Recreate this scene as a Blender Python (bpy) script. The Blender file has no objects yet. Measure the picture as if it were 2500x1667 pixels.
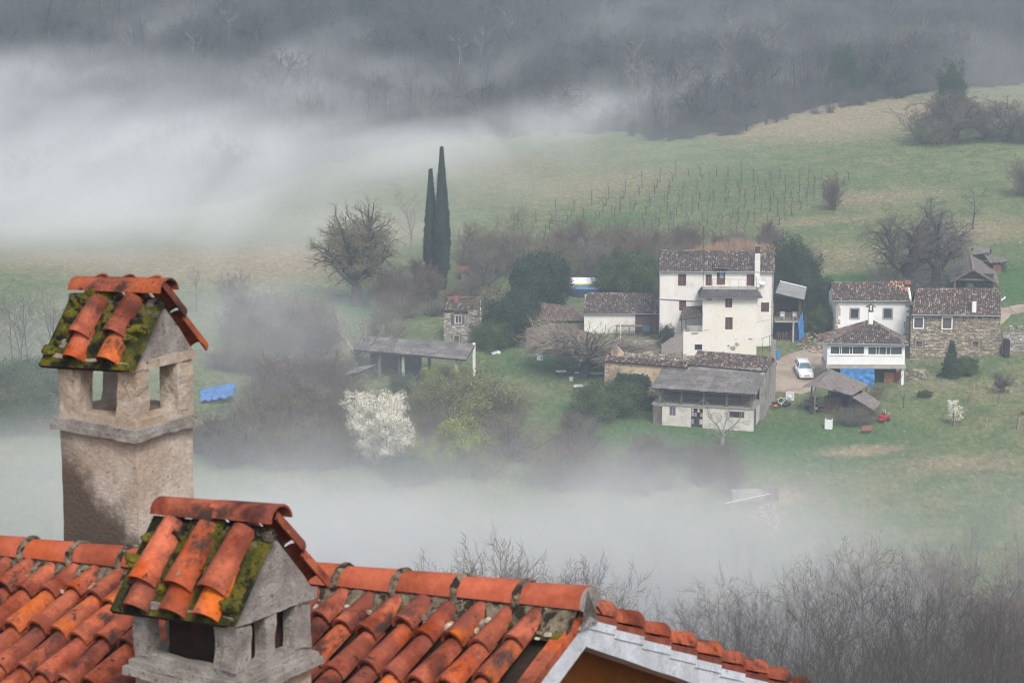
import bpy, math, random
import numpy as np
from mathutils import Vector, Matrix, noise as mnoise

SC = bpy.context.scene
COL = SC.collection
CAM_H = 70.0
TILT = math.radians(10.5)
FPX = 6000.0
# ------------------------------------------------------------------ camera
cam = bpy.data.cameras.new('camera')
cam.sensor_width = 36.0
cam.lens = 86.4
cam.clip_start = 0.5
cam.clip_end = 4000
cam.dof.use_dof = True
cam.dof.focus_distance = 240.0
cam.dof.aperture_fstop = 8.0
camo = bpy.data.objects.new('camera', cam)
COL.objects.link(camo)
camo.location = (0, 0, CAM_H)
camo.rotation_euler = (math.radians(90) - TILT, 0, 0)
SC.camera = camo
# ------------------------------------------------------------------ sky, sun, exposure
w = bpy.data.worlds.new('World')
SC.world = w
w.use_nodes = True
nt = w.node_tree
for n in list(nt.nodes): nt.nodes.remove(n)
SUN_EL, SUN_AZ = math.radians(48), math.radians(162)
sky = nt.nodes.new('ShaderNodeTexSky'); sky.sky_type = 'NISHITA'; sky.sun_disc = False
sky.sun_elevation = SUN_EL; sky.sun_rotation = SUN_AZ
sky.air_density = 1.0; sky.dust_density = 4.0; sky.ozone_density = 1.0
hs = nt.nodes.new('ShaderNodeHueSaturation'); hs.inputs['Saturation'].default_value = 0.42   # cloud cover takes the blue out
bg = nt.nodes.new('ShaderNodeBackground'); bg.inputs['Strength'].default_value = 0.125
wo = nt.nodes.new('ShaderNodeOutputWorld')
nt.links.new(sky.outputs[0], hs.inputs['Color']); nt.links.new(hs.outputs[0], bg.inputs['Color']); nt.links.new(bg.outputs[0], wo.inputs['Surface'])
sl = bpy.data.lights.new('sun', 'SUN'); sl.energy = 1.5; sl.angle = math.radians(14); sl.color = (1.0, 0.95, 0.88)
so = bpy.data.objects.new('sun', sl); COL.objects.link(so)
# direction the light comes from: azimuth clockwise from +Y
sd = Vector((math.sin(SUN_AZ) * math.cos(SUN_EL), math.cos(SUN_AZ) * math.cos(SUN_EL), math.sin(SUN_EL)))
so.rotation_euler = sd.to_track_quat('Z', 'Y').to_euler()
so.location = (0, -20, 120)
SC.view_settings.view_transform = 'Standard'
SC.view_settings.look = 'None'
SC.view_settings.exposure = 0.72
SC.view_settings.gamma = 1.0
SC.view_settings.use_curve_mapping = False
SC.cycles.volume_bounces = 2
SC.cycles.max_bounces = 6
SC.cycles.diffuse_bounces = 2
SC.cycles.transparent_max_bounces = 16
SC.cycles.volume_step_rate = 1.0
SC.cycles.volume_max_steps = 96
SC.cycles.use_denoising = True
SC.cycles.filter_width = 1.1

# ------------------------------------------------------------------ projection helpers
def ray(px, py):
    a = (px - 1250.0) / FPX; b = (833.5 - py) / FPX
    c, s = math.cos(TILT), math.sin(TILT)
    return Vector((a, c + b * s, -s + b * c))
def at(px, py, D):
    r = ray(px, py); r = r * (D / r.y); r.z += CAM_H
    return r
def Z1(X, Y): return X / 2.766, 650 + Y / 2.766
def Z2(X, Y): return X / 2.766, 1100 + Y / 2.766
def Z3(X, Y): return 700 + X / 2.767, 1300 + Y / 2.767
def Z5(X, Y): return 1350 + X / 3.618, 550 + Y / 3.618
def Z6(X, Y): return 1400 + X / 3.618, 800 + Y / 3.618
def Z7(X, Y): return 1900 + X / 3.92, 580 + Y / 3.92
def Z8(X, Y): return 1850 + X / 4.704, 820 + Y / 4.704
def ZT(X, Y): return 700 + X / 3.136, 340 + Y / 3.136
def ZS(X, Y): return 450 + X / 2.4758, 750 + Y / 2.4758
def ZL(X, Y): return 1050 + X / 3.92, 640 + Y / 3.92
def ZR(X, Y): return 2200 + X / 7.84, 560 + Y / 7.84

# ------------------------------------------------------------------ terrain height: thin-plate spline through surveyed points
cp = []
def _c(px, py, D):
    p = at(px, py, D); cp.append((p.x, p.y, p.z))
for px, rows in {
    -150: [(1300, 216), (1100, 238), (900, 262), (700, 300), (620, 325), (560, 360), (520, 392)],
    300: [(1300, 218), (1100, 240), (900, 264), (700, 303), (620, 330), (540, 366), (500, 395)],
    800: [(1300, 222), (1100, 246), (900, 272), (740, 305), (620, 335), (500, 372), (430, 405)],
    1250: [(1300, 225), (1200, 237), (1100, 249), (1000, 262), (900, 276), (800, 294), (700, 318), (600, 343), (500, 372), (400, 408), (330, 438)],
    1700: [(1300, 225), (1200, 236), (1100, 248), (1020, 260), (900, 277), (845, 286), (700, 313), (600, 336), (500, 362), (400, 395), (300, 436)],
    2115: [(1300, 224), (1150, 241), (1040, 256), (947, 268), (870, 280), (700, 306), (600, 328), (500, 352), (380, 390), (240, 446)],
    2400: [(1300, 223), (1150, 239), (1000, 258), (873, 278), (713, 301), (600, 322), (500, 345), (350, 396), (230, 445)],
    2750: [(1300, 223), (1150, 238), (1000, 256), (850, 276), (700, 300), (500, 342), (340, 396), (230, 440)]}.items():
    for py, D in rows: _c(px, py, D)
for px, D0 in ((-150, 392), (300, 395), (800, 405), (1250, 438), (1700, 436), (2115, 446), (2400, 445), (2750, 440)):
    _c(px, 0, D0 + 100)
    b = at(px, 0, D0 + 100)
    for dy, dz in ((90, 28), (250, 85), (500, 130)): cp.append((b.x, b.y + dy, b.z + dz))
for x in (-260, -130, -60, 0, 60, 130, 260):
    for y, z in ((-40, 60), (0, 61), (18, 59), (40, 49), (60, 40), (100, 24.5), (150, 11), (190, 5.8)):
        cp.append((x * (0.4 if y < 150 else 1), y, z))
for x in (-330, 330):
    for y, z in ((-40, 58), (60, 42), (120, 20), (200, 9), (240, 12), (300, 20), (400, 30), (520, 50), (700, 140), (950, 180)):
        cp.append((x, y, z))
cp = np.array(cp)
def _U(r2): return 0.5 * r2 * np.log(r2 + 1e-9)
_n = len(cp); S_ = 100.0
X_ = cp[:, :2] / S_
K = _U(((X_[:, None] - X_[None]) ** 2).sum(-1)) + 0.004 * np.eye(_n)
Pm = np.c_[np.ones(_n), X_]
A = np.zeros((_n + 3, _n + 3)); A[:_n, :_n] = K; A[:_n, _n:] = Pm; A[_n:, :_n] = Pm.T
sol = np.linalg.solve(A, np.r_[cp[:, 2], 0, 0, 0])
def hz(x, y):
    x = np.atleast_1d(np.asarray(x, float)) / S_; y = np.atleast_1d(np.asarray(y, float)) / S_
    out = sol[_n] + sol[_n + 1] * x + sol[_n + 2] * y
    for i in range(_n): out = out + sol[i] * _U((x - X_[i, 0]) ** 2 + (y - X_[i, 1]) ** 2)
    xx, yy = x * S_, y * S_
    out = out + 0.10 * np.sin(xx * 0.31 + 1.3 * np.sin(yy * 0.11)) * np.sin(yy * 0.23 + xx * 0.05)
    return out
def h(x, y): return float(hz(x, y)[0])
def gp(px, py, dmin=150.0, dmax=640.0):
    """the ground point seen at a pixel of the survey photograph"""
    D = np.linspace(dmin, dmax, 500)
    r = ray(px, py)
    X = r.x / r.y * D; Z = CAM_H + r.z / r.y * D
    g = hz(X, D)
    k = np.nonzero(Z < g)[0]
    if len(k) == 0: k = [len(D) - 1]
    k = max(int(k[0]), 1)
    a, b = (Z - g)[k - 1], (Z - g)[k]
    t = a / (a - b) if a != b else 0
    d = D[k - 1] + t * (D[k] - D[k - 1])
    return Vector((r.x / r.y * d, d, h(r.x / r.y * d, d)))
def ppm(p):   # source pixels per metre at a point
    return FPX / (p.y * math.cos(TILT) - (p.z - CAM_H) * math.sin(TILT))

# ------------------------------------------------------------------ materials
MATS = {}
def _mix(nt, a, b, fac, x, y, mode='MIX'):
    n = nt.nodes.new('ShaderNodeMix'); n.data_type = 'RGBA'; n.blend_type = mode
    for sock, v in ((n.inputs[6], a), (n.inputs[7], b), (n.inputs[0], fac)):
        if hasattr(v, 'is_output') or isinstance(v, bpy.types.NodeSocket): nt.links.new(v, sock)
        elif isinstance(v, (int, float)): sock.default_value = v
        else: sock.default_value = (*v[:3], 1)
    return n.outputs[2]
def _noise(nt, scale, detail=4, rough=0.6, coord=None, stretch=None, off=None):
    n = nt.nodes.new('ShaderNodeTexNoise'); n.inputs['Scale'].default_value = scale
    n.inputs['Detail'].default_value = detail; n.inputs['Roughness'].default_value = rough
    if stretch or off is not None:
        m = nt.nodes.new('ShaderNodeMapping')
        if stretch: m.inputs['Scale'].default_value = stretch
        nt.links.new(coord, m.inputs['Vector'])
        if off is not None: nt.links.new(off, m.inputs['Location'])
        nt.links.new(m.outputs[0], n.inputs['Vector'])
    elif coord is not None: nt.links.new(coord, n.inputs['Vector'])
    return n.outputs['Fac']
def _ramp(nt, fac, lo, hi):
    n = nt.nodes.new('ShaderNodeMapRange'); n.interpolation_type = 'SMOOTHSTEP'
    n.inputs['From Min'].default_value = lo; n.inputs['From Max'].default_value = hi
    nt.links.new(fac, n.inputs['Value']); return n.outputs[0]
def pmat(name, base, alt=None, scale=3.0, rough=0.85, island=0.0, objr=0.0, stains=(), bump=0.0, bscale=None,
         stretch=None, spec=0.3, metallic=0.0, palette=None, coord='Object', trans=0.0, grain=0.12):
    """base colour varied by noise; stains = (colour, scale, lo, hi[, stretch]); palette = colours chosen per island or object"""
    if name in MATS: return MATS[name]
    m = bpy.data.materials.new(name); m.use_nodes = True; nt = m.node_tree
    bs = nt.nodes['Principled BSDF']
    bs.inputs['Roughness'].default_value = rough
    bs.inputs['Specular IOR Level'].default_value = spec
    bs.inputs['Metallic'].default_value = metallic
    tc = nt.nodes.new('ShaderNodeTexCoord'); co = tc.outputs[coord]
    oi = nt.nodes.new('ShaderNodeObjectInfo'); geo = nt.nodes.new('ShaderNodeNewGeometry')
    off = None
    if objr:
        ml = nt.nodes.new('ShaderNodeMath'); ml.operation = 'MULTIPLY'; ml.inputs[1].default_value = 37.0
        nt.links.new(oi.outputs['Random'], ml.inputs[0]); off = ml.outputs[0]
    col = base
    rnd = oi.outputs['Random'] if objr else geo.outputs['Random Per Island']
    if palette:
        cr = nt.nodes.new('ShaderNodeValToRGB'); cr.color_ramp.interpolation = 'CONSTANT'
        k = len(palette)
        while len(cr.color_ramp.elements) < k: cr.color_ramp.elements.new(0.5)
        for i, c in enumerate(palette):
            cr.color_ramp.elements[i].position = i / k; cr.color_ramp.elements[i].color = (*c, 1)
        nt.links.new(rnd, cr.inputs[0]); col = cr.outputs[0]
    if alt is not None:
        f = _ramp(nt, _noise(nt, scale, 5, 0.6, co, stretch, off), 0.35, 0.65)
        col = _mix(nt, col, alt, f, 0, 0)
    if grain:
        f = _ramp(nt, _noise(nt, scale * 9, 3, 0.7, co, None, off), 0.25, 0.75)
        f2 = nt.nodes.new('ShaderNodeMapRange'); f2.inputs['To Min'].default_value = 1 - grain; f2.inputs['To Max'].default_value = 1 + grain
        nt.links.new(f, f2.inputs['Value'])
        cb = nt.nodes.new('ShaderNodeCombineColor')
        for i in range(3): nt.links.new(f2.outputs[0], cb.inputs[i])
        col = _mix(nt, col, cb.outputs[0], 1.0, 0, 0, 'MULTIPLY')
    if island or objr:
        f2 = nt.nodes.new('ShaderNodeMapRange'); a = island or objr
        f2.inputs['To Min'].default_value = 1 - a; f2.inputs['To Max'].default_value = 1 + a
        wn = nt.nodes.new('ShaderNodeTexWhiteNoise'); wn.noise_dimensions = '1D'
        nt.links.new(rnd, wn.inputs['W']); nt.links.new(wn.outputs['Value'], f2.inputs['Value'])
        cb = nt.nodes.new('ShaderNodeCombineColor')
        for i in range(3): nt.links.new(f2.outputs[0], cb.inputs[i])
        col = _mix(nt, col, cb.outputs[0], 1.0, 0, 0, 'MULTIPLY')
    for st in stains:
        f = _ramp(nt, _noise(nt, st[1], 6, 0.65, co, st[4] if len(st) > 4 else None, off), st[2], st[3])
        col = _mix(nt, col, st[0], f, 0, 0)
    if isinstance(col, bpy.types.NodeSocket): nt.links.new(col, bs.inputs['Base Color'])
    else: bs.inputs['Base Color'].default_value = (*col, 1)
    if bump:
        bn = nt.nodes.new('ShaderNodeBump'); bn.inputs['Strength'].default_value = min(1, bump); bn.inputs['Distance'].default_value = 0.02 * max(1, bump)
        nt.links.new(_noise(nt, bscale or scale * 6, 5, 0.7, co), bn.inputs['Height']); nt.links.new(bn.outputs[0], bs.inputs['Normal'])
    MATS[name] = m
    return m

# ------------------------------------------------------------------ mesh builder
class MB:
    def __init__(s): s.v = []; s.f = []
    def add(s, vs, fs):
        o = len(s.v); s.v.extend([tuple(p) for p in vs]); s.f.extend([tuple(i + o for i in q) for q in fs]); return s
    def box(s, x0, y0, z0, x1, y1, z1):
        v = [(x0, y0, z0), (x1, y0, z0), (x1, y1, z0), (x0, y1, z0), (x0, y0, z1), (x1, y0, z1), (x1, y1, z1), (x0, y1, z1)]
        return s.add(v, [(0, 3, 2, 1), (4, 5, 6, 7), (0, 1, 5, 4), (1, 2, 6, 5), (2, 3, 7, 6), (3, 0, 4, 7)])
    def obox(s, c, ax, ay, az):
        c = Vector(c); v = []
        for k in (-1, 1):
            for i, j in ((-1, -1), (1, -1), (1, 1), (-1, 1)): v.append(c + Vector(ax) * i + Vector(ay) * j + Vector(az) * k)
        return s.add(v, [(0, 3, 2, 1), (4, 5, 6, 7), (0, 1, 5, 4), (1, 2, 6, 5), (2, 3, 7, 6), (3, 0, 4, 7)])
    def slab(s, p, t):
        """a flat polygon given thickness t along its normal (downwards / inwards)"""
        p = [Vector(q) for q in p]; n = Vector((0, 0, 0))
        for i in range(len(p)): n += p[i].cross(p[(i + 1) % len(p)])
        n.normalize(); q = [a - n * t for a in p]; k = len(p)
        return s.add(p + q, [tuple(range(k)), tuple(range(2 * k - 1, k - 1, -1))] + [(i, i + k, (i + 1) % k + k, (i + 1) % k) for i in range(k)])
    def tube(s, pts, rad, n=6, cap=True):
        pts = [Vector(p) for p in pts]; k = len(pts)
        if isinstance(rad, (int, float)): rad = [rad] * k
        o = len(s.v)
        for i, p in enumerate(pts):
            d = (pts[min(i + 1, k - 1)] - pts[max(i - 1, 0)]).normalized()
            a = d.orthogonal().normalized() if i == 0 else (a - d * a.dot(d)).normalized()
            b = d.cross(a)
            for j in range(n):
                t = 2 * math.pi * j / n
                s.v.append(tuple(p + (a * math.cos(t) + b * math.sin(t)) * rad[i]))
        for i in range(k - 1):
            for j in range(n):
                j2 = (j + 1) % n
                s.f.append((o + i * n + j, o + i * n + j2, o + (i + 1) * n + j2, o + (i + 1) * n + j))
        if cap: s.f.append(tuple(o + j for j in range(n - 1, -1, -1))); s.f.append(tuple(o + (k - 1) * n + j for j in range(n)))
        return s
    def mesh(s, name, m, smooth=False):
        me = bpy.data.meshes.new(name); me.from_pydata(s.v, [], s.f)
        if m: me.materials.append(m)
        if smooth: me.polygons.foreach_set('use_smooth', [True] * len(me.polygons))
        me.update(); return me
    def build(s, name, m, parent=None, smooth=False, **kw):
        return link(name, s.mesh(name, m, smooth), parent, **kw)
def link(name, me, parent=None, loc=None, rot=None, scale=None, mat4=None, **tags):
    o = bpy.data.objects.new(name, me); COL.objects.link(o)
    if parent is not None: o.parent = parent
    if mat4 is not None: o.matrix_local = mat4
    if loc is not None: o.location = loc
    if rot is not None: o.rotation_euler = rot
    if scale is not None: o.scale = scale
    for k, v in tags.items(): o[k] = v
    return o
def thing(name, label, cat, loc, rz=0.0, group=None):
    o = link(name, None, None, loc, (0, 0, rz)); o['label'] = label; o['category'] = cat
    if group: o['group'] = group
    o.empty_display_size = 0.3
    return o
def npmesh(name, V, F, m, smooth=False):
    """F: (n,k) equal-size faces"""
    V = np.asarray(V, np.float32); F = np.asarray(F, np.int32)
    me = bpy.data.meshes.new(name); k = F.shape[1]
    me.vertices.add(len(V)); me.vertices.foreach_set('co', V.ravel())
    me.loops.add(F.size); me.loops.foreach_set('vertex_index', F.ravel())
    me.polygons.add(len(F)); me.polygons.foreach_set('loop_start', np.arange(0, F.size, k, dtype=np.int32))
    if smooth: me.polygons.foreach_set('use_smooth', np.ones(len(F), bool))
    if m: me.materials.append(m)
    me.update(calc_edges=True); return me
# ================================================================== GROUND
def _axis(lo, hi, d0, d1, step):
    a = [d0 - s for s in np.cumsum(step * 1.25 ** np.arange(40))]; a = [v for v in a if v > lo][::-1]
    b = [d1 + s for s in np.cumsum(step * 1.25 ** np.arange(40))]; b = [v for v in b if v < hi]
    return np.array([lo] + a + list(np.arange(d0, d1 + 1e-6, step)) + b + [hi])
gx = _axis(-330, 330, -105, 105, 1.0); gy = _axis(-60, 980, 196, 470, 1.0)
GX, GY = np.meshgrid(gx, gy); GZ = hz(GX.ravel(), GY.ravel()).reshape(GX.shape)
nx, ny = len(gx), len(gy)
V = np.c_[GX.ravel(), GY.ravel(), GZ.ravel()]
I = (np.arange(ny - 1)[:, None] * nx + np.arange(nx - 1)[None]).ravel()
F = np.c_[I, I + 1, I + nx + 1, I + nx]
# where the woodland floor, the dry grass, the lush grass and the worn earth lie (metres on the ground)
edge_px = [(-300, 520), (0, 545), (300, 520), (560, 490), (640, 460), (800, 390), (1000, 350), (1250, 320), (1500, 318), (1660, 338), (1800, 316), (2000, 258), (2200, 232), (2330, 215), (2500, 200), (2900, 190)]
EP = [gp(a, b) for a, b in edge_px]
ex = np.array([p.x for p in EP]); ey = np.array([p.y for p in EP])
def edge_y(x): return np.interp(x, ex, ey)
vx, vy = V[:, 0], V[:, 1]
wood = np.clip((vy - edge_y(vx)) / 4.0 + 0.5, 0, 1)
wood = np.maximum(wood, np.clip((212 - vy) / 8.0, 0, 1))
def blobs(lst):
    out = np.zeros(len(vx))
    for px, py, rx, ry, a in lst:
        c = gp(px, py)
        out = np.maximum(out, a * np.exp(-(((vx - c.x) / rx) ** 2 + ((vy - c.y) / ry) ** 2)))
    return out
dry = blobs([(2000, 300, 18, 24, .8), (2150, 270, 14, 22, .75), (2300, 260, 18, 18, .7), (1850, 320, 10, 14, .7), (1450, 450, 20, 18, .6), (1250, 420, 22, 25, .45), (700, 640, 10, 14, .95),
    (500, 650, 18, 16, .9), (250, 640, 20, 12, .8), (900, 560, 14, 15, .5), (2050, 620, 8, 7, .6), (2150, 480, 14, 8, .55), (2400, 560, 10, 8, .6), (2350, 1130, 9, 3, .6), (2440, 950, 6, 6, .5), (2100, 1100, 5, 2.2, .9),
    (2290, 940, 5, 5, .45), (1910, 1215, 3, 3.5, .9), (1870, 1260, 2.5, 3.0, .9), (2020, 660, 8, 3, .6), (2000, 540, 12, 4, .5), (650, 690, 4, 2, .6), (1500, 900, 3, 2, .3)])
lush = blobs([(1500, 1010, 9, 7, .9), (1700, 1060, 16, 8, .9), (1950, 1080, 18, 12, .8), (1350, 880, 14, 9, .7), (900, 740, 7, 10, 1.), (2050, 690, 9, 7, 1.), (2450, 690, 9, 14, .9), (2350, 640, 8, 8, .6), (750, 590, 8, 12, .6),
    (1700, 440, 30, 16, .5), (1500, 540, 12, 10, .6), (2250, 440, 20, 12, .35), (720, 700, 6, 5, .8), (500, 1120, 10, 5, .7), (1900, 480, 20, 20, .4)])
earth = blobs([(1950, 850, 1.5, 1.5, .2), (1330, 830, 6, 3, .5), (1520, 850, 5, 4, .9), (1180, 720, 12, 8, .6), (1000, 700, 6, 6, .5), (1900, 965, 3, 2.5, .5), (1460, 770, 9, 8, .6), (1980, 770, 4, 8, .6), (1700, 880, 9, 4, .6), (2080, 930, 8, 2, .5), (2000, 985, 6, 3, .5)])
gme = npmesh('ground', V, F, None, True)
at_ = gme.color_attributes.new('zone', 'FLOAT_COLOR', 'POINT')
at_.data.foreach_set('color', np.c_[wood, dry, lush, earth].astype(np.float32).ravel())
m = bpy.data.materials.new('meadow'); m.use_nodes = True; nt = m.node_tree; bs = nt.nodes['Principled BSDF']
bs.inputs['Roughness'].default_value = 0.95; bs.inputs['Specular IOR Level'].default_value = 0.1
an = nt.nodes.new('ShaderNodeAttribute'); an.attribute_name = 'zone'
sp = nt.nodes.new('ShaderNodeSeparateColor'); nt.links.new(an.outputs['Color'], sp.inputs[0])
tc = nt.nodes.new('ShaderNodeTexCoord'); co = tc.outputs['Object']
def addn(a, b, k):
    n = nt.nodes.new('ShaderNodeMath'); n.operation = 'MULTIPLY_ADD'; nt.links.new(b, n.inputs[0]); n.inputs[1].default_value = k; nt.links.new(a, n.inputs[2]); return n.outputs[0]
n1 = _noise(nt, 0.05, 6, 0.65, co, (1, 1.7, 1)); n2 = _noise(nt, 0.32, 6, 0.7, co, (1, 0.8, 1)); n3 = _noise(nt, 1.9, 6, 0.8, co, (1, 0.45, 1)); n4 = _noise(nt, 0.8, 5, 0.75, co, (0.8, 0.9, 1)); n5 = _noise(nt, 1.3, 5, 0.75, co, (1, 0.5, 1))
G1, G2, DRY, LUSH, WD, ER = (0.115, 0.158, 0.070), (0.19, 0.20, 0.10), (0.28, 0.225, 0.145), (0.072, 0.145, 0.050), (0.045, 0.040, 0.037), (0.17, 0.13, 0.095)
c = _mix(nt, G1, G2, _ramp(nt, n2, 0.4, 0.62), 0, 0)
c = _mix(nt, c, LUSH, _ramp(nt, addn(sp.outputs['Blue'], n2, 0.7), 0.55, 1.15), 0, 0)
d_ = addn(addn(sp.outputs['Green'], n1, 0.7), n4, 0.6)
c = _mix(nt, c, DRY, _ramp(nt, d_, 0.75, 1.5), 0, 0)
c = _mix(nt, c, ER, _ramp(nt, addn(an.outputs['Alpha'], n2, 0.5), 0.5, 1.0), 0, 0)
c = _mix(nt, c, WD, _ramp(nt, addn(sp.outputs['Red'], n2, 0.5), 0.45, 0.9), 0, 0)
c = _mix(nt, c, (0.36, 0.31, 0.18), _ramp(nt, addn(n5, sp.outputs['Green'], .12), 0.60, 0.72), 0, 0)
c = _mix(nt, c, (0.055, 0.085, 0.03), _ramp(nt, n4, 0.60, 0.74), 0, 0)
cr = nt.nodes.new('ShaderNodeMapRange'); nt.links.new(n3, cr.inputs['Value']); cr.inputs['From Min'].default_value = .3; cr.inputs['From Max'].default_value = .7; cr.inputs['To Min'].default_value = .5; cr.inputs['To Max'].default_value = 1.5
cb = nt.nodes.new('ShaderNodeCombineColor')
for i in range(3): nt.links.new(cr.outputs[0], cb.inputs[i])
c = _mix(nt, c, cb.outputs[0], 1.0, 0, 0, 'MULTIPLY')
nt.links.new(c, bs.inputs['Base Color'])
bn = nt.nodes.new('ShaderNodeBump'); bn.inputs['Strength'].default_value = 1; bn.inputs['Distance'].default_value = 0.35
nt.links.new(n3, bn.inputs['Height']); nt.links.new(bn.outputs[0], bs.inputs['Normal'])
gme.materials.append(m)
link('ground', gme, None, kind='structure', label='sloping meadow and woodland floor of the valley')

# gravel lane and yard, draped 6 cm above the meadow
def drape(name, line, widths, m, lift=0.06, nseg=60, nw=9):
    P = [gp(*q) for q in line]; P = np.array([(p.x, p.y) for p in P]); wd = np.array(widths, float)
    t = np.r_[0, np.cumsum(np.hypot(*np.diff(P, axis=0).T))]; s = np.linspace(0, t[-1], nseg)
    C = np.c_[np.interp(s, t, P[:, 0]), np.interp(s, t, P[:, 1])]; wv = np.interp(s, t, wd)
    for _ in range(4): C[1:-1] = (C[:-2] + C[1:-1] * 2 + C[2:]) / 4
    T = np.gradient(C, axis=0); T /= np.hypot(*T.T)[:, None]; N = np.c_[-T[:, 1], T[:, 0]]
    V = []
    for i in range(nseg):
        for j in range(nw):
            u = (j / (nw - 1) - 0.5) * wv[i] * (1 + 0.10 * math.sin(i * 0.35 + (j > nw / 2) * 2) + .04 * math.sin(i * .8))
            q = C[i] + N[i] * u; V.append((q[0], q[1], 0))
    V = np.array(V); V[:, 2] = hz(V[:, 0], V[:, 1]) + lift
    e = np.zeros((nseg, nw), bool); e[:, 0] = e[:, -1] = True; V[e.ravel(), 2] -= lift + 0.05
    I = (np.arange(nseg - 1)[:, None] * nw + np.arange(nw - 1)[None]).ravel()
    F = np.c_[I, I + nw, I + nw + 1, I + 1]
    return link(name, npmesh(name, V, F, m, True), None, kind='structure')
gravel = pmat('gravel', (0.36, 0.29, 0.23), (0.26, 0.20, 0.15), 0.5, island=0, bump=0.6, bscale=9, stains=(((0.12, 0.15, 0.06), 0.7, 0.62, 0.75),), rough=0.95)
drape('gravel_lane', [(1925, 960), (1945, 935), (1958, 900), (1975, 880), (2010, 860), (2060, 835), (2130, 800), (2210, 775)], [3, 6.5, 8, 8.5, 6, 3.4, 3, 3], gravel)
drape('gravel_track', [(2425, 790), (2450, 762), (2490, 752), (2560, 745), (2650, 740)], [2, 3, 3.2, 3.2, 3.2], gravel)

# ================================================================== HAZE AND MIST
def volmat(name, color, aniso, dens=None):
    m = bpy.data.materials.new(name); m.use_nodes = True; nt = m.node_tree
    for n in list(nt.nodes):
        if n.type != 'OUTPUT_MATERIAL': nt.nodes.remove(n)
    out = [n for n in nt.nodes][0]
    pv = nt.nodes.new('ShaderNodeVolumePrincipled'); pv.inputs['Color'].default_value = (*color, 1); pv.inputs['Anisotropy'].default_value = aniso
    nt.links.new(pv.outputs[0], out.inputs['Volume'])
    if dens is not None: pv.inputs['Density'].default_value = dens
    return m, nt, pv
hm, _, _ = volmat('haze_air', (0.72, 0.86, 1.0), 0.0, 0.00058)
hb = MB().box(-345, -75, float(GZ.min()) - 1.0, 345, 1000, float(GZ.max()) + 14.0)
link('haze', hb.mesh('haze', hm), None, kind='stuff')
mm, nt, pv = volmat('mist_vapour', (0.985, 0.985, 1.0), 0.0)
tc = nt.nodes.new('ShaderNodeTexCoord'); ge = nt.nodes.new('ShaderNodeNewGeometry'); oi = nt.nodes.new('ShaderNodeObjectInfo')
ln = nt.nodes.new('ShaderNodeVectorMath'); ln.operation = 'DOT_PRODUCT'; nt.links.new(tc.outputs['Object'], ln.inputs[0]); nt.links.new(tc.outputs['Object'], ln.inputs[1])
fall = nt.nodes.new('ShaderNodeMath'); fall.operation = 'SUBTRACT'; fall.inputs[0].default_value = 1.0; nt.links.new(ln.outputs['Value'], fall.inputs[1])
nz = _noise(nt, 0.030, 4.0, 0.55, ge.outputs['Position'], (1, 0.22, 2.6))
[n for n in nt.nodes if n.type == 'TEX_NOISE'][0].inputs['Distortion'].default_value = 0.6
[n for n in nt.nodes if n.type == 'MAPPING'][0].inputs['Rotation'].default_value = (0, math.radians(14), 0)
nm = nt.nodes.new('ShaderNodeMath'); nm.operation = 'MULTIPLY_ADD'; nt.links.new(nz, nm.inputs[0]); nm.inputs[1].default_value = 4.6; nm.inputs[2].default_value = -2.3
ad = nt.nodes.new('ShaderNodeMath'); ad.operation = 'MULTIPLY_ADD'; nt.links.new(nm.outputs[0], ad.inputs[0]); nt.links.new(fall.outputs[0], ad.inputs[2])
# noise only eats inside the bank: fall + noise * fall*0.9
sc_ = nt.nodes.new('ShaderNodeMath'); sc_.operation = 'MULTIPLY'; nt.links.new(fall.outputs[0], sc_.inputs[0]); sc_.inputs[1].default_value = 1.0; nt.links.new(sc_.outputs[0], ad.inputs[1])
mx = nt.nodes.new('ShaderNodeMath'); mx.operation = 'MAXIMUM'; nt.links.new(ad.outputs[0], mx.inputs[0]); mx.inputs[1].default_value = 0.0
sq = nt.nodes.new('ShaderNodeMath'); sq.operation = 'MULTIPLY'; nt.links.new(mx.outputs[0], sq.inputs[0]); nt.links.new(fall.outputs[0], sq.inputs[1])
scl = nt.nodes.new('ShaderNodeSeparateColor'); nt.links.new(oi.outputs['Color'], scl.inputs[0])
dn = nt.nodes.new('ShaderNodeMath'); dn.operation = 'MULTIPLY'; nt.links.new(sq.outputs[0], dn.inputs[0]); nt.links.new(scl.outputs[0], dn.inputs[1])
nt.links.new(dn.outputs[0], pv.inputs['Density'])
import bmesh
bmm = bmesh.new(); bmesh.ops.create_icosphere(bmm, subdivisions=3, radius=1.0); msph = bpy.data.meshes.new('mist'); bmm.to_mesh(msph); bmm.free(); msph.materials.append(mm)
def mist(px, py, D, rx, ry, rz, dens, rot=0.0, tilt=0.0):
    p = at(px, py, D)
    o = link('mist', msph, None, p, (tilt, 0, math.radians(rot)), (rx, ry, rz), kind='stuff')
    o.color = (dens, 0, 0, 1)
    return o
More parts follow.
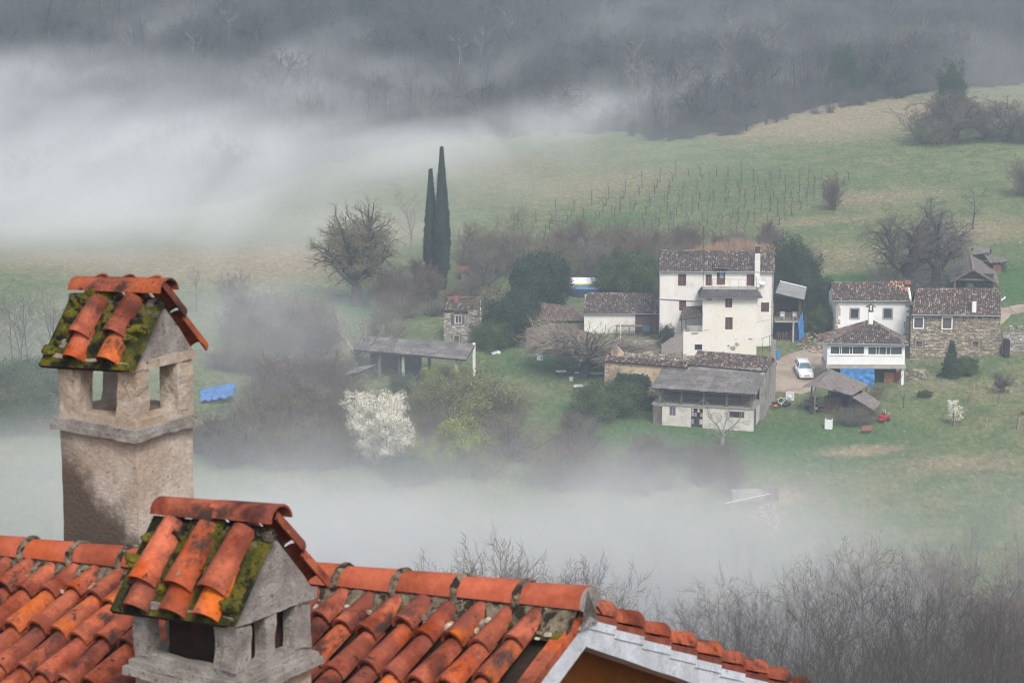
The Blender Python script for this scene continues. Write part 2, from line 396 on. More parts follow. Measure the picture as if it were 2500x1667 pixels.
# (px, py, distance, half-width, half-depth, half-height, density, turn)
for a in [
    (240, 440, 372, 44, 26, 14, 0.042), (640, 420, 388, 34, 24, 12, 0.036), (40, 300, 400, 46, 32, 16, 0.030), (430, 300, 410, 40, 28, 13, 0.026), (720, 150, 462, 20, 18, 7, 0.015, 0, -.5), (1180, 190, 458, 20, 16, 7, 0.017, 0, -.4), (1450, 90, 485, 18, 16, 7, 0.013, 0, -.6), (330, 90, 475, 24, 16, 6, 0.012, 0, -.4), (2150, 200, 462, 22, 18, 6, 0.014, 0, -.2),
    (980, 350, 405, 26, 24, 9, 0.040), (1180, 330, 418, 24, 22, 8, 0.036), (1380, 290, 436, 22, 20, 7, 0.034), (1560, 250, 450, 22, 20, 8, 0.034), (1740, 200, 462, 20, 18, 7, 0.026), (1900, 170, 468, 20, 18, 6, 0.014),
    (850, 220, 445, 30, 26, 9, 0.018), (260, 200, 450, 40, 26, 9, 0.018),
    (1150, 430, 392, 60, 46, 12, 0.009), (1900, 330, 420, 50, 40, 12, 0.003), (1900, 90, 485, 85, 40, 20, 0.005), (2450, 200, 440, 22, 30, 12, 0.007),
    (260, 580, 335, 50, 36, 10, 0.026), (120, 520, 352, 50, 34, 10, 0.018), (720, 560, 345, 36, 30, 8, 0.013),
    (420, 840, 266, 36, 30, 10, 0.013), (620, 780, 285, 24, 20, 7, 0.014), (950, 1000, 248, 30, 24, 8, 0.004), (90, 900, 255, 22, 22, 9, 0.011), (60, 1180, 225, 20, 20, 8, 0.03),
    (300, 1420, 196, 40, 34, 17, 0.016), (760, 1420, 195, 38, 34, 15.5, 0.015), (1280, 1410, 196, 38, 34, 14, 0.014), (1750, 1420, 194, 30, 32, 13, 0.014), (2300, 1420, 192, 38, 34, 13.5, 0.012), (2050, 1290, 212, 18, 12, 4.5, 0.012, 0, .2), (2380, 1260, 214, 16, 12, 4.5, 0.012, 0, -.2),
    (640, 1290, 212, 16, 14, 5.5, 0.014, 0, .3), (930, 1270, 215, 14, 14, 5.0, 0.016, 0, -.25), (1200, 1300, 210, 16, 14, 5.0, 0.014, 0, .2), (1450, 1240, 220, 15, 12, 4.8, 0.012, 0, -.3), (1700, 1270, 216, 12, 12, 4.0, 0.010, 0, .25), (420, 1250, 216, 14, 14, 6, 0.012, 0, .2),
    (250, 1100, 236, 14, 12, 4, 0.010), (1120, 1120, 238, 12, 10, 3.5, 0.008, 0, .3), (1480, 1130, 236, 10, 9, 3.2, 0.010, 0, -.3),
]:
    m_ = mist(*a[:8])
    if len(a) == 9: m_.rotation_euler.y = a[8]
# ================================================================== NEAR HOUSE: TILED ROOF AND CHIMNEYS
def rough(mb, x0, y0, z0, x1, y1, z1, step=0.06, amp=0.008, fr=9.0, seed=0.0):
    """a box of worn render or stone: its faces are subdivided and their points pushed about"""
    def disp(p):
        q = Vector(p) * fr + Vector((seed, seed * 2, 0)); n = mnoise.noise_vector(q) * amp + mnoise.noise_vector(q * 0.3) * amp * 1.6
        return (p[0] + n.x, p[1] + n.y, p[2] + n.z)
    def face(o, a, b):
        na = max(1, int(round(Vector(a).length / step))); nb = max(1, int(round(Vector(b).length / step)))
        vs = [disp([o[k] + a[k] * i / na + b[k] * j / nb for k in range(3)]) for j in range(nb + 1) for i in range(na + 1)]
        mb.add(vs, [(j * (na + 1) + i, j * (na + 1) + i + 1, (j + 1) * (na + 1) + i + 1, (j + 1) * (na + 1) + i) for j in range(nb) for i in range(na)])
    X, Y, Z = x1 - x0, y1 - y0, z1 - z0
    face((x0, y0, z0), (X, 0, 0), (0, 0, Z)); face((x1, y1, z0), (-X, 0, 0), (0, 0, Z)); face((x1, y0, z0), (0, Y, 0), (0, 0, Z)); face((x0, y1, z0), (0, -Y, 0), (0, 0, Z))
    face((x0, y0, z1), (X, 0, 0), (0, Y, 0)); face((x0, y1, z0), (X, 0, 0), (0, -Y, 0))
    return mb

terracotta = pmat('terracotta', (0.45, 0.12, 0.05), (0.36, 0.10, 0.055), 3.5, rough=0.8, objr=0.22, bump=0.35, bscale=40,
    spec=.1, palette=[(0.32, 0.056, 0.010), (0.17, 0.034, 0.014), (0.12, 0.027, 0.015), (0.44, 0.100, 0.013), (0.065, 0.020, 0.016), (0.21, 0.038, 0.011), (0.055, 0.018, 0.016), (0.30, 0.060, 0.011), (0.13, 0.025, 0.010), (0.19, 0.038, 0.018)],
    stains=(((0.17, 0.05, 0.035), 2.6, 0.46, 0.66), ((0.050, 0.030, 0.026), 5.5, 0.53, 0.68, (1, .6, 1)), ((0.20, 0.17, 0.12), 26.0, 0.64, 0.74), ((0.022, 0.017, 0.015), 17, 0.58, 0.70)), grain=0.22)
terracotta_ridge = pmat('terracotta_ridge', (0.50, 0.13, 0.055), (0.40, 0.10, 0.055), 2.5, rough=0.8, objr=0.12, bump=0.3, bscale=40,
    spec=.12, palette=[(0.36, 0.078, 0.024), (0.26, 0.060, 0.025), (0.32, 0.078, 0.029), (0.22, 0.052, 0.025)],
    stains=(((0.20, 0.07, 0.05), 3.0, 0.60, 0.75), ((0.33, 0.16, 0.10), 22.0, 0.66, 0.75)), grain=0.14)
gap_shade_soot = pmat('gap_shade_and_soot', (0.016, 0.011, 0.009), (0.04, 0.018, 0.012), 6, rough=0.95, stains=(((0.02, 0.02, 0.012), 9, 0.45, 0.6),), bump=0.5, bscale=30)  # near-black puts shade between the tiles into their colour; soot in the flue
mortar = pmat('old_mortar', (0.22, 0.18, 0.13), (0.09, 0.07, 0.05), 14, rough=0.97, bump=1.0, bscale=45, stains=(((0.022, 0.018, 0.012), 11, 0.50, 0.58), ((0.50, 0.45, 0.36), 16, 0.66, 0.72), ((0.17, 0.13, 0.012), 7, 0.66, 0.74)))
moss = pmat('moss', (0.030, 0.040, 0.008), (0.14, 0.12, 0.010), 6, rough=1.0, bump=1.5, bscale=70, stains=(((0.010, 0.012, 0.006), 9, 0.50, 0.58), ((0.30, 0.20, 0.015), 9, 0.66, 0.74), ((0.26, 0.27, 0.18), 15, 0.69, 0.74)), grain=0.4)
moss_y = pmat('yellow_moss', (0.20, 0.17, 0.012), (0.07, 0.08, 0.010), 7, rough=1.0, bump=1.5, bscale=70, stains=(((0.34, 0.17, 0.012), 8, 0.60, 0.70), ((0.02, 0.025, 0.008), 14, 0.55, 0.64)), grain=0.4)
render_pale = pmat('chimney_render', (0.42, 0.36, 0.31), (0.33, 0.245, 0.175), 2.6, rough=0.95, bump=0.8, bscale=36, grain=0.14,
    stains=(((0.13, 0.11, 0.095), 1.6, 0.56, 0.72, (1, 1, 0.35)), ((0.60, 0.53, 0.46), 4.0, 0.58, 0.72), ((0.07, 0.06, 0.055), 16, 0.62, 0.70)))
render_soot = None
concrete_old = pmat('weathered_concrete', (0.33, 0.305, 0.285), (0.22, 0.195, 0.18), 7, rough=0.97, bump=1.0, bscale=50, grain=0.2, stains=(((0.10, 0.09, 0.08), 24, 0.58, 0.66), ((0.45, 0.40, 0.36), 12, 0.62, 0.72), ((0.12, 0.12, 0.05), 5, 0.62, 0.74)))
whitewash = pmat('whitewashed_verge', (0.54, 0.57, 0.62), (0.42, 0.44, 0.47), 5, rough=0.9, bump=0.5, bscale=30, stains=(((0.16, 0.16, 0.15), 9, 0.60, 0.72), ((0.36, 0.37, 0.38), 3, 0.55, 0.7)))
ochre_wall = pmat('ochre_plaster', (0.36, 0.115, 0.018), (0.31, 0.095, 0.016), 1.5, rough=0.9, bump=0.3, bscale=60)
zinc = pmat('zinc', (0.42, 0.44, 0.46), (0.32, 0.33, 0.35), 6, rough=0.45, metallic=0.6)

PSI = math.radians(33); TLT = math.tan(math.radians(4.7)); PN, PF = math.radians(25), math.radians(24.3)
P0 = at(1432, 1489, 13.5)
nh = thing('tiled_house', 'near house with orange barrel tile roof, two mossy chimneys and white verge beam', 'house', (P0.x, P0.y, h(P0.x, P0.y)), -PSI)
HZ = P0.z - h(P0.x, P0.y)     # height of the ridge apex above the house's base
M_inv = (Matrix.Translation(nh.location) @ Matrix.Rotation(-PSI, 4, 'Z')).inverted()
def loc(p): return M_inv @ p
def RN(x, s, dz=0.0): return Vector((x, -s * math.cos(PN), HZ + TLT * x - s * math.sin(PN) + dz))
def RF(x, s, dz=0.0): return Vector((x, s * math.cos(PF), HZ + TLT * x - s * math.sin(PF) + dz))

def tile_mesh(name, L, w0, w1, hgt=0.5, seg=7, th=0.013, m=None, bend=0.0):
    """barrel tile lying along +Y, wide end w0 at y=0 (down-slope), narrow end w1 at y=L"""
    mb = MB(); vs = []
    for (y, wd) in ((0, w0), (L * .5, (w0 + w1) / 2 + bend), (L, w1)):
        for r in (wd / 2, wd / 2 - th):
            for i in range(seg + 1):
                t = math.pi * i / seg
                vs.append((math.cos(t) * r, y, math.sin(t) * (r * hgt * 2) - (0 if r == wd / 2 else 0.001)))
    n = seg + 1; fs = []
    for k in (0, 1):
        a = k * 2 * n; b = (k + 1) * 2 * n
        for i in range(seg):
            fs.append((a + i, b + i, b + i + 1, a + i + 1)); fs.append((a + n + i + 1, b + n + i + 1, b + n + i, a + n + i))
    for i in range(seg):
        fs.append((i + 1, n + i + 1, n + i, i)); e = 4 * n; fs.append((e + i, e + n + i, e + n + i + 1, e + i + 1))
    for q in (0, seg):
        for k in (0, 1):
            a = k * 2 * n; b = (k + 1) * 2 * n
            f = (a + q, a + n + q, b + n + q, b + q); fs.append(f if q == 0 else f[::-1])
    mb.add(vs, fs); me = mb.mesh(name, m, True)
    try: me.set_sharp_from_angle(angle=math.radians(40))
    except Exception: pass
    return me
rng = random.Random(7)
TL = [tile_mesh('roof_tile', 0.46, 0.152 + d, 0.112 + d / 2, 0.56 + d, th=.016, m=terracotta, bend=b) for d, b in ((0, 0), (0.006, .002), (-0.006, -.002))]
def frame4(o, up_slope, normal, twist=0.0, pitch=0.0):
    y = up_slope.normalized(); z = normal.normalized(); x = y.cross(z).normalized(); z = x.cross(y)
    m = Matrix.Identity(4)
    for i, a in enumerate((x, y, z)):
        for j in range(3): m[j][i] = a[j]
    m = Matrix.Translation(o) @ m @ Matrix.Rotation(pitch, 4, 'X') @ Matrix.Rotation(twist, 4, 'Y') @ Matrix.Rotation(rng.uniform(-.02, .02), 4, 'Z')
    return m
# roof slabs
roof = MB()
xL, xR = -6.6, -0.02
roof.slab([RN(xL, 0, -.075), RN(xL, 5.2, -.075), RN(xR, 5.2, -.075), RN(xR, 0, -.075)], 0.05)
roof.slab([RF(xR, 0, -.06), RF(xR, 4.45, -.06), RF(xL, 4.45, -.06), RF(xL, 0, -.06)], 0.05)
roof_o = roof.build('roof', gap_shade_soot, nh)
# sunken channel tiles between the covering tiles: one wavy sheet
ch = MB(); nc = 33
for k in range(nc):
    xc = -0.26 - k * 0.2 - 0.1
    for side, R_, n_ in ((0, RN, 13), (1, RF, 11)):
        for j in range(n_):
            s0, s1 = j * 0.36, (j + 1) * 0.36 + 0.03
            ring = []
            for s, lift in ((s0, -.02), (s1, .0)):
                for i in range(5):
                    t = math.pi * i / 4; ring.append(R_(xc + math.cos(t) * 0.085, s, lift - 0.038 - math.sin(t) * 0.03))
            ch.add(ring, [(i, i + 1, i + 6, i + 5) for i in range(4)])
ch.build('channel_tiles', gap_shade_soot, roof_o, kind='stuff')
nrmN = Vector((0, -math.sin(PN), math.cos(PN))); upN = Vector((0, math.cos(PN), math.sin(PN)))
nrmF = Vector((0, math.sin(PF), math.cos(PF))); upF = Vector((0, -math.cos(PF), math.sin(PF)))
def put_tile(R_, up, nr, x, s, me=None, lift=0.0, parent=None):
    p = R_(x + rng.uniform(-.008, .008), s + rng.uniform(-.02, .02), 0.030 + lift + rng.uniform(-.004, .006))
    link('roof_tile', me or rng.choice(TL), parent or roof_o, mat4=frame4(p, up + Vector((TLT * 0, 0, 0)), nr, rng.uniform(-.12, .12), -0.085 + rng.uniform(-.015, .015)))
for k in range(29):
    xc = -0.26 - k * 0.2
    ph = rng.uniform(-.05, .05)
    for j in range(10 if k < 26 else 6):
        put_tile(RN, upN, nrmN, xc, 0.36 + ph + j * 0.36 + 0.05)
    # far slope: only the first rows beyond the ridge can ever be seen
for k in range(0, 10):
    for j in range(3): put_tile(RF, upF, nrmF, -0.26 - k * 0.2, 0.45 + j * 0.36)
import bmesh
# ridge tiles with mortar joints
RT = tile_mesh('ridge_tile', 0.50, 0.235, 0.205, 0.47, seg=8, th=0.016, m=terracotta_ridge)
x = 0.02; k = 0
while x > -6.4:
    yaw = rng.uniform(-.012, .012)
    p = Vector((x, 0, HZ + TLT * x + 0.035 + rng.uniform(-.003, .004)))
    m4 = Matrix.Translation(p) @ Matrix.Rotation(yaw, 4, 'Z') @ Matrix.Rotation(-math.atan(TLT) + .012, 4, 'Y') @ Matrix.Rotation(math.pi / 2, 4, 'Z')
    link('ridge_tile', RT, roof_o, mat4=m4)
    if k:   # mortar collar over the joint
        c = MB(); n = 14
        for a in range(n + 1):
            t = math.pi * (a / n * 1.16 - 0.08)
            for i, (dx, rr) in enumerate(((-.028, .112), (-.012, .128), (.012, .127), (.026, .112))):
                q = rr + mnoise.noise(Vector((x * 7 + dx * 30, a * .9, 3))) * .012
                dx2 = dx + mnoise.noise(Vector((x * 5, a * .7, i))) * .012
                c.add([(x + dx2, math.cos(t) * q, HZ + TLT * x + .037 + math.sin(t) * q * 0.94)], [])
        f = [(a * 4 + i, a * 4 + i + 1, (a + 1) * 4 + i + 1, (a + 1) * 4 + i) for a in range(n) for i in range(3)]
        c.f = f
        c.build('mortar_joint', mortar, roof_o)
    x -= 0.435; k += 1
# round mortar plug closing the last ridge tile
c = MB(); n = 12
c.add([(0.024, math.cos(math.pi * a / n) * .112, HZ + .033 + math.sin(math.pi * a / n) * .106) for a in range(n + 1)] + [(0.024, .10, HZ - .09), (.024, -.10, HZ - .09)], [tuple(range(n + 3))])
c.add([(-0.02, math.cos(math.pi * a / n) * .112, HZ + .033 + math.sin(math.pi * a / n) * .106) for a in range(n + 1)] + [(-0.02, .10, HZ - .09), (-.02, -.10, HZ - .09)], [tuple(range(n + 2, -1, -1))])
o0 = 0; kk = n + 3
c.f += [(i, i + kk, (i + 1) % kk + kk, (i + 1) % kk) for i in range(kk)]
c.build('ridge_plug', concrete_old, roof_o)
# crumbling mortar bed under the ridge, both sides, with its loose bits
bed = MB()
for side, R_ in ((0, RN), (1, RF)):
    nx_, ny_ = 150, 7
    vs = []
    for i in range(nx_ + 1):
        xx = 0.0 - i / nx_ * 6.4
        for j in range(ny_ + 1):
            s = 0.06 + j / ny_ * (0.17 + 0.05 * math.sin(xx * 31.4) + .04 * mnoise.noise(Vector((xx * 6, 0, 1))))
            z = 0.085 - 0.095 * (j / ny_) ** 1.4 + mnoise.noise(Vector((xx * 16, s * 24, side))) * 0.032
            vs.append(R_(xx, s, z))
    bed.add(vs, [(i * (ny_ + 1) + j, i * (ny_ + 1) + j + 1, (i + 1) * (ny_ + 1) + j + 1, (i + 1) * (ny_ + 1) + j) for i in range(nx_) for j in range(ny_)])
bed.build('mortar_bed', mortar, roof_o)
cr_ = MB()
for i in range(140):
    xx = rng.uniform(-6.2, -0.1); s = rng.uniform(.16, .36); r = rng.uniform(.008, .024)
    cr_.obox(RN(xx, s, .02), Vector((r, rng.uniform(-.3, .3) * r, 0)), Vector((0, r * .8, rng.uniform(-.4, .4) * r)), Vector((0, 0, r * .6)))
cr_.build('mortar_crumbs', pmat('pale_crumbs', (.45, .40, .32), (.2, .17, .13), 9, island=.5), roof_o, kind='stuff')
mo = MB()
def moss_pad(mb, R_, x0, x1, s0, s1, amp=.03, base=0.0, seed=0, n=26, m=14):
    vs = []
    for i in range(n + 1):
        for j in range(m + 1):
            xx = x0 + (x1 - x0) * i / n; ss = s0 + (s1 - s0) * j / m
            e = min(1, 3.0 * min(i / n, 1 - i / n, j / m, 1 - j / m) + .0)
            q = mnoise.noise(Vector((xx * 11 + seed, ss * 11, seed))) * .7 + mnoise.noise(Vector((xx * 34, ss * 34, seed))) * .4
            vs.append(R_(xx, ss, base + amp * e * (.5 + q) - .012 * (1 - e)))
    mb.add(vs, [(i * (m + 1) + j, i * (m + 1) + j + 1, (i + 1) * (m + 1) + j + 1, (i + 1) * (m + 1) + j) for i in range(n) for j in range(m)])
moss_pad(mo, RN, -.62, -.02, .10, .27, .03, .0, 5); moss_pad(mo, RN, -1.3, -1.0, .1, .24, .02, .03, 2)
mo.build('moss', moss, roof_o, True)
# verge: white beams, stepped mortar, side tiles
vb = MB()
def beam(R_, s1, x0=-.14, x1=.0, top=-.075, bot=-.215):
    n = int(s1 / .12)
    for i in range(n):
        a, b = s1 * i / n, s1 * (i + 1) / n
        q = [mnoise.noise(Vector((a * 3, k, 1))) * .006 for k in range(4)]; q2 = [mnoise.noise(Vector((b * 3, k, 1))) * .006 for k in range(4)]
        P = [R_(x0, a, bot + q[0]), R_(x1 + q[1], a, bot + q[1]), R_(x1 + q[2], a, top), R_(x0, a, top)]
        Q = [R_(x0, b, bot + q2[0]), R_(x1 + q2[1], b, bot + q2[1]), R_(x1 + q2[2], b, top), R_(x0, b, top)]
        vb.add(P + Q, [(0, 1, 5, 4), (1, 2, 6, 5), (2, 3, 7, 6), (3, 0, 4, 7)])
beam(RN, 5.2); beam(RF, 4.4)
vb.build('verge_beam', whitewash, nh)
wl = MB(); D5 = 8.0; xw = -.42
zN = RN(xw, 4.6)[2] - .12; zF = RF(xw, 4.1)[2] - .12; yN = RN(xw, 4.6)[1]; yF = RF(xw, 4.1)[1]; zA = RN(xw, 0)[2] - .12
g1 = [(xw, yN, -1), (xw, yF, -1), (xw, yF, zF), (xw, 0, zA), (xw, yN, zN)]
g2 = [(-6.4, p[1], p[2] - (.56 if p[2] > 0 else 0)) for p in g1]
wl.add(g1, [(0, 1, 2, 3, 4)]); wl.add(g2, [(4, 3, 2, 1, 0)]); wl.add(g1 + g2, [(1, 6, 7, 2), (4, 9, 5, 0)])
wl.build('wall', ochre_wall, nh)
st = MB(); sd_ = MB(); brickred = pmat('verge_tile_side', (0.14, 0.035, 0.022), (0.22, 0.06, 0.035), 9, rough=.9, objr=.2)
for j in range(12):
    a, b = j * 0.36, j * 0.36 + 0.385
    link('verge_brick', MB().slab([RF(-.002, a, -.012), RF(-.002, b, .012), RF(-.13, b, .012), RF(-.13, a, -.012)], .042).mesh('verge_brick', brickred), roof_o)
    st.slab([RF(.004, a, -.052), RF(.004, b - .02, -.03), RF(-.13, b - .02, -.03), RF(-.13, a, -.052)], .05)
    link('roof_tile', TL[j % 3], roof_o, mat4=frame4(RF(-.075, b - .01, .035), upF, nrmF, rng.uniform(-.05, .05), -.08))
for j in range(14):
    a, b = j * 0.36, j * 0.36 + 0.37
    link('verge_brick', MB().slab([RN(-.0, b, -.01), RN(-.0, a, -.005), RN(-.10, a, -.005), RN(-.10, b, -.01)], .05).mesh('verge_brick', terracotta), roof_o)
st.build('verge_mortar', whitewash, nh)
gt = MB(); ge_ = RF(.06, 4.5)
for i in range(9):
    t = math.pi * (1 + i / 8)
    for xx in (.05, -2.5): gt.add([(xx, ge_[1] + .06 + math.cos(t) * .065, ge_[2] - .07 + TLT * (xx) + math.sin(t) * .065)], [])
gt.f = [(2 * i, 2 * i + 1, 2 * i + 3, 2 * i + 2) for i in range(8)]
gt.slab([(.05, ge_[1] - .02, ge_[2] - .07), (.05, ge_[1] + .13, ge_[2] - .07), (.05, ge_[1] + .06, ge_[2] - .14)], .004)
gt.tube([(.06, ge_[1] - .25, ge_[2] + .02), (.06, ge_[1] - .02, ge_[2] - .02), (.06, ge_[1] + .1, ge_[2] - .03)], .012)
gt.build('gutter', zinc, nh)

# ------------------------------------------------------------------ chimneys
# render of the far chimney: damp and soot climb its left side from below
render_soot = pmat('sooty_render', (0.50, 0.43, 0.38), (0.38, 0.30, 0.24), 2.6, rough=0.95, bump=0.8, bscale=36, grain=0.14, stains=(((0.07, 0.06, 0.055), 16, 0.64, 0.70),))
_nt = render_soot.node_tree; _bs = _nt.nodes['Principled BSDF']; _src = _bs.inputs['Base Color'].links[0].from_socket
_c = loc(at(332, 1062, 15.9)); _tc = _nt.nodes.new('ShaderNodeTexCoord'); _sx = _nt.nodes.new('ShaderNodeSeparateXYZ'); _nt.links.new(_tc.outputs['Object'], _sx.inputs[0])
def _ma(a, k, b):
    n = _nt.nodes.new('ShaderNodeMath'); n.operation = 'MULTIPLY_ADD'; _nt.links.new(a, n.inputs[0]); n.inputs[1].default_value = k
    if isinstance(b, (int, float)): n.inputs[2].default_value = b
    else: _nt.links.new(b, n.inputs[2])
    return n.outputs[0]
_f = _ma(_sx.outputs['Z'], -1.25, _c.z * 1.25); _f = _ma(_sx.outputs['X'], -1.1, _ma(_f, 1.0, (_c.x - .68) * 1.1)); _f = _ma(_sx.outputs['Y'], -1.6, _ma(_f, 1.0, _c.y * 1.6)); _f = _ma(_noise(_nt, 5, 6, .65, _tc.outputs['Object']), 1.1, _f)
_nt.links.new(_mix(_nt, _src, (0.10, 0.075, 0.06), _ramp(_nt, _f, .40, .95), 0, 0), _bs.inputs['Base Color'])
def zrow(cxy, py):   # height at which a vertical through cxy crosses a given row
    lo, hi = 30.0, 70.0
    for _ in range(40):
        mid = (lo + hi) / 2; p = Vector((cxy[0], cxy[1], mid - CAM_H)); fw = p.y * math.cos(TILT) - p.z * math.sin(TILT); up = p.y * math.sin(TILT) + p.z * math.cos(TILT)
        if 833.5 - FPX * up / fw > py: lo = mid
        else: hi = mid
    return mid
def chimney(corner, W, D, rows, gable_h, tile_cols, openings, ridge_n, seed, mats):
    """corner = pixel and distance of the near front corner; rows = shaft bottom, ledge bottom, ledge top, lantern top"""
    c = at(*corner); lc = loc(c)
    Z = [zrow((c.x, c.y), r) - nh.location.z for r in rows]
    x1, y0 = lc.x, lc.y; x0, y1 = x1 - W, y0 + D
    z0, zl, zt, zo = Z
    b = MB(); rough(b, x0, y0, z0, x1, y1, zl, .05, .006, 6, seed); ch = b.build('chimney', mats[0], nh)
    g = MB(); o_ = .048
    rough(g, x0 - o_, y0 - o_, zl, x1 + o_, y1 + o_, (zl + zt) / 2 + .005, .035, .008, 12, seed)
    rough(g, x0 - o_ * .6, y0 - o_ * .6, (zl + zt) / 2, x1 + o_ * .6, y1 + o_ * .6, zt, .035, .008, 12, seed + 3)
    g.build('ledge', mats[1], ch)
    # lantern: a low wall, piers and a top slab
    sill, (fl, fr_, rl, slots) = openings[0], openings[1]
    l = MB(); zs = zt + sill; t = .085 if ridge_n == 2 else .14
    for (ax0, ay0, ax1, ay1) in ((x0, y0, x1, y0 + t), (x0, y1 - t, x1, y1), (x0, y0 + t, x0 + t, y1 - t), (x1 - t, y0 + t, x1, y1 - t)): rough(l, ax0, ay0, zt - .01, ax1, ay1, zs, .04, .008, 10, seed)
    for yy in (y0, y1 - t):
        rough(l, x0, yy, zs - .01, x0 + W * fl, yy + t, zo, .035, .016, 9, seed); rough(l, x0 + W * fr_, yy, zs - .01, x1, yy + t, zo, .035, .016, 9, seed + 1)
    for a, bb in rl:
        for xx in (x0, x1 - t): rough(l, xx, y0 + D * a, zs - .01, xx + t, y0 + D * bb, zo, .035, .016, 9, seed + 2)
    rough(l, x0 - .02, y0 - .03, zo - .005, x1 + .02, y1 + .03, zo + .055, .04, .008, 10, seed)
    l.build('lantern', mats[2], ch)
    if ridge_n == 2:   # the flue fills this one
        MB().box(x0 + .12, y0 + .16, zt - .02, x1 - .11, y1 - .1, zo + .02).build('flue', gap_shade_soot, ch)
    ym = (y0 + y1) / 2; zb = zo + .055
    for xx, nm in ((x1 - .10, 'gable'), (x0, 'gable')):
        gb = MB(); K = 9; vs = []
        for xi in (xx + .10, xx):
            for i in range(K + 1):
                for j in range(K + 1 - 0):
                    u = i / K; v = j / K; yy = y0 - .02 + (D + .04) * u; top = zb + gable_h * (1 - abs(2 * u - 1)) ** .92
                    zz = zb - .01 + (top - zb) * v; n_ = mnoise.noise_vector(Vector((xi * 9, yy * 9, zz * 9 + seed))) * .010
                    vs.append((xi + n_.x, yy + n_.y * (.5), zz + n_.z))
        n1 = (K + 1) ** 2
        fs = [(i * (K + 1) + j, (i + 1) * (K + 1) + j, (i + 1) * (K + 1) + j + 1, i * (K + 1) + j + 1) for i in range(K) for j in range(K)]
        gb.add(vs, fs + [tuple(n1 + q for q in f[::-1]) for f in fs] + [(i * (K + 1) + K, (i + 1) * (K + 1) + K, n1 + (i + 1) * (K + 1) + K, n1 + i * (K + 1) + K) for i in range(K)])
        gb.build('gable', mats[3], ch)
    # little roof
    pit = math.atan2(gable_h, D / 2); L = D / 2 / math.cos(pit); zr = zb + gable_h + .03; tilt = TLT * .75
    xa, xb = x0 - .13, x1 + .07
    def S1(x, s, dz=0): return Vector((x, ym - s * math.cos(pit) - dz * math.sin(pit), zr + (x - x1) * tilt - s * math.sin(pit) + dz * math.cos(pit)))
    def S2(x, s, dz=0): return Vector((x, ym + s * math.cos(pit) + dz * math.sin(pit), zr + (x - x1) * tilt - s * math.sin(pit) + dz * math.cos(pit)))
    sb = MB(); ov = .085
    sb.slab([S1(x0 - .0, 0, .0), S1(xa, L + ov, .0), S1(x1 - .01, L + ov, .0), S1(x1 - .01, 0, .0)], .035); sb.slab([S2(x1 - .01, 0), S2(x1 - .01, L + ov), S2(xa, L + ov), S2(xa, 0)], .035)
    sb.build('roof_slab', gap_shade_soot, ch)
    up1 = Vector((0, math.cos(pit), math.sin(pit))); nr1 = Vector((0, -math.sin(pit), math.cos(pit))); up2 = Vector((0, -math.cos(pit), math.sin(pit))); nr2 = Vector((0, math.sin(pit), math.cos(pit)))
    for tc_ in tile_cols:
        fx, s_lo, s_hi = tc_
        xx = xa + (xb - xa) * fx
        link('roof_tile', TLS[2 if ridge_n == 1 else 1], ch, mat4=frame4(S1(xx, s_hi, .062), up1, nr1, rng.uniform(-.08, .08), -.10))
        link('roof_tile', TLS[0], ch, mat4=frame4(S1(xx + .005, s_lo, .022), up1, nr1, rng.uniform(-.08, .08), -.03))
    for q in range(3):
        for s in (L + ov, L + ov - .34):
            link('roof_tile', TLS[0], ch, mat4=frame4(S2(x1 - .02 - q * .24, s, .04), up2, nr2, rng.uniform(-.05, .05), -.06))
    for q in range(ridge_n):
        Lr = (xb - (x0 - .04)) / ridge_n
        rt = tile_mesh('ridge_tile', Lr + .04, .20, .18, .46, seg=8, th=.014, m=terracotta)
        m4 = Matrix.Translation(Vector((xb - q * Lr, ym, zr + (xb - q * Lr - x1) * tilt + .045 - .012 * q))) @ Matrix.Rotation(-math.atan(tilt), 4, 'Y') @ Matrix.Rotation(math.pi / 2, 4, 'Z')
        link('ridge_tile', rt, ch, mat4=m4)
    ms = MB()
    for i, (a, bq, s0, s1, am) in enumerate(mats[4]): moss_pad(ms, S1, xa + (xb - xa) * a, xa + (xb - xa) * bq, s0 * (L + ov), s1 * (L + ov), am, .012, seed * 3 + i, 30, 22)
    for a, bq, s0, s1, am in mats[4][:1]: moss_pad(ms, S2, xa, x1, .0, .35 * L, am, .01, seed, 20, 10)
    ms.build('moss', moss, ch, True)
    for (fx, s_, r_) in mats[5] if len(mats) > 5 else ():     # cushions of moss
        bm2 = bmesh.new(); bmesh.ops.create_icosphere(bm2, subdivisions=3, radius=1.0); q0 = S1(xa + (xb - xa) * fx, s_, .02)
        for v in bm2.verts:
            n_ = 1 + .45 * mnoise.noise(v.co * 1.6 + q0 * 5) + .25 * mnoise.noise(v.co * 5 + q0); v.co = Vector((v.co.x * r_ * 1.3, v.co.y * r_, v.co.z * r_ * .75)) * n_ + q0
        ml_ = bpy.data.meshes.new('moss_cushion'); bm2.to_mesh(ml_); bm2.free(); ml_.materials.append(moss_y); ml_.polygons.foreach_set('use_smooth', [True] * len(ml_.polygons)); link('moss_cushion', ml_, ch)
    mt = MB()
    for i in range(40):
        s = rng.uniform(.02, .16); xx = rng.uniform(xa + .03, xb - .04); r = rng.uniform(.014, .03)
        rough(mt, xx - r, S1(xx, s)[1] - r, S1(xx, s)[2] - r * .4, xx + r, S1(xx, s)[1] + r, S1(xx, s)[2] + r * 1.1, r, r * .3, 20, i)
    mt.build('ridge_mortar', mortar, ch)
    return ch
TLS = [None, None, tile_mesh('roof_tile', 0.31, 0.18, 0.145, .52, m=terracotta)]
TLS[:2] = [tile_mesh('roof_tile', 0.33, 0.175, 0.155, .5, m=terracotta), tile_mesh('roof_tile', 0.42, 0.185, 0.15, .52, m=terracotta)]
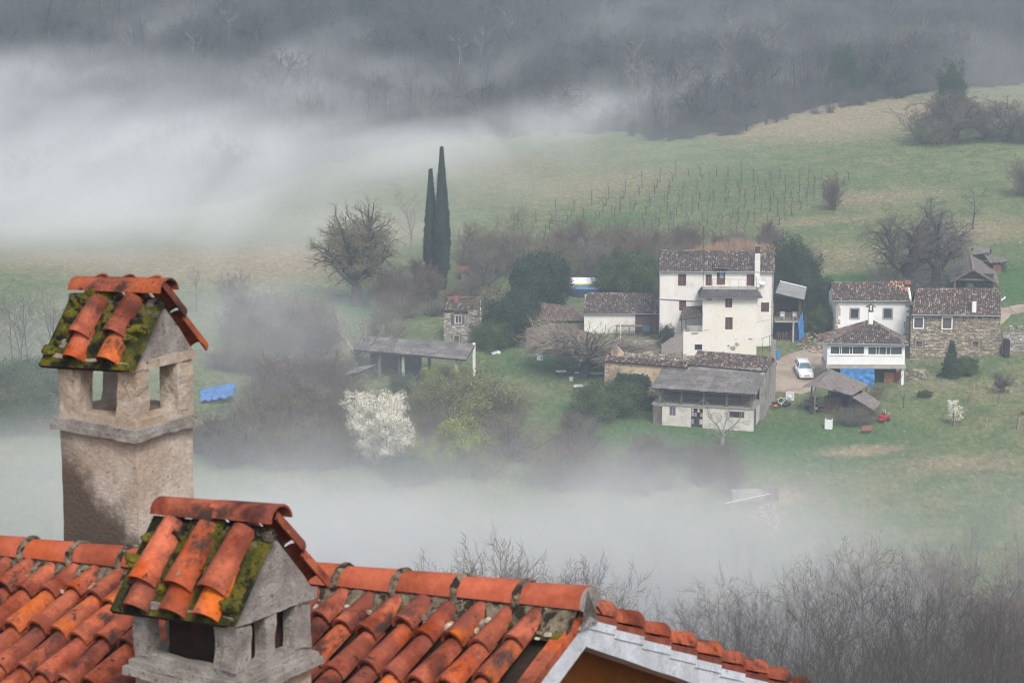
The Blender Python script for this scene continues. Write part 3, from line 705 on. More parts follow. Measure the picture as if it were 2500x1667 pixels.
chimney((332, 1062, 15.9), .68, .58, (1500, 1075, 1048, 908), .37, [(.36, .52, .36), (.70, .52, .34)], (.055, (.25, .76, ((0, .22), (.72, 1)), 0)), 1, 2.0,
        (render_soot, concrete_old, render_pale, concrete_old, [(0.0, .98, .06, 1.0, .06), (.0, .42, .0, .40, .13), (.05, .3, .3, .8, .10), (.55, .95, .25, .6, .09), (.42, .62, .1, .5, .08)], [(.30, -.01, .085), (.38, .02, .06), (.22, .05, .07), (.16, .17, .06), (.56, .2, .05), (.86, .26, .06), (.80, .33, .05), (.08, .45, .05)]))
chimney((573, 1560, 12.9), .73, .68, (2100, 1700, 1665, 1530), .40, [(.22, .60, .46), (.50, .60, .46), (.76, .60, .46)], (.05, (.14, .80, ((0, .19), (.40, .52), (.78, 1)), 0)), 2, 7.0,
        (render_pale, concrete_old, concrete_old, concrete_old, [(0.0, .98, .05, 1.0, .05), (.0, .95, .02, .30, .09), (.3, .45, .3, .9, .06), (.58, .7, .3, .9, .06)], [(.55, .03, .05), (.5, .08, .04), (.2, .08, .05), (.1, .16, .05), (.04, .3, .05), (.9, .5, .05), (.35, .45, .035)]))
# ================================================================== VEGETATION
bark_grey = pmat('grey_bark', (0.115, 0.095, 0.08), (0.07, 0.058, 0.05), 1.2, objr=0.25, rough=.95)
bark_dark = pmat('dark_bark', (0.045, 0.037, 0.032), (0.065, 0.05, 0.04), 1.0, objr=0.25, rough=.95)
bark_pale = pmat('pale_bark', (0.30, 0.27, 0.24), (0.17, 0.155, 0.14), 1.0, objr=0.2, rough=.95)
twig_brown = pmat('brown_twigs', (0.165, 0.135, 0.105), (0.11, 0.095, 0.08), .5, island=.3, rough=.95, grain=0)
twig_grey = pmat('grey_twigs', (0.19, 0.165, 0.15), (0.13, 0.115, 0.105), .5, island=.3, rough=.95, grain=0)
twig_red = pmat('reddish_twigs', (0.155, 0.10, 0.085), (0.11, 0.08, 0.07), .5, island=.3, rough=.95, grain=0)
twig_pale = pmat('pale_twigs', (0.34, 0.31, 0.28), (0.22, 0.20, 0.18), .5, island=.3, rough=.95, grain=0)
twig_olive = pmat('olive_twigs', (0.23, 0.20, 0.12), (0.16, 0.14, 0.09), .5, island=.3, rough=.95, grain=0)
leaf_dark = pmat('dark_leaves', (0.022, 0.040, 0.020), (0.040, 0.062, 0.026), .45, island=.45, rough=.8, grain=0)
leaf_cyp = pmat('cypress_leaves', (0.020, 0.030, 0.018), (0.032, 0.042, 0.022), .6, island=.4, rough=.9, grain=0)
leaf_mid = pmat('green_leaves', (0.045, 0.075, 0.025), (0.075, 0.105, 0.035), .5, island=.4, rough=.8, grain=0)
leaf_yel = pmat('yellow_leaves', (0.24, 0.26, 0.05), (0.14, 0.18, 0.045), .6, island=.35, rough=.8, grain=0)
petal = pmat('white_petals', (0.86, 0.82, 0.71), (0.74, 0.70, 0.60), 1.0, island=.15, rough=.8, grain=0)

class Grow:
    def __init__(s, seed): s.r = random.Random(seed); s.V = [[], []]; s.F = [[], []]; s.tips = []
    def seg(s, pts, rad, n, w):
        V, F = s.V[w], s.F[w]; k = len(pts); o = len(V)
        for i in range(k):
            d = (pts[min(i + 1, k - 1)] - pts[max(i - 1, 0)]); d.normalize()
            if i == 0: a = d.orthogonal().normalized()
            else: a = a - d * a.dot(d); a.normalize()
            b = d.cross(a)
            for j in range(n):
                t = 6.2832 * j / n; V.append(pts[i] + (a * math.cos(t) + b * math.sin(t)) * rad[i])
        for i in range(k - 1):
            for j in range(n):
                j2 = (j + 1) % n; F.append((o + i * n + j, o + i * n + j2, o + (i + 1) * n + j2, o + (i + 1) * n + j))
    def branch(s, p, d, L, r, lev, P):
        R = s.r; ns = P['segs'][lev]; pts = [p.copy()]; d = d.normalized(); cur = p.copy(); dirs = [d.copy()]
        for i in range(ns):
            wob = P['wob'][lev]
            d = d + Vector((R.gauss(0, wob), R.gauss(0, wob), R.gauss(0, wob * .7) + P['up'][lev])); d.normalize()
            cur = cur + d * (L / ns); pts.append(cur.copy()); dirs.append(d.copy())
        tp = P.get('taper', .35) if lev < len(P['n']) else .4
        rad = [r * (1 - (1 - tp) * i / ns) for i in range(ns + 1)]
        s.seg(pts, rad, 6 if lev == 0 else (4 if lev == 1 else 3), 0 if lev < P.get('wood', 2) else 1)
        if lev >= len(P['n']):
            s.tips.append((pts[-1], d)); return
        n = P['n'][lev]; n = max(1, int(round(n * (1 + R.uniform(-.2, .2)))))
        t0 = P['t0'][lev]
        for c in range(n):
            t = t0 + (1 - t0) * ((c + R.random()) / n) ** P.get('tpow', .8); x = t * ns; i = min(int(x), ns - 1); f = x - i
            q = pts[i].lerp(pts[i + 1], f); dd = dirs[i + 1]
            ang = math.radians((P['ang'][lev] + R.uniform(-12, 12)) * ((P['fan'] - (P['fan'] - .25) * (c + .5) / n) if lev == 0 and 'fan' in P else 1)); az = R.uniform(0, 6.283) if lev else c * 2.4 + R.uniform(-.4, .4)
            a = dd.orthogonal().normalized(); b = dd.cross(a)
            nd = dd * math.cos(ang) + (a * math.cos(az) + b * math.sin(az)) * math.sin(ang)
            s.branch(q, nd, L * P['len'][lev] * R.uniform(.7, 1.15) * (1 - P.get('short', .35) * t if lev == 0 else 1), max(P['rmin'], rad[i] * P['rr'][lev]), lev + 1, P)
    def out(s, k, name, m):
        if not s.V[k]: return None
        V = np.array([tuple(v) for v in s.V[k]]); return npmesh(name, V, s.F[k], m, k == 0)
def mk_tree(seed, H, P, bm, tm, trunks=1, lean=0.0, spread=0.0):
    g = Grow(seed); R = g.r
    for t in range(trunks):
        az = R.uniform(0, 6.28); sp = spread * (R.random() ** .5) if trunks > 1 else lean
        d = Vector((math.cos(az) * sp, math.sin(az) * sp, 1)) if trunks > 1 else Vector((lean, 0, 1))
        g.branch(Vector((R.uniform(-.3, .3), R.uniform(-.3, .3), -.25)) * (1 if trunks > 1 else 0) + Vector((0, 0, -.3)), d, H * P['L0'] * (R.uniform(.7, 1.1) if trunks > 1 else 1), P['r0'] * (R.uniform(.6, 1.1) if trunks > 1 else 1), 0, P)
    allv = g.V[0] + g.V[1]; top = max(v.z for v in allv); w_ = max(abs(v.x) for v in allv)
    return {'t': g.out(0, 'trunk', bm), 'c': g.out(1, 'crown', tm), 'H': top, 'W': 2 * w_, 'g': g}
WOODP = dict(L0=.92, r0=.16, taper=.12, segs=[9, 5, 4, 3, 2], wob=[.05, .12, .16, .2, .2], up=[.02, .10, .07, .04, .02], n=[15, 8, 6], t0=[.25, .2, .15], ang=[48, 42, 40], len=[.42, .42, .42], rr=[.45, .45, .6], rmin=.014)
BROADP = dict(L0=.34, r0=.5, taper=.7, segs=[4, 7, 5, 4, 3], wob=[.04, .11, .18, .22, .2], up=[0, .05, -.01, -.03, -.03], n=[9, 10, 8, 6], t0=[.45, .22, .15, .1], ang=[50, 50, 48, 44], len=[1.55, .50, .48, .55], rr=[.46, .40, .45, .6], rmin=.015, short=.05, wood=3)
SHRUBP = dict(L0=.85, r0=.05, taper=.2, segs=[6, 4, 3, 2], wob=[.10, .16, .2, .2], up=[.03, .06, .04, .02], n=[10, 7, 4], t0=[.12, .12, .1], ang=[36, 38, 38], len=[.45, .42, .5], rr=[.5, .6, .7], rmin=.010, short=.3, wood=1)
PR = {}
for i in range(5):
    P = dict(WOODP); P['n'] = [[15, 8, 6], [13, 9, 6], [16, 7, 5], [12, 8, 7], [18, 7, 5]][i]; P['ang'] = [[48, 42, 40], [38, 40, 40], [55, 42, 40], [32, 36, 38], [60, 45, 40]][i]; P['len'] = [[.42, .42, .42], [.5, .42, .4], [.36, .45, .42], [.5, .4, .4], [.34, .45, .42]][i]
    PR['wood%d' % i] = mk_tree(20 + i, 11, P, [bark_grey, bark_dark, bark_grey, bark_pale, bark_grey][i], [twig_grey, twig_brown, twig_red, twig_pale, twig_olive][i])
for i in range(2):   # low-cost trees for the far, fogged part of the wood
    P = dict(WOODP); P['n'] = [12, 6, 4]; P['rmin'] = .02
    PR['far%d' % i] = mk_tree(60 + i, 11, P, [bark_grey, bark_dark][i], [twig_grey, twig_brown][i])
for i in range(3):
    P = dict(BROADP); P['n'] = [[13, 10, 7, 5], [10, 10, 8, 5], [13, 9, 7, 5]][i]
    PR['broad%d' % i] = mk_tree([43, 41, 42][i], 9, P, [bark_grey, bark_grey, bark_grey][i], [twig_olive, twig_grey, twig_brown][i])
for i in range(4):
    P = dict(SHRUBP); P['up'] = [[.03, .06, .04, .02], [-.03, .02, .0, 0], [.05, .05, .03, 0], [.0, .05, .0, .0]][i]
    PR['shrub%d' % i] = mk_tree(70 + i, 4, P, [bark_grey, bark_dark, bark_grey, bark_dark][i], [twig_brown, twig_grey, twig_red, twig_olive][i], trunks=[14, 16, 12, 18][i], spread=[.55, .9, .3, 1.1][i])
P = dict(BROADP); P['L0'] = .40; P['fan'] = 1.25; P['t0'] = [.5, .2, .15, .1]; P['n'] = [14, 11, 8, 6]; P['ang'] = [62, 48, 46, 44]; P['up'] = [0, .05, .0, -.02, -.02]; P['len'] = [1.25, .46, .46, .5]; P['wob'] = [.04, .10, .16, .2, .2]
PR['walnut'] = mk_tree(47, 9, P, bark_grey, twig_olive)
# shoots rising from a low pollard head
P = dict(L0=.34, r0=.30, taper=.9, segs=[4, 8, 5, 2], wob=[.1, .08, .12, .1], up=[0, -.06, -.03, 0], n=[130, 11, 3], t0=[.78, .15, .2], ang=[58, 30, 30], len=[2.2, .34, .45], rr=[.15, .45, .6], rmin=.014, short=.2, wood=1, tpow=1)
PR['pollard'] = mk_tree(91, 6, P, bark_dark, pmat('shoot_bark', (.32, .275, .22), (.22, .185, .15), 1, island=.35, grain=0), lean=.25)
P = dict(BROADP); P['n'] = [6, 7, 5]; P['wood'] = 1; P['r0'] = .3; P['rmin'] = .03
PR['dead'] = mk_tree(95, 7, P, bark_pale, twig_pale, lean=-.1)

def leafy(name, seed, n, shape, size, m, flat=.6, per=9, spread=.35):
    """leaf clumps: n clumps of small faces at points given by shape(rng) -> (point, outward)"""
    R = np.random.default_rng(seed); P_ = []; O_ = []
    rr = random.Random(seed)
    for i in range(n):
        p, o = shape(rr); P_.append(p); O_.append(o)
    P_ = np.array(P_); O_ = np.array(O_)
    c = np.repeat(P_, per, 0) + R.normal(0, spread, (n * per, 3)); o = np.repeat(O_, per, 0) + R.normal(0, flat, (n * per, 3))
    o /= np.linalg.norm(o, axis=1)[:, None] + 1e-9
    a = np.cross(o, R.normal(0, 1, o.shape)); a /= np.linalg.norm(a, axis=1)[:, None] + 1e-9; b = np.cross(o, a)
    s = size * R.uniform(.6, 1.3, (len(c), 1))
    V = np.stack([c - a * s, c + b * s * .55, c + a * s, c - b * s * .55], 1).reshape(-1, 3)
    return npmesh(name, V, np.arange(len(V)).reshape(-1, 4), m)
def ell(rx, rz, cz, shell=.55, lump=.25, sd=0):
    def f(R):
        while 1:
            v = Vector((R.gauss(0, 1), R.gauss(0, 1), R.gauss(0, 1))).normalized()
            q = 1 + lump * mnoise.noise(v * 2.2 + Vector((sd, 0, 0))) * 2 + lump * .5 * mnoise.noise(v * 6 + Vector((sd, 3, 0)))
            k = (shell + (1 - shell) * R.random() ** .6) * q
            p = Vector((v.x * rx * k, v.y * rx * k, cz + v.z * rz * k))
            if p.z > .1: return p, v
    return f
def column(rx, H, sd=0):
    def f(R):
        t = R.random() ** .85; a = R.uniform(0, 6.283)
        prof = (min(1, (t + .12) * 2.6)) * (1 - max(0, (t - .35) / .65) ** 1.2) * .98 + .02
        q = 1 + .34 * mnoise.noise(Vector((math.cos(a) * 2, math.sin(a) * 2, t * 16 + sd)))
        r = rx * prof * q * (.75 + .25 * R.random())
        return Vector((math.cos(a) * r, math.sin(a) * r, t * H)), Vector((math.cos(a), math.sin(a), .9))
    return f
def stem(name, H, r, m):
    mb = MB(); mb.tube([(0, 0, -.4), (.03, .02, H * .5), (0, 0, H)], [r, r * .7, r * .25], 6); return mb.mesh('trunk', m, True)
PR['cypress'] = {'t': stem('trunk', 15, .22, bark_dark), 'c': leafy('crown', 5, 6500, column(1.0, 18), .10, leaf_cyp, .35, 9, .07), 'H': 18.2, 'W': 2.1}
PR['cypress2'] = {'t': stem('trunk', 12, .2, bark_dark), 'c': leafy('crown', 6, 5200, column(.82, 15, 7), .10, leaf_cyp, .35, 9, .07), 'H': 15.2, 'W': 1.7}
for nm, sd, rx, rz, cz, n, sz, m, lump in (('ever0', 1, 2.2, 2.3, 2.2, 3400, .085, leaf_dark, .08), ('ever1', 2, 2.0, 2.2, 2.1, 2900, .085, leaf_dark, .5), ('ever2', 3, 2.0, 1.5, 1.3, 2600, .075, leaf_mid, .6), ('ever3', 4, 2.0, 2.2, 2.0, 2200, .08, leaf_yel, .6), ('ever4', 5, 2.2, 2.0, 1.8, 2600, .07, pmat('olive_leaves', (0.12, 0.135, 0.05), (0.18, 0.165, 0.075), .5, island=.4, rough=.9, grain=0), .7)):
    PR[nm] = {'t': stem('trunk', cz * 1.5, .14, bark_dark), 'c': leafy('crown', sd, n, ell(rx, rz, cz, .5, lump, sd * 3), sz, m, .7, 10, .16), 'H': cz + rz, 'W': rx * 2}
def cone(rx, H):
    def f(R):
        t = R.random() ** 1.3; a = R.uniform(0, 6.283); r = rx * (1 - t) * (.45 + .55 * R.random()) * (1 + .3 * math.sin(t * 40)) + .03
        return Vector((math.cos(a) * r, math.sin(a) * r, t * H + .15 - r * .15)), Vector((math.cos(a), math.sin(a), .2))
    return f
PR['fir'] = {'t': stem('trunk', 3.2, .07, bark_dark), 'c': leafy('crown', 11, 900, cone(1.25, 3.5), .11, leaf_dark, .5, 9, .09), 'H': 3.6, 'W': 2.5}
def blossom(base, n, spread, size, seed, per=7):
    tips = base['g'].tips
    def f(R):
        p, d = R.choice(tips); return p - d * R.uniform(0, .5), d
    return leafy('blossom', seed, n, f, size, petal, 1.0, per, spread)
P = dict(SHRUBP); P['r0'] = .09; P['rmin'] = .012; P['n'] = [11, 8, 4]
bs_ = mk_tree(88, 6.5, P, bark_dark, twig_grey, trunks=11, spread=.5)
bs_['x'] = blossom(bs_, 8000, .14, .056, 3, 8); PR['blossom'] = bs_
P = dict(WOODP); P['L0'] = .9; P['r0'] = .07; P['n'] = [9, 5, 3]; P['rmin'] = .012
b2 = mk_tree(89, 3.0, P, bark_dark, twig_grey); b2['x'] = blossom(b2, 500, .06, .045, 4, 6); PR['blossom_small'] = b2
P = dict(WOODP); P['r0'] = .06; P['n'] = [8, 5, 3]; P['rmin'] = .012
PR['sapling'] = mk_tree(97, 3.0, P, bark_dark, twig_grey)
PR['sapling1'] = mk_tree(98, 3.0, P, bark_grey, twig_brown)
rt_ = random.Random(55)
def plant(proto, px=None, py=None, hpx=None, label='', name='bare_tree', cat='tree', group=None, H=None, D=None, wf=1.0, xy=None, rz=None, z=None):
    if xy is not None: p = Vector((xy[0], xy[1], h(*xy)))
    elif D is not None:
        r = ray(px, py if py else 833); x = r.x / r.y * D; p = Vector((x, D, h(x, D)))
    else: p = gp(px, py)
    pr = PR[proto]
    if H is None: H = hpx / ppm(p)
    s = H / pr['H']; o = thing(name, label, cat, p, rt_.uniform(0, 6.28) if rz is None else rz, group)
    o.scale = (s * wf, s * wf, s)
    if pr['t'] is not None: link('trunk', pr['t'], o)
    if pr['c'] is not None: link('crown', pr['c'], o)
    if pr.get('x') is not None: link('blossom', pr['x'], o)
    return o

twig_dark = pmat('dark_twigs', (0.060, 0.050, 0.044), (0.085, 0.070, 0.055), .5, island=.35, rough=.95, grain=0)
for i in range(2):
    P = dict(WOODP); P['n'] = [[17, 9, 6], [14, 10, 7]][i]; P['rmin'] = .008; P['r0'] = .12; P['ang'] = [[42, 40, 38], [34, 36, 36]][i]; P['len'] = [.46, .44, .45]
    PR['near%d' % i] = mk_tree(120 + i, 13, P, bark_dark, twig_dark)
wood_tone = pmat('slate_twigs', (0.072, 0.070, 0.072), (0.115, 0.10, 0.092), .15, island=.3, rough=.95, grain=0)
for k in ('far0', 'far1', 'wood0', 'wood1', 'wood2', 'shrub0', 'shrub1', 'shrub2', 'shrub3', 'broad1', 'broad2'):   # the same kinds in the darker tone of the damp hillside wood
    q = dict(PR[k])
    for a, mt_ in (('t', bark_dark), ('c', wood_tone)): q[a] = q[a].copy(); q[a].materials.clear(); q[a].materials.append(mt_)
    PR['d_' + k] = q
# --- single trees and shrubs that stand out
ivy_t = plant('walnut', 873, 748, 278, 'spreading bare walnut tree with ivy climbing its trunk in the misty meadow', 'walnut_tree', rz=1.0)
g0 = PR['walnut']['g']; wv = [v for v in g0.V[0] if 0.2 < v.z < 6.2]
def ivyf(R):
    p = R.choice(wv); return Vector(p) + Vector((R.gauss(0, .12), R.gauss(0, .12), 0)), Vector((R.gauss(0, 1), R.gauss(0, 1), .2)).normalized()
wv = [v for v in wv if math.hypot(v.x, v.y) < (.55 + max(0, v.z - 1.5) * .16) or (abs(v.x - v.z * .35 + .4) < .35 and abs(v.y) < 1.2 and 2 < v.z < 5.5)]
link('ivy', leafy('ivy', 21, 1100, ivyf, .07, leaf_dark, .8, 8, .14), ivy_t)
plant('wood3', 1003, 640, 190, 'pale bare tree faint in the mist behind the tall cypresses', name='bare_tree', wf=1.3)
plant('cypress', 1080, 706, 350, 'taller of the two dark cypresses standing side by side', 'cypress_tree', wf=1.05)
plant('cypress2', 1053, 700, 290, 'shorter cypress on the left of the pair', 'cypress_tree', wf=1.15)
plant('ever0', 1321, 752, 136, 'big round dark evergreen bush left of the low white outbuilding', 'evergreen_bush', 'bush', wf=1.12)
plant('ever1', 1275, 790, 75, 'dark evergreen bush in front of the big round one', 'evergreen_bush', 'bush', wf=1.1)
plant('ever1', 1240, 835, 110, 'dark evergreen thicket right of the ruined stone house', 'evergreen_bush', 'bush', wf=1.2)
plant('ever2', 1195, 850, 60, 'dark low bush at the foot of the ruined stone house', 'evergreen_bush', 'bush')
plant('pollard', 1418, 925, 188, 'leaning pollard tree with a mop of bare arching shoots', 'pollard_tree', wf=1.4, rz=0.2)
plant('dead', 868, 905, 150, 'silvery dead tree rising in front of the long open shed', 'dead_tree', wf=1.0)
plant('blossom', 930, 1140, 205, 'large shrub covered in white blossom below the long open shed', 'blossoming_tree', wf=1.0)
plant('blossom_small', 2325, 1040, 68, 'small white blossoming tree alone on the right hand lawn', 'blossoming_tree', wf=1.15)
plant('ever1', 1925, 735, 140, 'tall dark evergreen behind the big white house', 'evergreen_tree', wf=.65)
plant('ever1', 1958, 740, 118, 'dark evergreen with bare twigs behind the covered balcony', 'evergreen_tree', wf=.8)
plant('ever1', 2000, 770, 80, 'dark evergreen bush between the big white house and the lane', 'evergreen_bush', 'bush', wf=1.3)
plant('ever2', 2020, 812, 60, 'low green bush beside the top of the gravel yard', 'evergreen_bush', 'bush', wf=1.2)
plant('shrub0', 1950, 690, 110, 'bare twiggy tree standing over the dark evergreens behind the white house', name='bare_tree', wf=1.0)
plant('shrub2', 2035, 512, 92, 'lone fan shaped bare shrub at the corner of the vineyard', 'bare_shrub', 'shrub', wf=1.15)
plant('broad1', 2285, 700, 235, 'large dark bare tree left of the thatched barn on the slope', wf=1.05, rz=2.)
plant('broad2', 2205, 705, 205, 'dense bare tree behind the white farmhouse roof', wf=1.05)
plant('shrub1', 2200, 712, 110, 'tangle of bare brush at the foot of the large trees', 'bare_shrub', 'shrub', wf=1.4)
plant('wood0', 2375, 560, 120, 'faint bare tree behind the large dark one on the right', wf=1.8)
plant('shrub0', 2505, 480, 110, 'round bare bush at the right edge of the upper meadow', 'bare_shrub', 'shrub', wf=1.1)
plant('dead', 2213, 712, 60, 'broken pale fruit tree stump with arching limbs behind the white farmhouse', 'dead_tree', wf=1.9)
for i, (px, py, hp, wf) in enumerate([(2255, 350, 110, 1.5), (2330, 345, 140, 1.4), (2400, 340, 95, 1.6), (2465, 345, 120, 1.3), (2290, 352, 80, 1.6), (2500, 348, 100, 1.3)]):
    plant(['shrub0', 'broad2', 'shrub1', 'broad1', 'shrub3', 'shrub0'][i], px, py, hp, 'bare bushes in the clump at the upper right edge of the meadow', 'bare_shrub', 'shrub', 'clump at the top of the right meadow', wf=wf)
plant('ever1', 2318, 300, 130, 'dark ivy covered tree in the clump at the top of the right meadow', 'ivy_covered_tree', wf=.55)
plant('fir', 2322, 918, 82, 'small dark conifer in front of the stone house', 'conifer_tree', wf=1.0)
plant('ever2', 2355, 915, 40, 'dark low bush touching the small conifer', 'evergreen_bush', 'bush')
plant('broad2', 2445, 958, 56, 'small round headed tree on the lawn below the stone house', 'small_tree', wf=1.0)
plant('ever2', 2258, 968, 14, 'flat dark cushion bush on the lawn', 'low_bush', 'bush', wf=1.6)
plant('sapling', 2205, 995, 52, 'crooked young tree by the corner post of the white porch', 'young_tree', wf=1.2)
plant('sapling', 2437, 985, 44, 'thin sapling on the lawn below the round headed tree', 'young_tree')
plant('sapling1', 2482, 1048, 60, 'sapling with a pale tied stake near the right edge', 'young_tree')
plant('sapling1', 2363, 986, 42, 'thin sapling above the small white blossoming tree', 'young_tree')
plant('dead', 1762, 1085, 105, 'bare pale tree in front of the ruined barn', 'bare_tree', wf=1.0)
plant('sapling', 2030, 1150, 50, 'dead looking sapling in the grass below the wood shed', 'young_tree', wf=1.3)
plant('ever3', 1128, 1150, 125, 'yellow green bush right of the white blossoming tree', 'green_bush', 'bush', wf=1.0)
plant('ever3', 1030, 1165, 85, 'bright yellow green bush low beside the blossoming tree', 'green_bush', 'bush', wf=.8)
plant('ever2', 1000, 1175, 60, 'green bush in the mist under the blossoming tree', 'green_bush', 'bush', wf=1.3)
plant('ever4', 1165, 1062, 140, 'big olive green bush right of the white blossoming tree', 'olive_bush', 'bush', wf=1.15)
plant('ever4', 1080, 1030, 100, 'olive bush just behind the white blossoming tree', 'olive_bush', 'bush', wf=1.1)
plant('shrub3', 1130, 1060, 150, 'large olive brown shrub behind the yellow green bushes', 'bare_shrub', 'shrub', wf=1.2)
plant('shrub3', 1200, 1050, 130, 'olive brown shrub with bare pale branches on its right', 'bare_shrub', 'shrub', wf=1.1)
plant('shrub1', 1240, 1120, 130, 'pale branched bare shrub in the mist below the meadow', 'bare_shrub', 'shrub', wf=1.3)
for i, (px, py, hp, pr, wf) in enumerate([(1055, 960, 60, 'ever3', .9), (1120, 950, 50, 'ever3', .9), (1185, 960, 45, 'ever3', .8), (985, 960, 45, 'ever2', 1.)]):
    plant(pr, px, py, hp, 'yellow green bamboo like bushes under the open shed', 'green_bush', 'bush', 'green bushes under the open shed', wf=wf)
plant('shrub0', 565, 750, 100, 'twiggy bare shrub in the mist right of the tall chimney', 'bare_shrub', 'shrub', wf=1.1)
plant('wood0', 480, 760, 115, 'slender bare tree in the mist next to the tall chimney', wf=1.1)
plant('shrub1', 1420, 1090, 100, 'dark purple brown bush at the corner of the garden by the barn', 'bare_shrub', 'shrub', wf=1.2)
plant('shrub2', 1385, 1075, 80, 'dark bush left of the purple brown one', 'bare_shrub', 'shrub', wf=1.4)
plant('ever2', 1480, 1015, 75, 'mass of ivy and bramble against the yellow ruined wall', 'ivy_thicket', 'ivy', wf=1.3)
plant('ever1', 1628, 850, 52, 'dark laurel bush at the left corner of the big white house', 'evergreen_bush', 'bush', wf=.75)
# --- rows and thickets: (label, group, name, category, protos, count, px range, py range, height px range, seed)
def thicket(label, group, protos, n, xr, yr, hr, seed, name='bare_shrub', cat='shrub', wf=(1.0, 1.5), fn=None):
    R = random.Random(seed)
    for i in range(n):
        px = R.uniform(*xr); py = R.uniform(*yr)
        if fn and not fn(px, py): continue
        plant(R.choice(protos), px, py, R.uniform(*hr), label, name, cat, group, wf=R.uniform(*wf))
thicket('bare brown shrubs of the hedgerow between cypresses and white house', 'hedgerow shrubs behind the farmyard', ['shrub0', 'shrub2', 'shrub1', 'shrub3'], 46, (1110, 1620), (620, 690), (60, 105), 3)
thicket('slender bare trees growing out of the hedgerow behind the farmyard', 'hedgerow trees behind the farmyard', ['wood0', 'wood1', 'wood2', 'sapling'], 16, (1120, 1680), (610, 680), (90, 140), 4, 'bare_tree', 'tree', (.8, 1.2))
thicket('brown brush behind the roof ridge of the big white house', 'brush behind the big white house', ['shrub0', 'shrub2', 'shrub1'], 14, (1640, 1900), (600, 640), (50, 80), 5)
thicket('dark ivy bushes left of the big white house', 'ivy bushes behind the low outbuilding', ['ever1', 'ever2'], 7, (1500, 1615), (700, 722), (55, 85), 6, 'evergreen_bush', 'bush', (.7, 1.2))
thicket('grey brown scrub below the walnut tree', 'scrub below the walnut tree', ['shrub0', 'shrub1', 'shrub2', 'shrub3'], 34, (560, 960), (770, 870), (60, 110), 7, fn=lambda x, y: not (815 < x < 935 and y < 862))
thicket('brown bushes between the walnut and the cypresses', 'bushes at the foot of the cypresses', ['shrub0', 'shrub2', 'shrub1'], 22, (940, 1180), (690, 780), (55, 100), 8)
thicket('dense dark thicket left of the blossoming tree', 'thicket on the bank below the open shed', ['shrub0', 'shrub1', 'shrub3', 'shrub2', 'shrub1', 'shrub0'], 100, (480, 835), (960, 1150), (75, 130), 9, fn=lambda x, y: not (x < 640 and y < 1080))
thicket('bare bushes right of the blossoming tree', 'bushes on the bank right of the blossoming tree', ['shrub0', 'shrub3', 'shrub1'], 16, (960, 1260), (1010, 1170), (60, 100), 10)
thicket('brown thicket on the bank below the ruined barn', 'thicket below the ruined barn', ['shrub0', 'shrub1', 'shrub2', 'shrub3', 'shrub1', 'shrub2', 'shrub0'], 46, (1360, 1790), (1110, 1210), (60, 105), 11, fn=lambda x, y: y > 1110 + (x - 1360) * .06)
thicket('slender bare trees left of the tall chimney', 'row of bare trees at the left edge', ['wood0', 'wood1', 'far0'], 9, (-30, 135), (885, 930), (190, 240), 12, 'bare_tree', 'tree', (.8, 1.2))
thicket('dark scrub left of the tall chimney', 'scrub at the left edge', ['shrub1', 'shrub3', 'ever2', 'shrub0'], 16, (-30, 150), (930, 1060), (60, 100), 13)
thicket('grey scrub right of the tall chimney', 'scrub right of the tall chimney', ['shrub0', 'shrub1', 'shrub3'], 22, (540, 760), (830, 930), (45, 75), 14)
# --- valley woodland in front: individual trees, larger ones near the lower right corner
R = random.Random(31); cnt = 0
def topmax(px):   # the tree tops seen against the mist
    return np.interp(px, [900, 1050, 1250, 1450, 1700, 1850, 1950, 2100, 2200, 2350, 2500, 2600], [1400, 1330, 1300, 1350, 1330, 1330, 1300, 1260, 1240, 1290, 1260, 1260])
for i in range(85):
    D = R.uniform(172, 214); px = R.uniform(950, 2620)
    r = ray(px, 833); x = r.x / r.y * D; g = h(x, D)
    tp = topmax(px) + R.uniform(0, 110) + (214 - D) * 1.2
    rr_ = ray(px, tp); zt = CAM_H + rr_.z / rr_.y * D; Ht = min(15, max(6, zt - g))
    plant(R.choice(['wood0', 'wood1', 'wood2', 'wood4', 'far0', 'wood0']), xy=(x, D), H=Ht, label='slender bare tree of the misty valley wood %s' % ('behind the roof ridge' if px < 1450 else 'above the far verge of the roof' if px < 1850 else 'above the roof gutter' if px < 2100 else 'below the right hand lawn' if px < 2350 else 'at the right edge of the photo'), group='bare trees in the valley bottom', wf=R.uniform(.8, 1.25))
for i, (px, D, top) in enumerate([(2090, 128, 1345), (2170, 122, 1400), (2000, 136, 1420), (2245, 118, 1430), (2130, 140, 1380), (2060, 116, 1500), (2320, 130, 1440), (2390, 122, 1500), (2210, 134, 1370), (1960, 124, 1530), (2290, 112, 1560), (2460, 128, 1520), (2150, 108, 1560), (2020, 110, 1580), (2530, 118, 1560), (1900, 150, 1450), (2400, 145, 1420), (2480, 150, 1440), (2250, 150, 1390), (1820, 158, 1460), (2550, 140, 1470), (1750, 162, 1480), (2340, 160, 1400), (1650, 165, 1470), (1550, 168, 1480), (1480, 170, 1460)] + [(1720 + 38 * q + 23 * (q % 3), [150, 132, 142, 124][q % 4], [1500, 1440, 1470, 1540, 1420][q % 5]) for q in range(22)]):
    r = ray(px, top); x = r.x / r.y * D; z = CAM_H + r.z / r.y * D
    plant(['near0', 'near1'][i % 2], xy=(x, D), H=z - h(x, D), label='dark bare tree %s, its top %s' % ('just right of the roof gutter' if px < 2000 else 'right of the gutter' if px < 2200 else 'near the lower right corner' if px < 2400 else 'at the right edge', 'tallest' if top < 1390 else 'at middle height' if top < 1470 else 'low at the frame bottom'), group='dark bare trees on the near slope', wf=R.uniform(.75, .95))
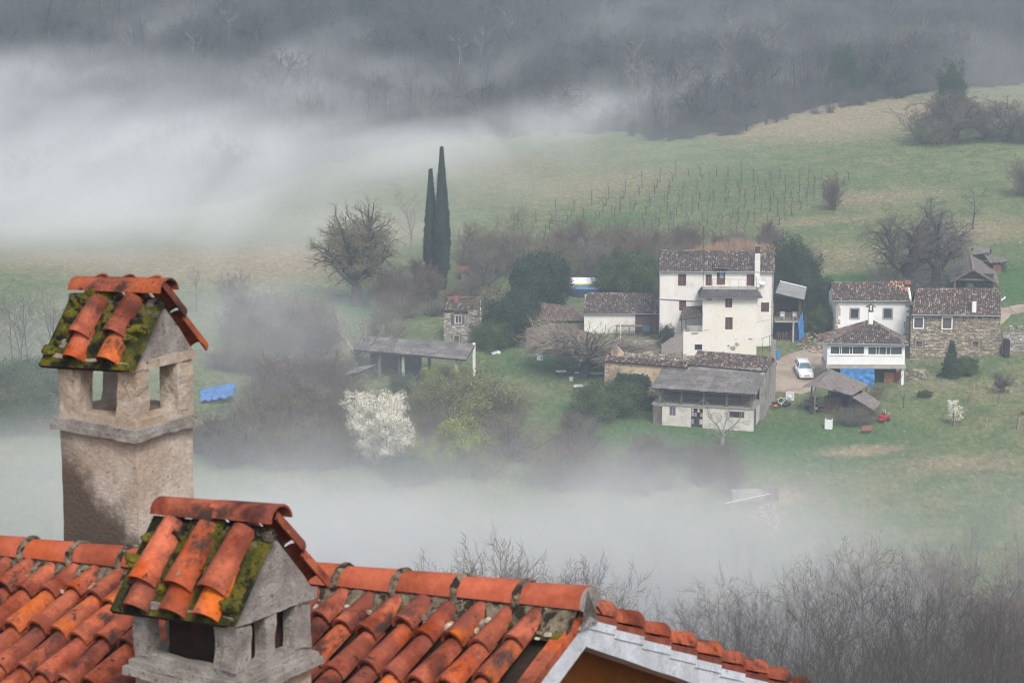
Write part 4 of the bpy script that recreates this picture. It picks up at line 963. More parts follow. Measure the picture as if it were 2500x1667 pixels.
for i in range(16):
    D = R.uniform(164, 176); px = 1030 + i * 30 + R.uniform(-14, 14); top = np.interp(px, [1030, 1120, 1230, 1300, 1420, 1520], [1370, 1310, 1275, 1330, 1310, 1380]) + R.uniform(0, 45)
    r = ray(px, top); x = r.x / r.y * D; z = CAM_H + r.z / r.y * D
    plant(['wood0', 'wood1', 'wood2'][i % 3], xy=(x, D), H=z - h(x, D), label='grey bare tree tops rising out of the mist behind the roof ridge', group='tree tops behind the roof ridge', wf=R.uniform(.7, .9))
# --- hillside wood: nearest trees one by one, the rest as one mass
R = random.Random(77); n = 0; pts = []
for i in range(1500):
    x = R.uniform(-125, 130); off = R.random() ** 1.1 * 135; y = edge_y(x) + off
    pts.append((off, x, y))
pts.sort(); used = []; far = []
for off, x, y in pts:
    if any((x - a) ** 2 + (y - b) ** 2 < (2.6 if off < 40 else 3.2) ** 2 for a, b in used[-400:]): continue
    used.append((x, y))
    if n < 150: near = True
    else: near = False
    Ht = R.uniform(7, 12) if off > 8 else R.uniform(4, 8.5)
    if near:
        k = R.random()
        if k < .82: pr, nm_, ct, lb, gr = R.choice(['d_wood0', 'd_wood1', 'd_wood2', 'wood4', 'd_far0', 'd_far1', 'd_wood1']), 'bare_tree', 'tree', 'bare trees along the lower edge of the hillside wood', 'bare trees at the edge of the hillside wood'
        elif k < .92: pr, nm_, ct, lb, gr = R.choice(['d_shrub0', 'd_shrub1', 'd_shrub2']), 'bare_shrub', 'shrub', 'bare undergrowth at the edge of the hillside wood', 'undergrowth at the edge of the hillside wood'; Ht *= .5
        elif k < .97: pr, nm_, ct, lb, gr = 'ever1', 'ivy_covered_tree', 'tree', 'dark ivy covered trees in the hillside wood', 'ivy covered trees in the hillside wood'
        else: pr, nm_, ct, lb, gr = 'wood3', 'pale_tree', 'tree', 'pale barked trees standing out in the hillside wood', 'pale barked trees in the hillside wood'
        plant(pr, xy=(x, y), H=Ht * (.8 if pr == 'ever1' else 1), label=lb, name=nm_, cat=ct, group=gr, wf=R.uniform(.8, 1.3) * (.6 if pr == 'ever1' else 1))
        n += 1
    else: far.append((x, y, Ht, R.uniform(0, 6.28), R.choice([0, 0, 0, 1, 1, 1, 2, 2, 3, 4, 5, 5] + ([6] if R.random() < .3 else [5]))))
for px, py, hp in [(1780, 140, 130), (1660, 190, 120), (470, 130, 60), (1345, 230, 90), (1530, 150, 140), (1900, 80, 110), (560, 60, 80), (2010, 120, 90), (1120, 130, 80), (1250, 60, 90), (900, 110, 80), (1880, 130, 130)]:
    p = gp(px, py + hp * .5)
    plant('wood3', xy=(p.x, p.y - 3), H=max(8, hp / ppm(p)), label='pale barked trees standing out in the hillside wood', name='pale_tree', group='pale barked trees in the hillside wood', wf=1.3)
def gn_scatter(name, pts, protos, label):
    """one mass of trees: instances picked per point"""
    mb = np.array([(x, y, h(x, y) - .2) for x, y, *_ in pts]); me = bpy.data.meshes.new(name); me.vertices.add(len(pts)); me.vertices.foreach_set('co', mb.astype(np.float32).ravel())
    for nm, col, tp in (('sc', 2, 'FLOAT'), ('rz', 3, 'FLOAT'), ('pk', 4, 'INT')):
        a = me.attributes.new(nm, tp, 'POINT'); a.data.foreach_set('value', [p[col] for p in pts])
    cl = bpy.data.collections.new(name + '_kinds')
    for i, k in enumerate(protos):
        src = PR[k]; parts = [q for q in (src['t'], src['c']) if q is not None]
        vs = []; fs = []; mi = []; o = 0; k0 = 1.0 / src['H']
        for mi_, q in enumerate(parts):
            v = np.empty(len(q.vertices) * 3, np.float32); q.vertices.foreach_get('co', v); v = v.reshape(-1, 3) * k0
            f = np.empty(len(q.loops), np.int32); q.loops.foreach_get('vertex_index', f); f = f.reshape(-1, 4) + o
            vs.append(v); fs.append(f); mi += [mi_] * len(f); o += len(v)
        pm_ = npmesh('tree_kind', np.concatenate(vs), np.concatenate(fs), None)
        for q in parts: pm_.materials.append(q.materials[0])
        pm_.polygons.foreach_set('material_index', np.array(mi, np.int32))
        cl.objects.link(bpy.data.objects.new('%02d_kind' % i, pm_))
    ob = link(name, me, None, kind='stuff', label=label)
    ng = bpy.data.node_groups.new(name, 'GeometryNodeTree'); ng.interface.new_socket('Geometry', in_out='INPUT', socket_type='NodeSocketGeometry'); ng.interface.new_socket('Geometry', in_out='OUTPUT', socket_type='NodeSocketGeometry')
    N = ng.nodes; L = ng.links; gi = N.new('NodeGroupInput'); go = N.new('NodeGroupOutput')
    ci = N.new('GeometryNodeCollectionInfo'); ci.inputs['Collection'].default_value = cl; ci.inputs['Separate Children'].default_value = True; ci.inputs['Reset Children'].default_value = True
    ip = N.new('GeometryNodeInstanceOnPoints'); ip.inputs['Pick Instance'].default_value = True
    def attr(nm, tp):
        a = N.new('GeometryNodeInputNamedAttribute'); a.data_type = tp; a.inputs['Name'].default_value = nm; return a.outputs['Attribute']
    L.new(gi.outputs[0], ip.inputs['Points']); L.new(ci.outputs[0], ip.inputs['Instance']); L.new(attr('pk', 'INT'), ip.inputs['Instance Index'])
    L.new(attr('sc', 'FLOAT'), ip.inputs['Scale'])
    cx = N.new('ShaderNodeCombineXYZ'); L.new(attr('rz', 'FLOAT'), cx.inputs['Z']); L.new(cx.outputs[0], ip.inputs['Rotation'])
    L.new(ip.outputs[0], go.inputs[0])
    md = ob.modifiers.new('scatter', 'NODES'); md.node_group = ng
    return ob
gn_scatter('hillside_wood', far, ['d_far0', 'd_far1', 'd_wood0', 'd_wood1', 'd_wood2', 'd_wood0', 'wood3'], 'mass of bare trees higher up the misty hillside')
R = random.Random(8); sc3 = []
for i in range(1300):
    x = R.uniform(-125, 130); y = edge_y(x) + R.random() ** 1.4 * 110 - 1; sc3.append((x, y, R.uniform(2.2, 5), R.uniform(0, 6.3), R.choice([0, 1, 2, 3])))
for i in range(240):
    x = R.uniform(-125, 135); sc3.append((x, edge_y(x) + R.gauss(-1, 2.5), R.uniform(1.5, 4.5), R.uniform(0, 6.3), R.choice([0, 1, 2, 3, 4])))
for i in range(260):
    x = R.uniform(-125, 130); sc3.append((x, edge_y(x) + R.random() * 100, R.uniform(7, 11), R.uniform(0, 6.3), R.choice([4, 5])))
gn_scatter('hillside_undergrowth', sc3, ['d_shrub0', 'd_shrub1', 'd_shrub2', 'd_shrub3', 'd_broad1', 'd_broad2'], 'bare undergrowth covering the floor of the hillside wood')
# low scrub under the valley wood
R = random.Random(5); sc2 = []
for i in range(450):
    D = R.uniform(150, 215); x = R.uniform(-18, 60) * D / 200; sc2.append((x, D, R.uniform(2, 5), R.uniform(0, 6.3), R.choice([0, 1, 2])))
gn_scatter('valley_undergrowth', sc2, ['shrub0', 'shrub1', 'far0'], 'undergrowth of the wood in the valley bottom')
# ================================================================== VILLAGE
plaster = pmat('white_plaster', (0.74, 0.72, 0.69), (0.66, 0.63, 0.59), .5, rough=.95, bump=.4, bscale=8, grain=.05, stains=(((.36, .34, .31), .8, .63, .78, (1, 1, .3)), ((.58, .52, .43), .35, .55, .7)))
plaster_old = pmat('cream_plaster', (0.70, 0.655, 0.575), (0.72, 0.695, 0.655), .35, rough=.95, bump=.5, bscale=8, grain=.06, stains=(((.33, .31, .28), .55, .62, .70), ((.40, .37, .33), 2.2, .66, .72), ((.60, .50, .37), .9, .6, .75)))
plaster_ochre = pmat('ochre_ruin_plaster', (0.52, 0.42, 0.27), (0.46, 0.33, 0.22), .8, rough=.95, bump=.6, bscale=9, stains=(((.22, .18, .14), .7, .50, .62), ((.30, .20, .14), 3, .56, .68), ((.13, .12, .10), 1.3, .60, .68)))
white_paint = pmat('white_paint', (0.80, 0.80, 0.80), (0.74, 0.74, 0.74), .6, rough=.7, grain=.03, stains=(((.5, .5, .48), .9, .68, .8),))
roof_tiles = pmat('aged_roof_tiles', (.1, .1, .1), None, 4, rough=.95, island=.12, grain=.2,
    palette=[(.095, .070, .062), (.13, .095, .082), (.075, .060, .058), (.16, .12, .105), (.085, .065, .060), (.21, .17, .15), (.065, .055, .055), (.115, .08, .068), (.29, .26, .24), (.09, .07, .065), (.14, .10, .085)],
    stains=(((.05, .045, .045), .6, .55, .7),))
roof_tiles_red = pmat('red_roof_tiles', (.1, .1, .1), None, 4, rough=.95, island=.12, grain=.2,
    palette=[(.105, .070, .060), (.085, .062, .056), (.14, .085, .068), (.075, .058, .053), (.19, .145, .125), (.10, .068, .058), (.18, .10, .075), (.30, .26, .23), (.085, .06, .055), (.24, .20, .175)], stains=(((.06, .05, .047), .8, .52, .66),))
tile_under = pmat('roof_underlay', (.035, .028, .026), None, 1, rough=1, grain=0)
fibre = pmat('fibre_cement', (.20, .185, .18), (.14, .13, .125), .8, rough=.95, island=.15, bump=.4, bscale=9, stains=(((.09, .085, .08), 1.6, .58, .70), ((.30, .27, .24), .9, .62, .75)))
shutter = pmat('brown_shutters', (.115, .050, .045), (.09, .04, .036), 2, rough=.8, grain=.1)
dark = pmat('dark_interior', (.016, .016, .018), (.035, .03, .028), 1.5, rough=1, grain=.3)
glass = pmat('window_glass', (.05, .06, .07), None, 1, rough=.12, spec=.7, grain=0)
glass_blue = pmat('pale_glass', (.22, .30, .40), None, 1, rough=.15, spec=.7, grain=0)
wood = pmat('grey_timber', (.20, .17, .15), (.12, .10, .085), 2, rough=.95, island=.25, stretch=(1, 1, .2))
wood_dark = pmat('dark_timber', (.075, .058, .05), (.05, .04, .035), 2, rough=.95, island=.25)
plank = pmat('old_planks', (.17, .115, .085), (.11, .08, .065), 2, rough=.95, island=.35)
metal_dark = pmat('rusty_iron', (.055, .045, .042), (.09, .05, .035), 4, rough=.8)
concrete = pmat('grey_concrete', (.40, .38, .35), (.30, .285, .26), 1.0, rough=.95, bump=.4, bscale=8, stains=(((.16, .15, .14), 1.2, .6, .72),))
stone_m = pmat('field_stones', (.3, .3, .3), None, 3, rough=.95, island=.15, grain=.2,
    palette=[(.30, .25, .18), (.22, .185, .14), (.38, .33, .26), (.18, .155, .13), (.27, .23, .18), (.46, .42, .35), (.24, .20, .145), (.33, .27, .185), (.15, .13, .115)])
stone_g = pmat('grey_field_stones', (.3, .3, .3), None, 3, rough=.95, island=.15, grain=.2,
    palette=[(.34, .32, .29), (.25, .235, .215), (.44, .41, .37), (.20, .185, .17), (.30, .28, .25), (.50, .47, .43), (.27, .25, .225)])
joint_m = pmat('wall_joints', (.13, .105, .08), (.19, .155, .115), 2, rough=1)
stucco_grey = pmat('grey_render', (.36, .34, .32), (.20, .185, .17), .6, rough=.95, bump=.8, bscale=7, stains=(((.13, .12, .115), 1.2, .56, .68), ((.42, .39, .36), .5, .6, .75)))
tarp_blue = pmat('blue_tarpaulin', (.035, .17, .42), (.05, .22, .50), 1.4, rough=.55, spec=.5, grain=.1)
block_white = pmat('whitish_blocks', (.58, .55, .50), (.48, .45, .41), 1, rough=.95, island=.08, stains=(((.30, .27, .23), 1.5, .62, .75),))
car_white = pmat('white_car_paint', (.80, .81, .82), None, 1, rough=.25, spec=.6, grain=0)
rubber = pmat('tyre_rubber', (.02, .02, .02), None, 1, rough=.9, grain=0)
red_paint = pmat('red_paint', (.42, .03, .04), (.32, .03, .03), 2, rough=.5)
red_door = pmat('red_brown_panel', (.20, .045, .04), (.14, .035, .03), 2, rough=.8)
orange_door = pmat('orange_panel', (.32, .13, .05), (.25, .10, .045), 2, rough=.8)
rust = pmat('rust', (.23, .10, .06), (.15, .065, .045), 4, rough=.95)
plastic_white = pmat('white_plastic', (.72, .74, .75), None, 1, rough=.5, grain=.04)
ivy_l = leaf_dark

class House:
    def __init__(s, name, label, px, py, th, cat='house', D=None, dz=0.0):
        p = gp(px, py) if D is None else at(px, py, D)
        s.th = math.radians(th); s.t = thing(name, label, cat, p + Vector((0, 0, dz)), -s.th)
        s.o = s.t.location.copy(); s.c = Vector((0, 0, CAM_H)); s.par = s.t
        s.Mi = (Matrix.Translation(s.o) @ Matrix.Rotation(-s.th, 4, 'Z')).inverted()
    def uv(s, px, py, y=0.0):
        a = s.Mi @ s.c; b = (s.Mi.to_3x3() @ ray(px, py)); t = (y - a.y) / b.y; q = a + b * t
        return q.x, q.z
    def ux(s, px, py, x):   # intersect with the plane x = const -> (y, z)
        a = s.Mi @ s.c; b = (s.Mi.to_3x3() @ ray(px, py)); t = (x - a.x) / b.x; q = a + b * t
        return q.y, q.z
    def rect(s, A, B, y=0.0):
        x0, z1 = s.uv(*A, y); x1, z0 = s.uv(*B, y); return x0, z0, x1, z1
def wall(mb, x0, z0, x1, z1, y0, y1, holes=()):
    """a wall of thickness y0..y1 in the xz plane with rectangular holes cut through it"""
    xs = sorted({x0, x1, *[q for h_ in holes for q in (h_[0], h_[2])]}); zs = sorted({z0, z1, *[q for h_ in holes for q in (h_[1], h_[3])]})
    xs = [q for q in xs if x0 <= q <= x1]; zs = [q for q in zs if z0 <= q <= z1]
    for i in range(len(xs) - 1):
        j = 0
        while j < len(zs) - 1:
            cx_ = (xs[i] + xs[i + 1]) / 2
            def hole(k): cz = (zs[k] + zs[k + 1]) / 2; return any(h_[0] < cx_ < h_[2] and h_[1] < cz < h_[3] for h_ in holes)
            if hole(j): j += 1; continue
            k = j
            while k + 1 < len(zs) - 1 and not hole(k + 1): k += 1
            mb.box(xs[i], y0, zs[j], xs[i + 1], y1, zs[k + 1]); j = k + 1
def window(H, r, y, frame_m, fill_m, kind='shutter', fw=.07, parent=None, sill=None, depth=.10):
    """window part with its leaves or panes as sub-parts; r = x0,z0,x1,z1 in the wall plane y"""
    x0, z0, x1, z1 = r; mb = MB()
    mb.box(x0, y - .02, z0, x0 + fw, y + depth, z1); mb.box(x1 - fw, y - .02, z0, x1, y + depth, z1); mb.box(x0 + fw, y - .02, z1 - fw, x1 - fw, y + depth, z1); mb.box(x0 + fw, y - .02, z0, x1 - fw, y + depth, z0 + fw)
    w_ = mb.build('window', frame_m, parent or H.t); xm = (x0 + x1) / 2
    if kind == 'shutter':
        for a, b in ((x0 + fw, xm - .01), (xm + .01, x1 - fw)):
            s = MB(); s.box(a, y + .01, z0 + fw, b, y + .05, z1 - fw); n = max(3, int((z1 - z0) / .16))
            for i in range(n): zz = z0 + fw + (z1 - z0 - 2 * fw) * (i + .5) / n; s.box(a + .05, y - .008, zz - .03, b - .05, y + .01, zz + .03)
            s.build('shutter', fill_m, w_)
    elif kind == 'glass':
        MB().box(x0 + fw, y + .05, z0 + fw, x1 - fw, y + .07, z1 - fw).build('pane', fill_m, w_)
        MB().box(xm - .02, y + .0, z0 + fw, xm + .02, y + .045, z1 - fw).build('mullion', frame_m, w_)
    elif kind == 'dark': MB().box(x0 + fw, y + .06, z0 + fw, x1 - fw, y + .09, z1 - fw).build('pane', fill_m, w_)
    if sill is not None: MB().box(x0 - .1, y - .1, z0 - .09, x1 + .1, y + .05, z0 - .005).build('sill', sill, w_)
    return w_
def tiled(name, A, B, C, D, m, parent, pitch=.22, row=.36, seed=0, sag=.03, lift=.05, kind='stuff', miss=0.0):
    """barrel tile roof over the quad A (eave left) B (eave right) C (ridge right) D (ridge left)"""
    R = random.Random(seed); A, B, C, D = map(Vector, (A, B, C, D)); W = ((B - A).length + (C - D).length) / 2; Hh = ((D - A).length + (C - B).length) / 2
    nc = max(1, int(round(W / pitch))); nr = max(1, int(round(Hh / row))); mb = MB(); un = MB()
    N = (B - A).cross(D - A).normalized()
    if N.z < 0: N = -N
    def S(u, v): return A * (1 - u) * (1 - v) + B * u * (1 - v) + C * u * v + D * (1 - u) * v - N * sag * (math.sin(u * 9 + seed) * .5 + .5) * math.sin(v * 3.1)
    for c in range(nc):
        u = (c + .5) / nc
        for r in range(nr):
            if R.random() < miss: continue
            v0, v1 = r / nr, min(1, (r + 1.12) / nr); j = R.uniform(-.12, .12) / nc; e = R.uniform(-.015, .02)
            rings = []
            for v, wd, zz in ((v0 - .01, .50, lift + .035), (v1, .38, lift - .01)):
                for k in range(5):
                    t = math.pi * k / 4; du = math.cos(t) * wd * .95 / nc
                    rings.append(S(u + j + du, v) + N * (math.sin(t) * .085 + zz - .05 + e))
            mb.add(rings, [(i, i + 1, i + 6, i + 5) for i in range(4)] + [(0, 1, 2, 3, 4)])
    g = MB(); K = 8; vs = [S(i / K, j / 4) for i in range(K + 1) for j in range(5)]; low = [v - N * .07 for v in vs]
    f = [(i * 5 + j, (i + 1) * 5 + j, (i + 1) * 5 + j + 1, i * 5 + j + 1) for i in range(K) for j in range(4)]; k0 = len(vs)
    rim = [i * 5 for i in range(K + 1)] + [K * 5 + j for j in range(1, 5)] + [i * 5 + 4 for i in range(K - 1, -1, -1)] + [j for j in range(3, 0, -1)]
    g.add(vs + low, f + [tuple(q + k0 for q in p[::-1]) for p in f] + [(rim[i], rim[i] + k0, rim[(i + 1) % len(rim)] + k0, rim[(i + 1) % len(rim)]) for i in range(len(rim))])
    ro = g.build('roof', tile_under, parent)
    mb.build('roof_tiles', m, ro, kind='stuff')
    return ro
def ridge(P, Q, m, parent, r=.1, L=.42):
    P, Q = Vector(P), Vector(Q); n = max(1, int((Q - P).length / L)); d = (Q - P).normalized(); mb = MB(); sd = d.cross(Vector((0, 0, 1))).normalized(); up = sd.cross(d)
    for i in range(n):
        a = P.lerp(Q, i / n); b = P.lerp(Q, (i + 1.08) / n); rg = []
        for q, rr in ((a, r * 1.1), (b, r * .9)):
            for k in range(6): t = math.pi * k / 5; rg.append(q + sd * math.cos(t) * rr + up * (math.sin(t) * rr - .01))
        mb.add(rg, [(k, k + 1, k + 7, k + 6) for k in range(5)] + [(0, 1, 2, 3, 4, 5)])
    return mb.build('ridge_tiles', m, parent, kind='stuff')
def corrugated(name, A, B, C, D, m, parent, wave=.18, amp=.035, seed=0, cols=None, t=.0):
    """corrugated sheet: waves run along A->B, sheets overlap up the slope"""
    A, B, C, D = map(Vector, (A, B, C, D)); W = (B - A).length; Hh = (D - A).length; N = (B - A).cross(D - A).normalized(); R = random.Random(seed)
    if N.z < 0: N = -N
    ns = cols or max(1, int(W / .95)); nr = max(1, int(round(Hh / 1.6))); holder = None; out = []
    for s in range(ns):
        for r in range(nr):
            mb = MB(); k = max(6, int(W / ns / wave * 4)); u0, u1 = s / ns, (s + 1.04) / ns; v0, v1 = r / nr - (.03 if r else 0), (r + 1) / nr; e = R.uniform(-.02, .02); vs = []
            for v, dz in ((v0, .03), (v1, .0)):
                for i in range(k + 1):
                    u = u0 + (u1 - u0) * i / k; p = A * (1 - u) * (1 - v) + B * u * (1 - v) + C * u * v + D * (1 - u) * v
                    vs.append(p + N * (math.sin(u * W / wave * 6.283) * amp + dz + e + (s % 2) * .012))
            for q in list(vs): vs.append(q - N * .012)
            n1 = 2 * (k + 1); mb.add(vs, [(i, i + 1, k + 2 + i, k + 1 + i) for i in range(k)] + [(n1 + k + 1 + i, n1 + k + 2 + i, n1 + i + 1, n1 + i) for i in range(k)] + [(n1 + i, n1 + i + 1, i + 1, i) for i in range(k)])
            out.append(mb)
    return out
def stones(name, x0, z0, x1, z1, y, m, parent, holes=(), seed=0, sx=.38, sz=.2, prf=None):
    """rubble masonry: individual stones standing proud of the joints, past counting"""
    R = random.Random(seed); mb = MB(); z = z0
    while z < z1:
        hh = sz * R.uniform(.7, 1.3); x = x0 - R.random() * sx
        while x < x1:
            ww = sx * R.uniform(.5, 1.5); a, b = max(x + .015, x0), min(x + ww - .015, x1); c, d = z + .012, min(z + hh - .012, z1)
            cx_, cz = (a + b) / 2, (c + d) / 2
            if b - a > .06 and d - c > .04 and not any(q[0] - .03 < b and a < q[2] + .03 and q[1] - .03 < d and c < q[3] + .03 for q in holes) and (prf is None or prf(cx_, d)):
                p = R.uniform(.02, .07); k = min(.04, (b - a) * .2, (d - c) * .25); j = lambda: R.uniform(-.02, .02)
                v = [(a + j(), y, c + j()), (b + j(), y, c + j()), (b + j(), y, d + j()), (a + j(), y, d + j()), (a + k, y - p, c + k), (b - k, y - p, c + k), (b - k, y - p * R.uniform(.6, 1), d - k), (a + k, y - p, d - k)]
                mb.add(v, [(4, 5, 6, 7), (0, 1, 5, 4), (1, 2, 6, 5), (2, 3, 7, 6), (3, 0, 4, 7)])
            x += ww
        z += hh
    return mb.build(name, m, parent, kind='stuff')
def stones_side(x, y0, z0, y1, z1, m, parent, seed=0, sx=.38, sz=.2, prf=None):
    o = stones('stones', y0, z0, y1, z1, 0.0, m, parent, (), seed, sx, sz, prf)
    # turn the sheet so that it faces +x
    o.matrix_local = Matrix.Translation((x, 0, 0)) @ Matrix(((0, -1, 0, 0), (1, 0, 0, 0), (0, 0, 1, 0), (0, 0, 0, 1)))
    return o

# ---------------------------------------------------------------- big white house
H = House('farmhouse', 'tall white farmhouse with brown shutters and a projecting terrace block', 1611, 846, 2.5); T = H.t
X0, _ = H.uv(*Z5(945, 600)); X1, _ = H.uv(*Z5(1945, 600)); _, ZE = H.uv(*Z5(1300, 395)); DEP = 7.0
rz_ = lambda a, b, y=0.0: H.rect(Z5(*a), Z5(*b), y)
wins = [rz_((1105, 432), (1175, 536)), rz_((1115, 665), (1175, 754)), rz_((1349, 434), (1402, 532)), rz_((1711, 434), (1778, 536)), rz_((1838, 682), (1908, 766))]
door = rz_((1448, 372), (1520, 527))
mb = MB(); wall(mb, X0, -2, X1, ZE, 0, .4, wins + [(door[0], door[1], door[2], ZE + 1)]); ym = DEP / 2; rise = 1.75
mb.box(X0, .4, -2, X0 + .4, DEP - .4, ZE); mb.box(X0, DEP - .4, -2, X1, DEP, ZE)
gz = [(X1 - .003, .003, -2), (X1 - .003, DEP - .003, -2), (X1 - .003, DEP - .003, ZE), (X1 - .003, ym, ZE + rise - .1), (X1 - .003, .003, ZE)]
mb.add(gz + [(p[0] - .4, p[1], p[2]) for p in gz], [(0, 1, 2, 3, 4), (9, 8, 7, 6, 5), (2, 7, 8, 3), (3, 8, 9, 4)])
mb.add([(X0 + .003, .003, ZE), (X0 + .003, ym, ZE + rise - .1), (X0 + .003, DEP, ZE)], [(0, 1, 2)])
mb.build('wall', plaster, T)
for r in wins: window(H, r, .08, shutter, shutter)
d_ = MB().box(door[0], .05, door[1], door[2], .12, door[3]).build('door', shutter, T)
MB().box(door[0] + .35, .03, door[1] + .8, door[2] - .2, .06, door[1] + 1.75).build('pane', glass_blue, d_); MB().box(door[0] + .35, .03, door[1] + 1.9, door[2] - .2, .06, door[3] - .25).build('pane', glass, d_)
y_e = -.35
A, B = (X0 - .1, y_e, ZE - .12), (X1 + .12, y_e, ZE - .12); Cc, Dd = (X1 + .12, ym, ZE + rise), (X0 - .1, ym, ZE + rise)
ro = tiled('roof', A, B, Cc, Dd, roof_tiles, T, seed=1, sag=.07)
tiled('roof', (X1 + .12, DEP + .3, ZE - .1), (X0 - .1, DEP + .3, ZE - .1), Dd, Cc, roof_tiles, T, seed=2, row=.8, pitch=.4)
ridge(Dd, Cc, roof_tiles, ro)
vg = MB()
for i in range(9): q = Vector(B).lerp(Vector(Cc), i / 9); q2 = Vector(B).lerp(Vector(Cc), (i + 1.1) / 9); vg.tube([q + Vector((.0, 0, .07)), q2 + Vector((0, 0, .05))], .09, 6)
vg.build('verge_tiles', roof_tiles_red, ro, kind='stuff')
gut = MB().tube([(X0 - .1, y_e - .05, ZE - .16), (X1 + .1, y_e - .05, ZE - .16)], .06, 6); gut.tube([(X1 - .1, -.06, ZE - .2), (X1 - .1, -.06, 0)], .05, 6); gut.build('gutter', zinc, T)
# dormer over the terrace door
dz_ = door[3] + .12
dm = MB(); dm.slab([(door[0] - .5, -.75, dz_ - .05), (door[2] + .25, -.75, dz_ - .05), (door[2] + .25, 1.6, dz_ + .45), (door[0] - .5, 1.6, dz_ + .45)], .08); dm.box(door[0] - .15, -.0, ZE - .4, door[0], .9, dz_); dm.box(door[2], 0, ZE - .4, door[2] + .12, .9, dz_)
dor = dm.build('dormer', concrete_old, T)
tiled('r', (door[0] - .5, -.75, dz_ - .02), (door[2] + .25, -.75, dz_ - .02), (door[2] + .25, 1.4, dz_ + .5), (door[0] - .5, 1.4, dz_ + .5), roof_tiles, T, seed=9, sag=0)
# terrace block
YB = -3.5; bx0, _ = H.uv(*Z5(1322, 800), YB); bx1, _ = H.uv(*Z5(1802, 800), YB); _, zt = H.uv(*Z5(1500, 622), YB); zf = zt - .05
bw = [rz_((1522, 643), (1583, 727), YB), rz_((1522, 812), (1586, 920), YB)]; lx0, lz = H.uv(*Z5(1152, 940), YB)
bd = rz_((1252, 1052), (1318, 1105), YB)
mb = MB(); wall(mb, bx0, -2, bx1, zt, YB, YB + .4, bw); mb.box(bx1 - .4, YB + .4, -2, bx1, -.002, zt); mb.box(bx0, YB + .4, -2, bx0 + .3, -.002, zt)
mb.box(bx0, YB + .4, zt - .3, bx1, -.002, zt - .002); mb.build('terrace_block', plaster_old, T)
for r in bw: window(H, r, YB + .06, shutter, shutter)
sw = H.ux(*Z5(1822, 800), bx1)
w2 = MB(); w2.box(bx1 - .02, -2.0, bw[0][1] - 1.6, bx1 + .02, -1.2, bw[0][1] - .7); w2.build('window', shutter, T)
# sloping apron all round the terrace edge
ap = corrugated('a', (bx0 - .45, YB - .75, zt - .06), (bx1 + .55, YB - .75, zt - .06), (bx1 - .0, YB + .7, zt + .62), (bx0 - .0, YB + .7, zt + .62), fibre, T, wave=.2, amp=.03)
fibre_dark = pmat('dark_fibre_cement', (.10, .095, .095), (.07, .065, .065), .8, rough=.95, island=.1, stains=(((.16, .15, .10), 1.4, .6, .75),))
apo = MB().slab([(bx0 - .45, YB - .75, zt - .10), (bx1 + .55, YB - .75, zt - .10), (bx1, YB + .7, zt + .56), (bx0, YB + .7, zt + .56)], .06).build('canopy', concrete_old, T)
for q in ap: q.build('sheet', fibre_dark, apo)
MB().slab([(bx0 - .45, YB - .75, zt - .08), (bx0, YB + .7, zt + .58), (bx0, -.4, zt + .58), (bx0 - .45, -.1, zt - .08)][::-1], .05).build('canopy_side', wood_dark, apo)
MB().slab([(bx1 + .55, YB - .75, zt - .08), (bx1 + .55, -.4, zt - .08), (bx1, -.4, zt + .58), (bx1, YB + .7, zt + .58)], .05).build('canopy_side', concrete_old, apo)
tf = MB().box(bx0 + .0, YB + .7, zt + .40, bx1, -.004, zt + .55); tf.build('terrace_floor', concrete, T)
rl = MB(); zr = H.uv(*Z5(1400, 455), -.9)[1]
for a, b in (((bx0 + .05, YB + .8, zr), (bx0 + .05, -.1, zr)), ((bx0 + .05, YB + .8, zr), (bx1 - .05, YB + .8, zr)), ((bx1 - .05, YB + .8, zr), (bx1 - .05, -.1, zr))): rl.tube([a, b], .022, 5)
for i in range(7): xx = bx0 + .05 + (bx1 - bx0 - .1) * i / 6; rl.tube([(xx, YB + .8, zt + .5), (xx, YB + .8, zr)], .02, 5)
rl.build('railing', metal_dark, T)
# patches where the plaster has fallen from the block
pm_ = pmat('bare_masonry', (.27, .23, .20), (.40, .34, .28), 3, rough=1, bump=1, bscale=18, stains=(((.10, .09, .08), 5, .58, .66),))
for X, Y, rx_, ry_, sd_ in ((1590, 1085, 16, 13, 1), (1625, 1050, 12, 10, 2), (1550, 1065, 8, 5, 3), (1742, 1003, 11, 5, 4), (1500, 1118, 7, 4, 5), (1383, 655, 18, 6, 6), (1250, 955, 24, 6, 8), (1446, 1012, 2, 2, 7), (1447, 1076, 2, 2, 9), (1694, 1012, 2, 2, 10)):
    yy_ = YB - .006; c_ = []
    for k in range(18):
        a = 6.283 * k / 18; q = 1 + .5 * mnoise.noise(Vector((math.cos(a) * 1.4, math.sin(a) * 1.4, sd_))); u = H.uv(*Z5(X + math.cos(a) * rx_ * q * 1.6, Y + math.sin(a) * ry_ * q * 1.6), YB); c_.append((u[0], yy_, u[1]))
    MB().slab(c_, .02).build('plaster_patch', pm_, T)
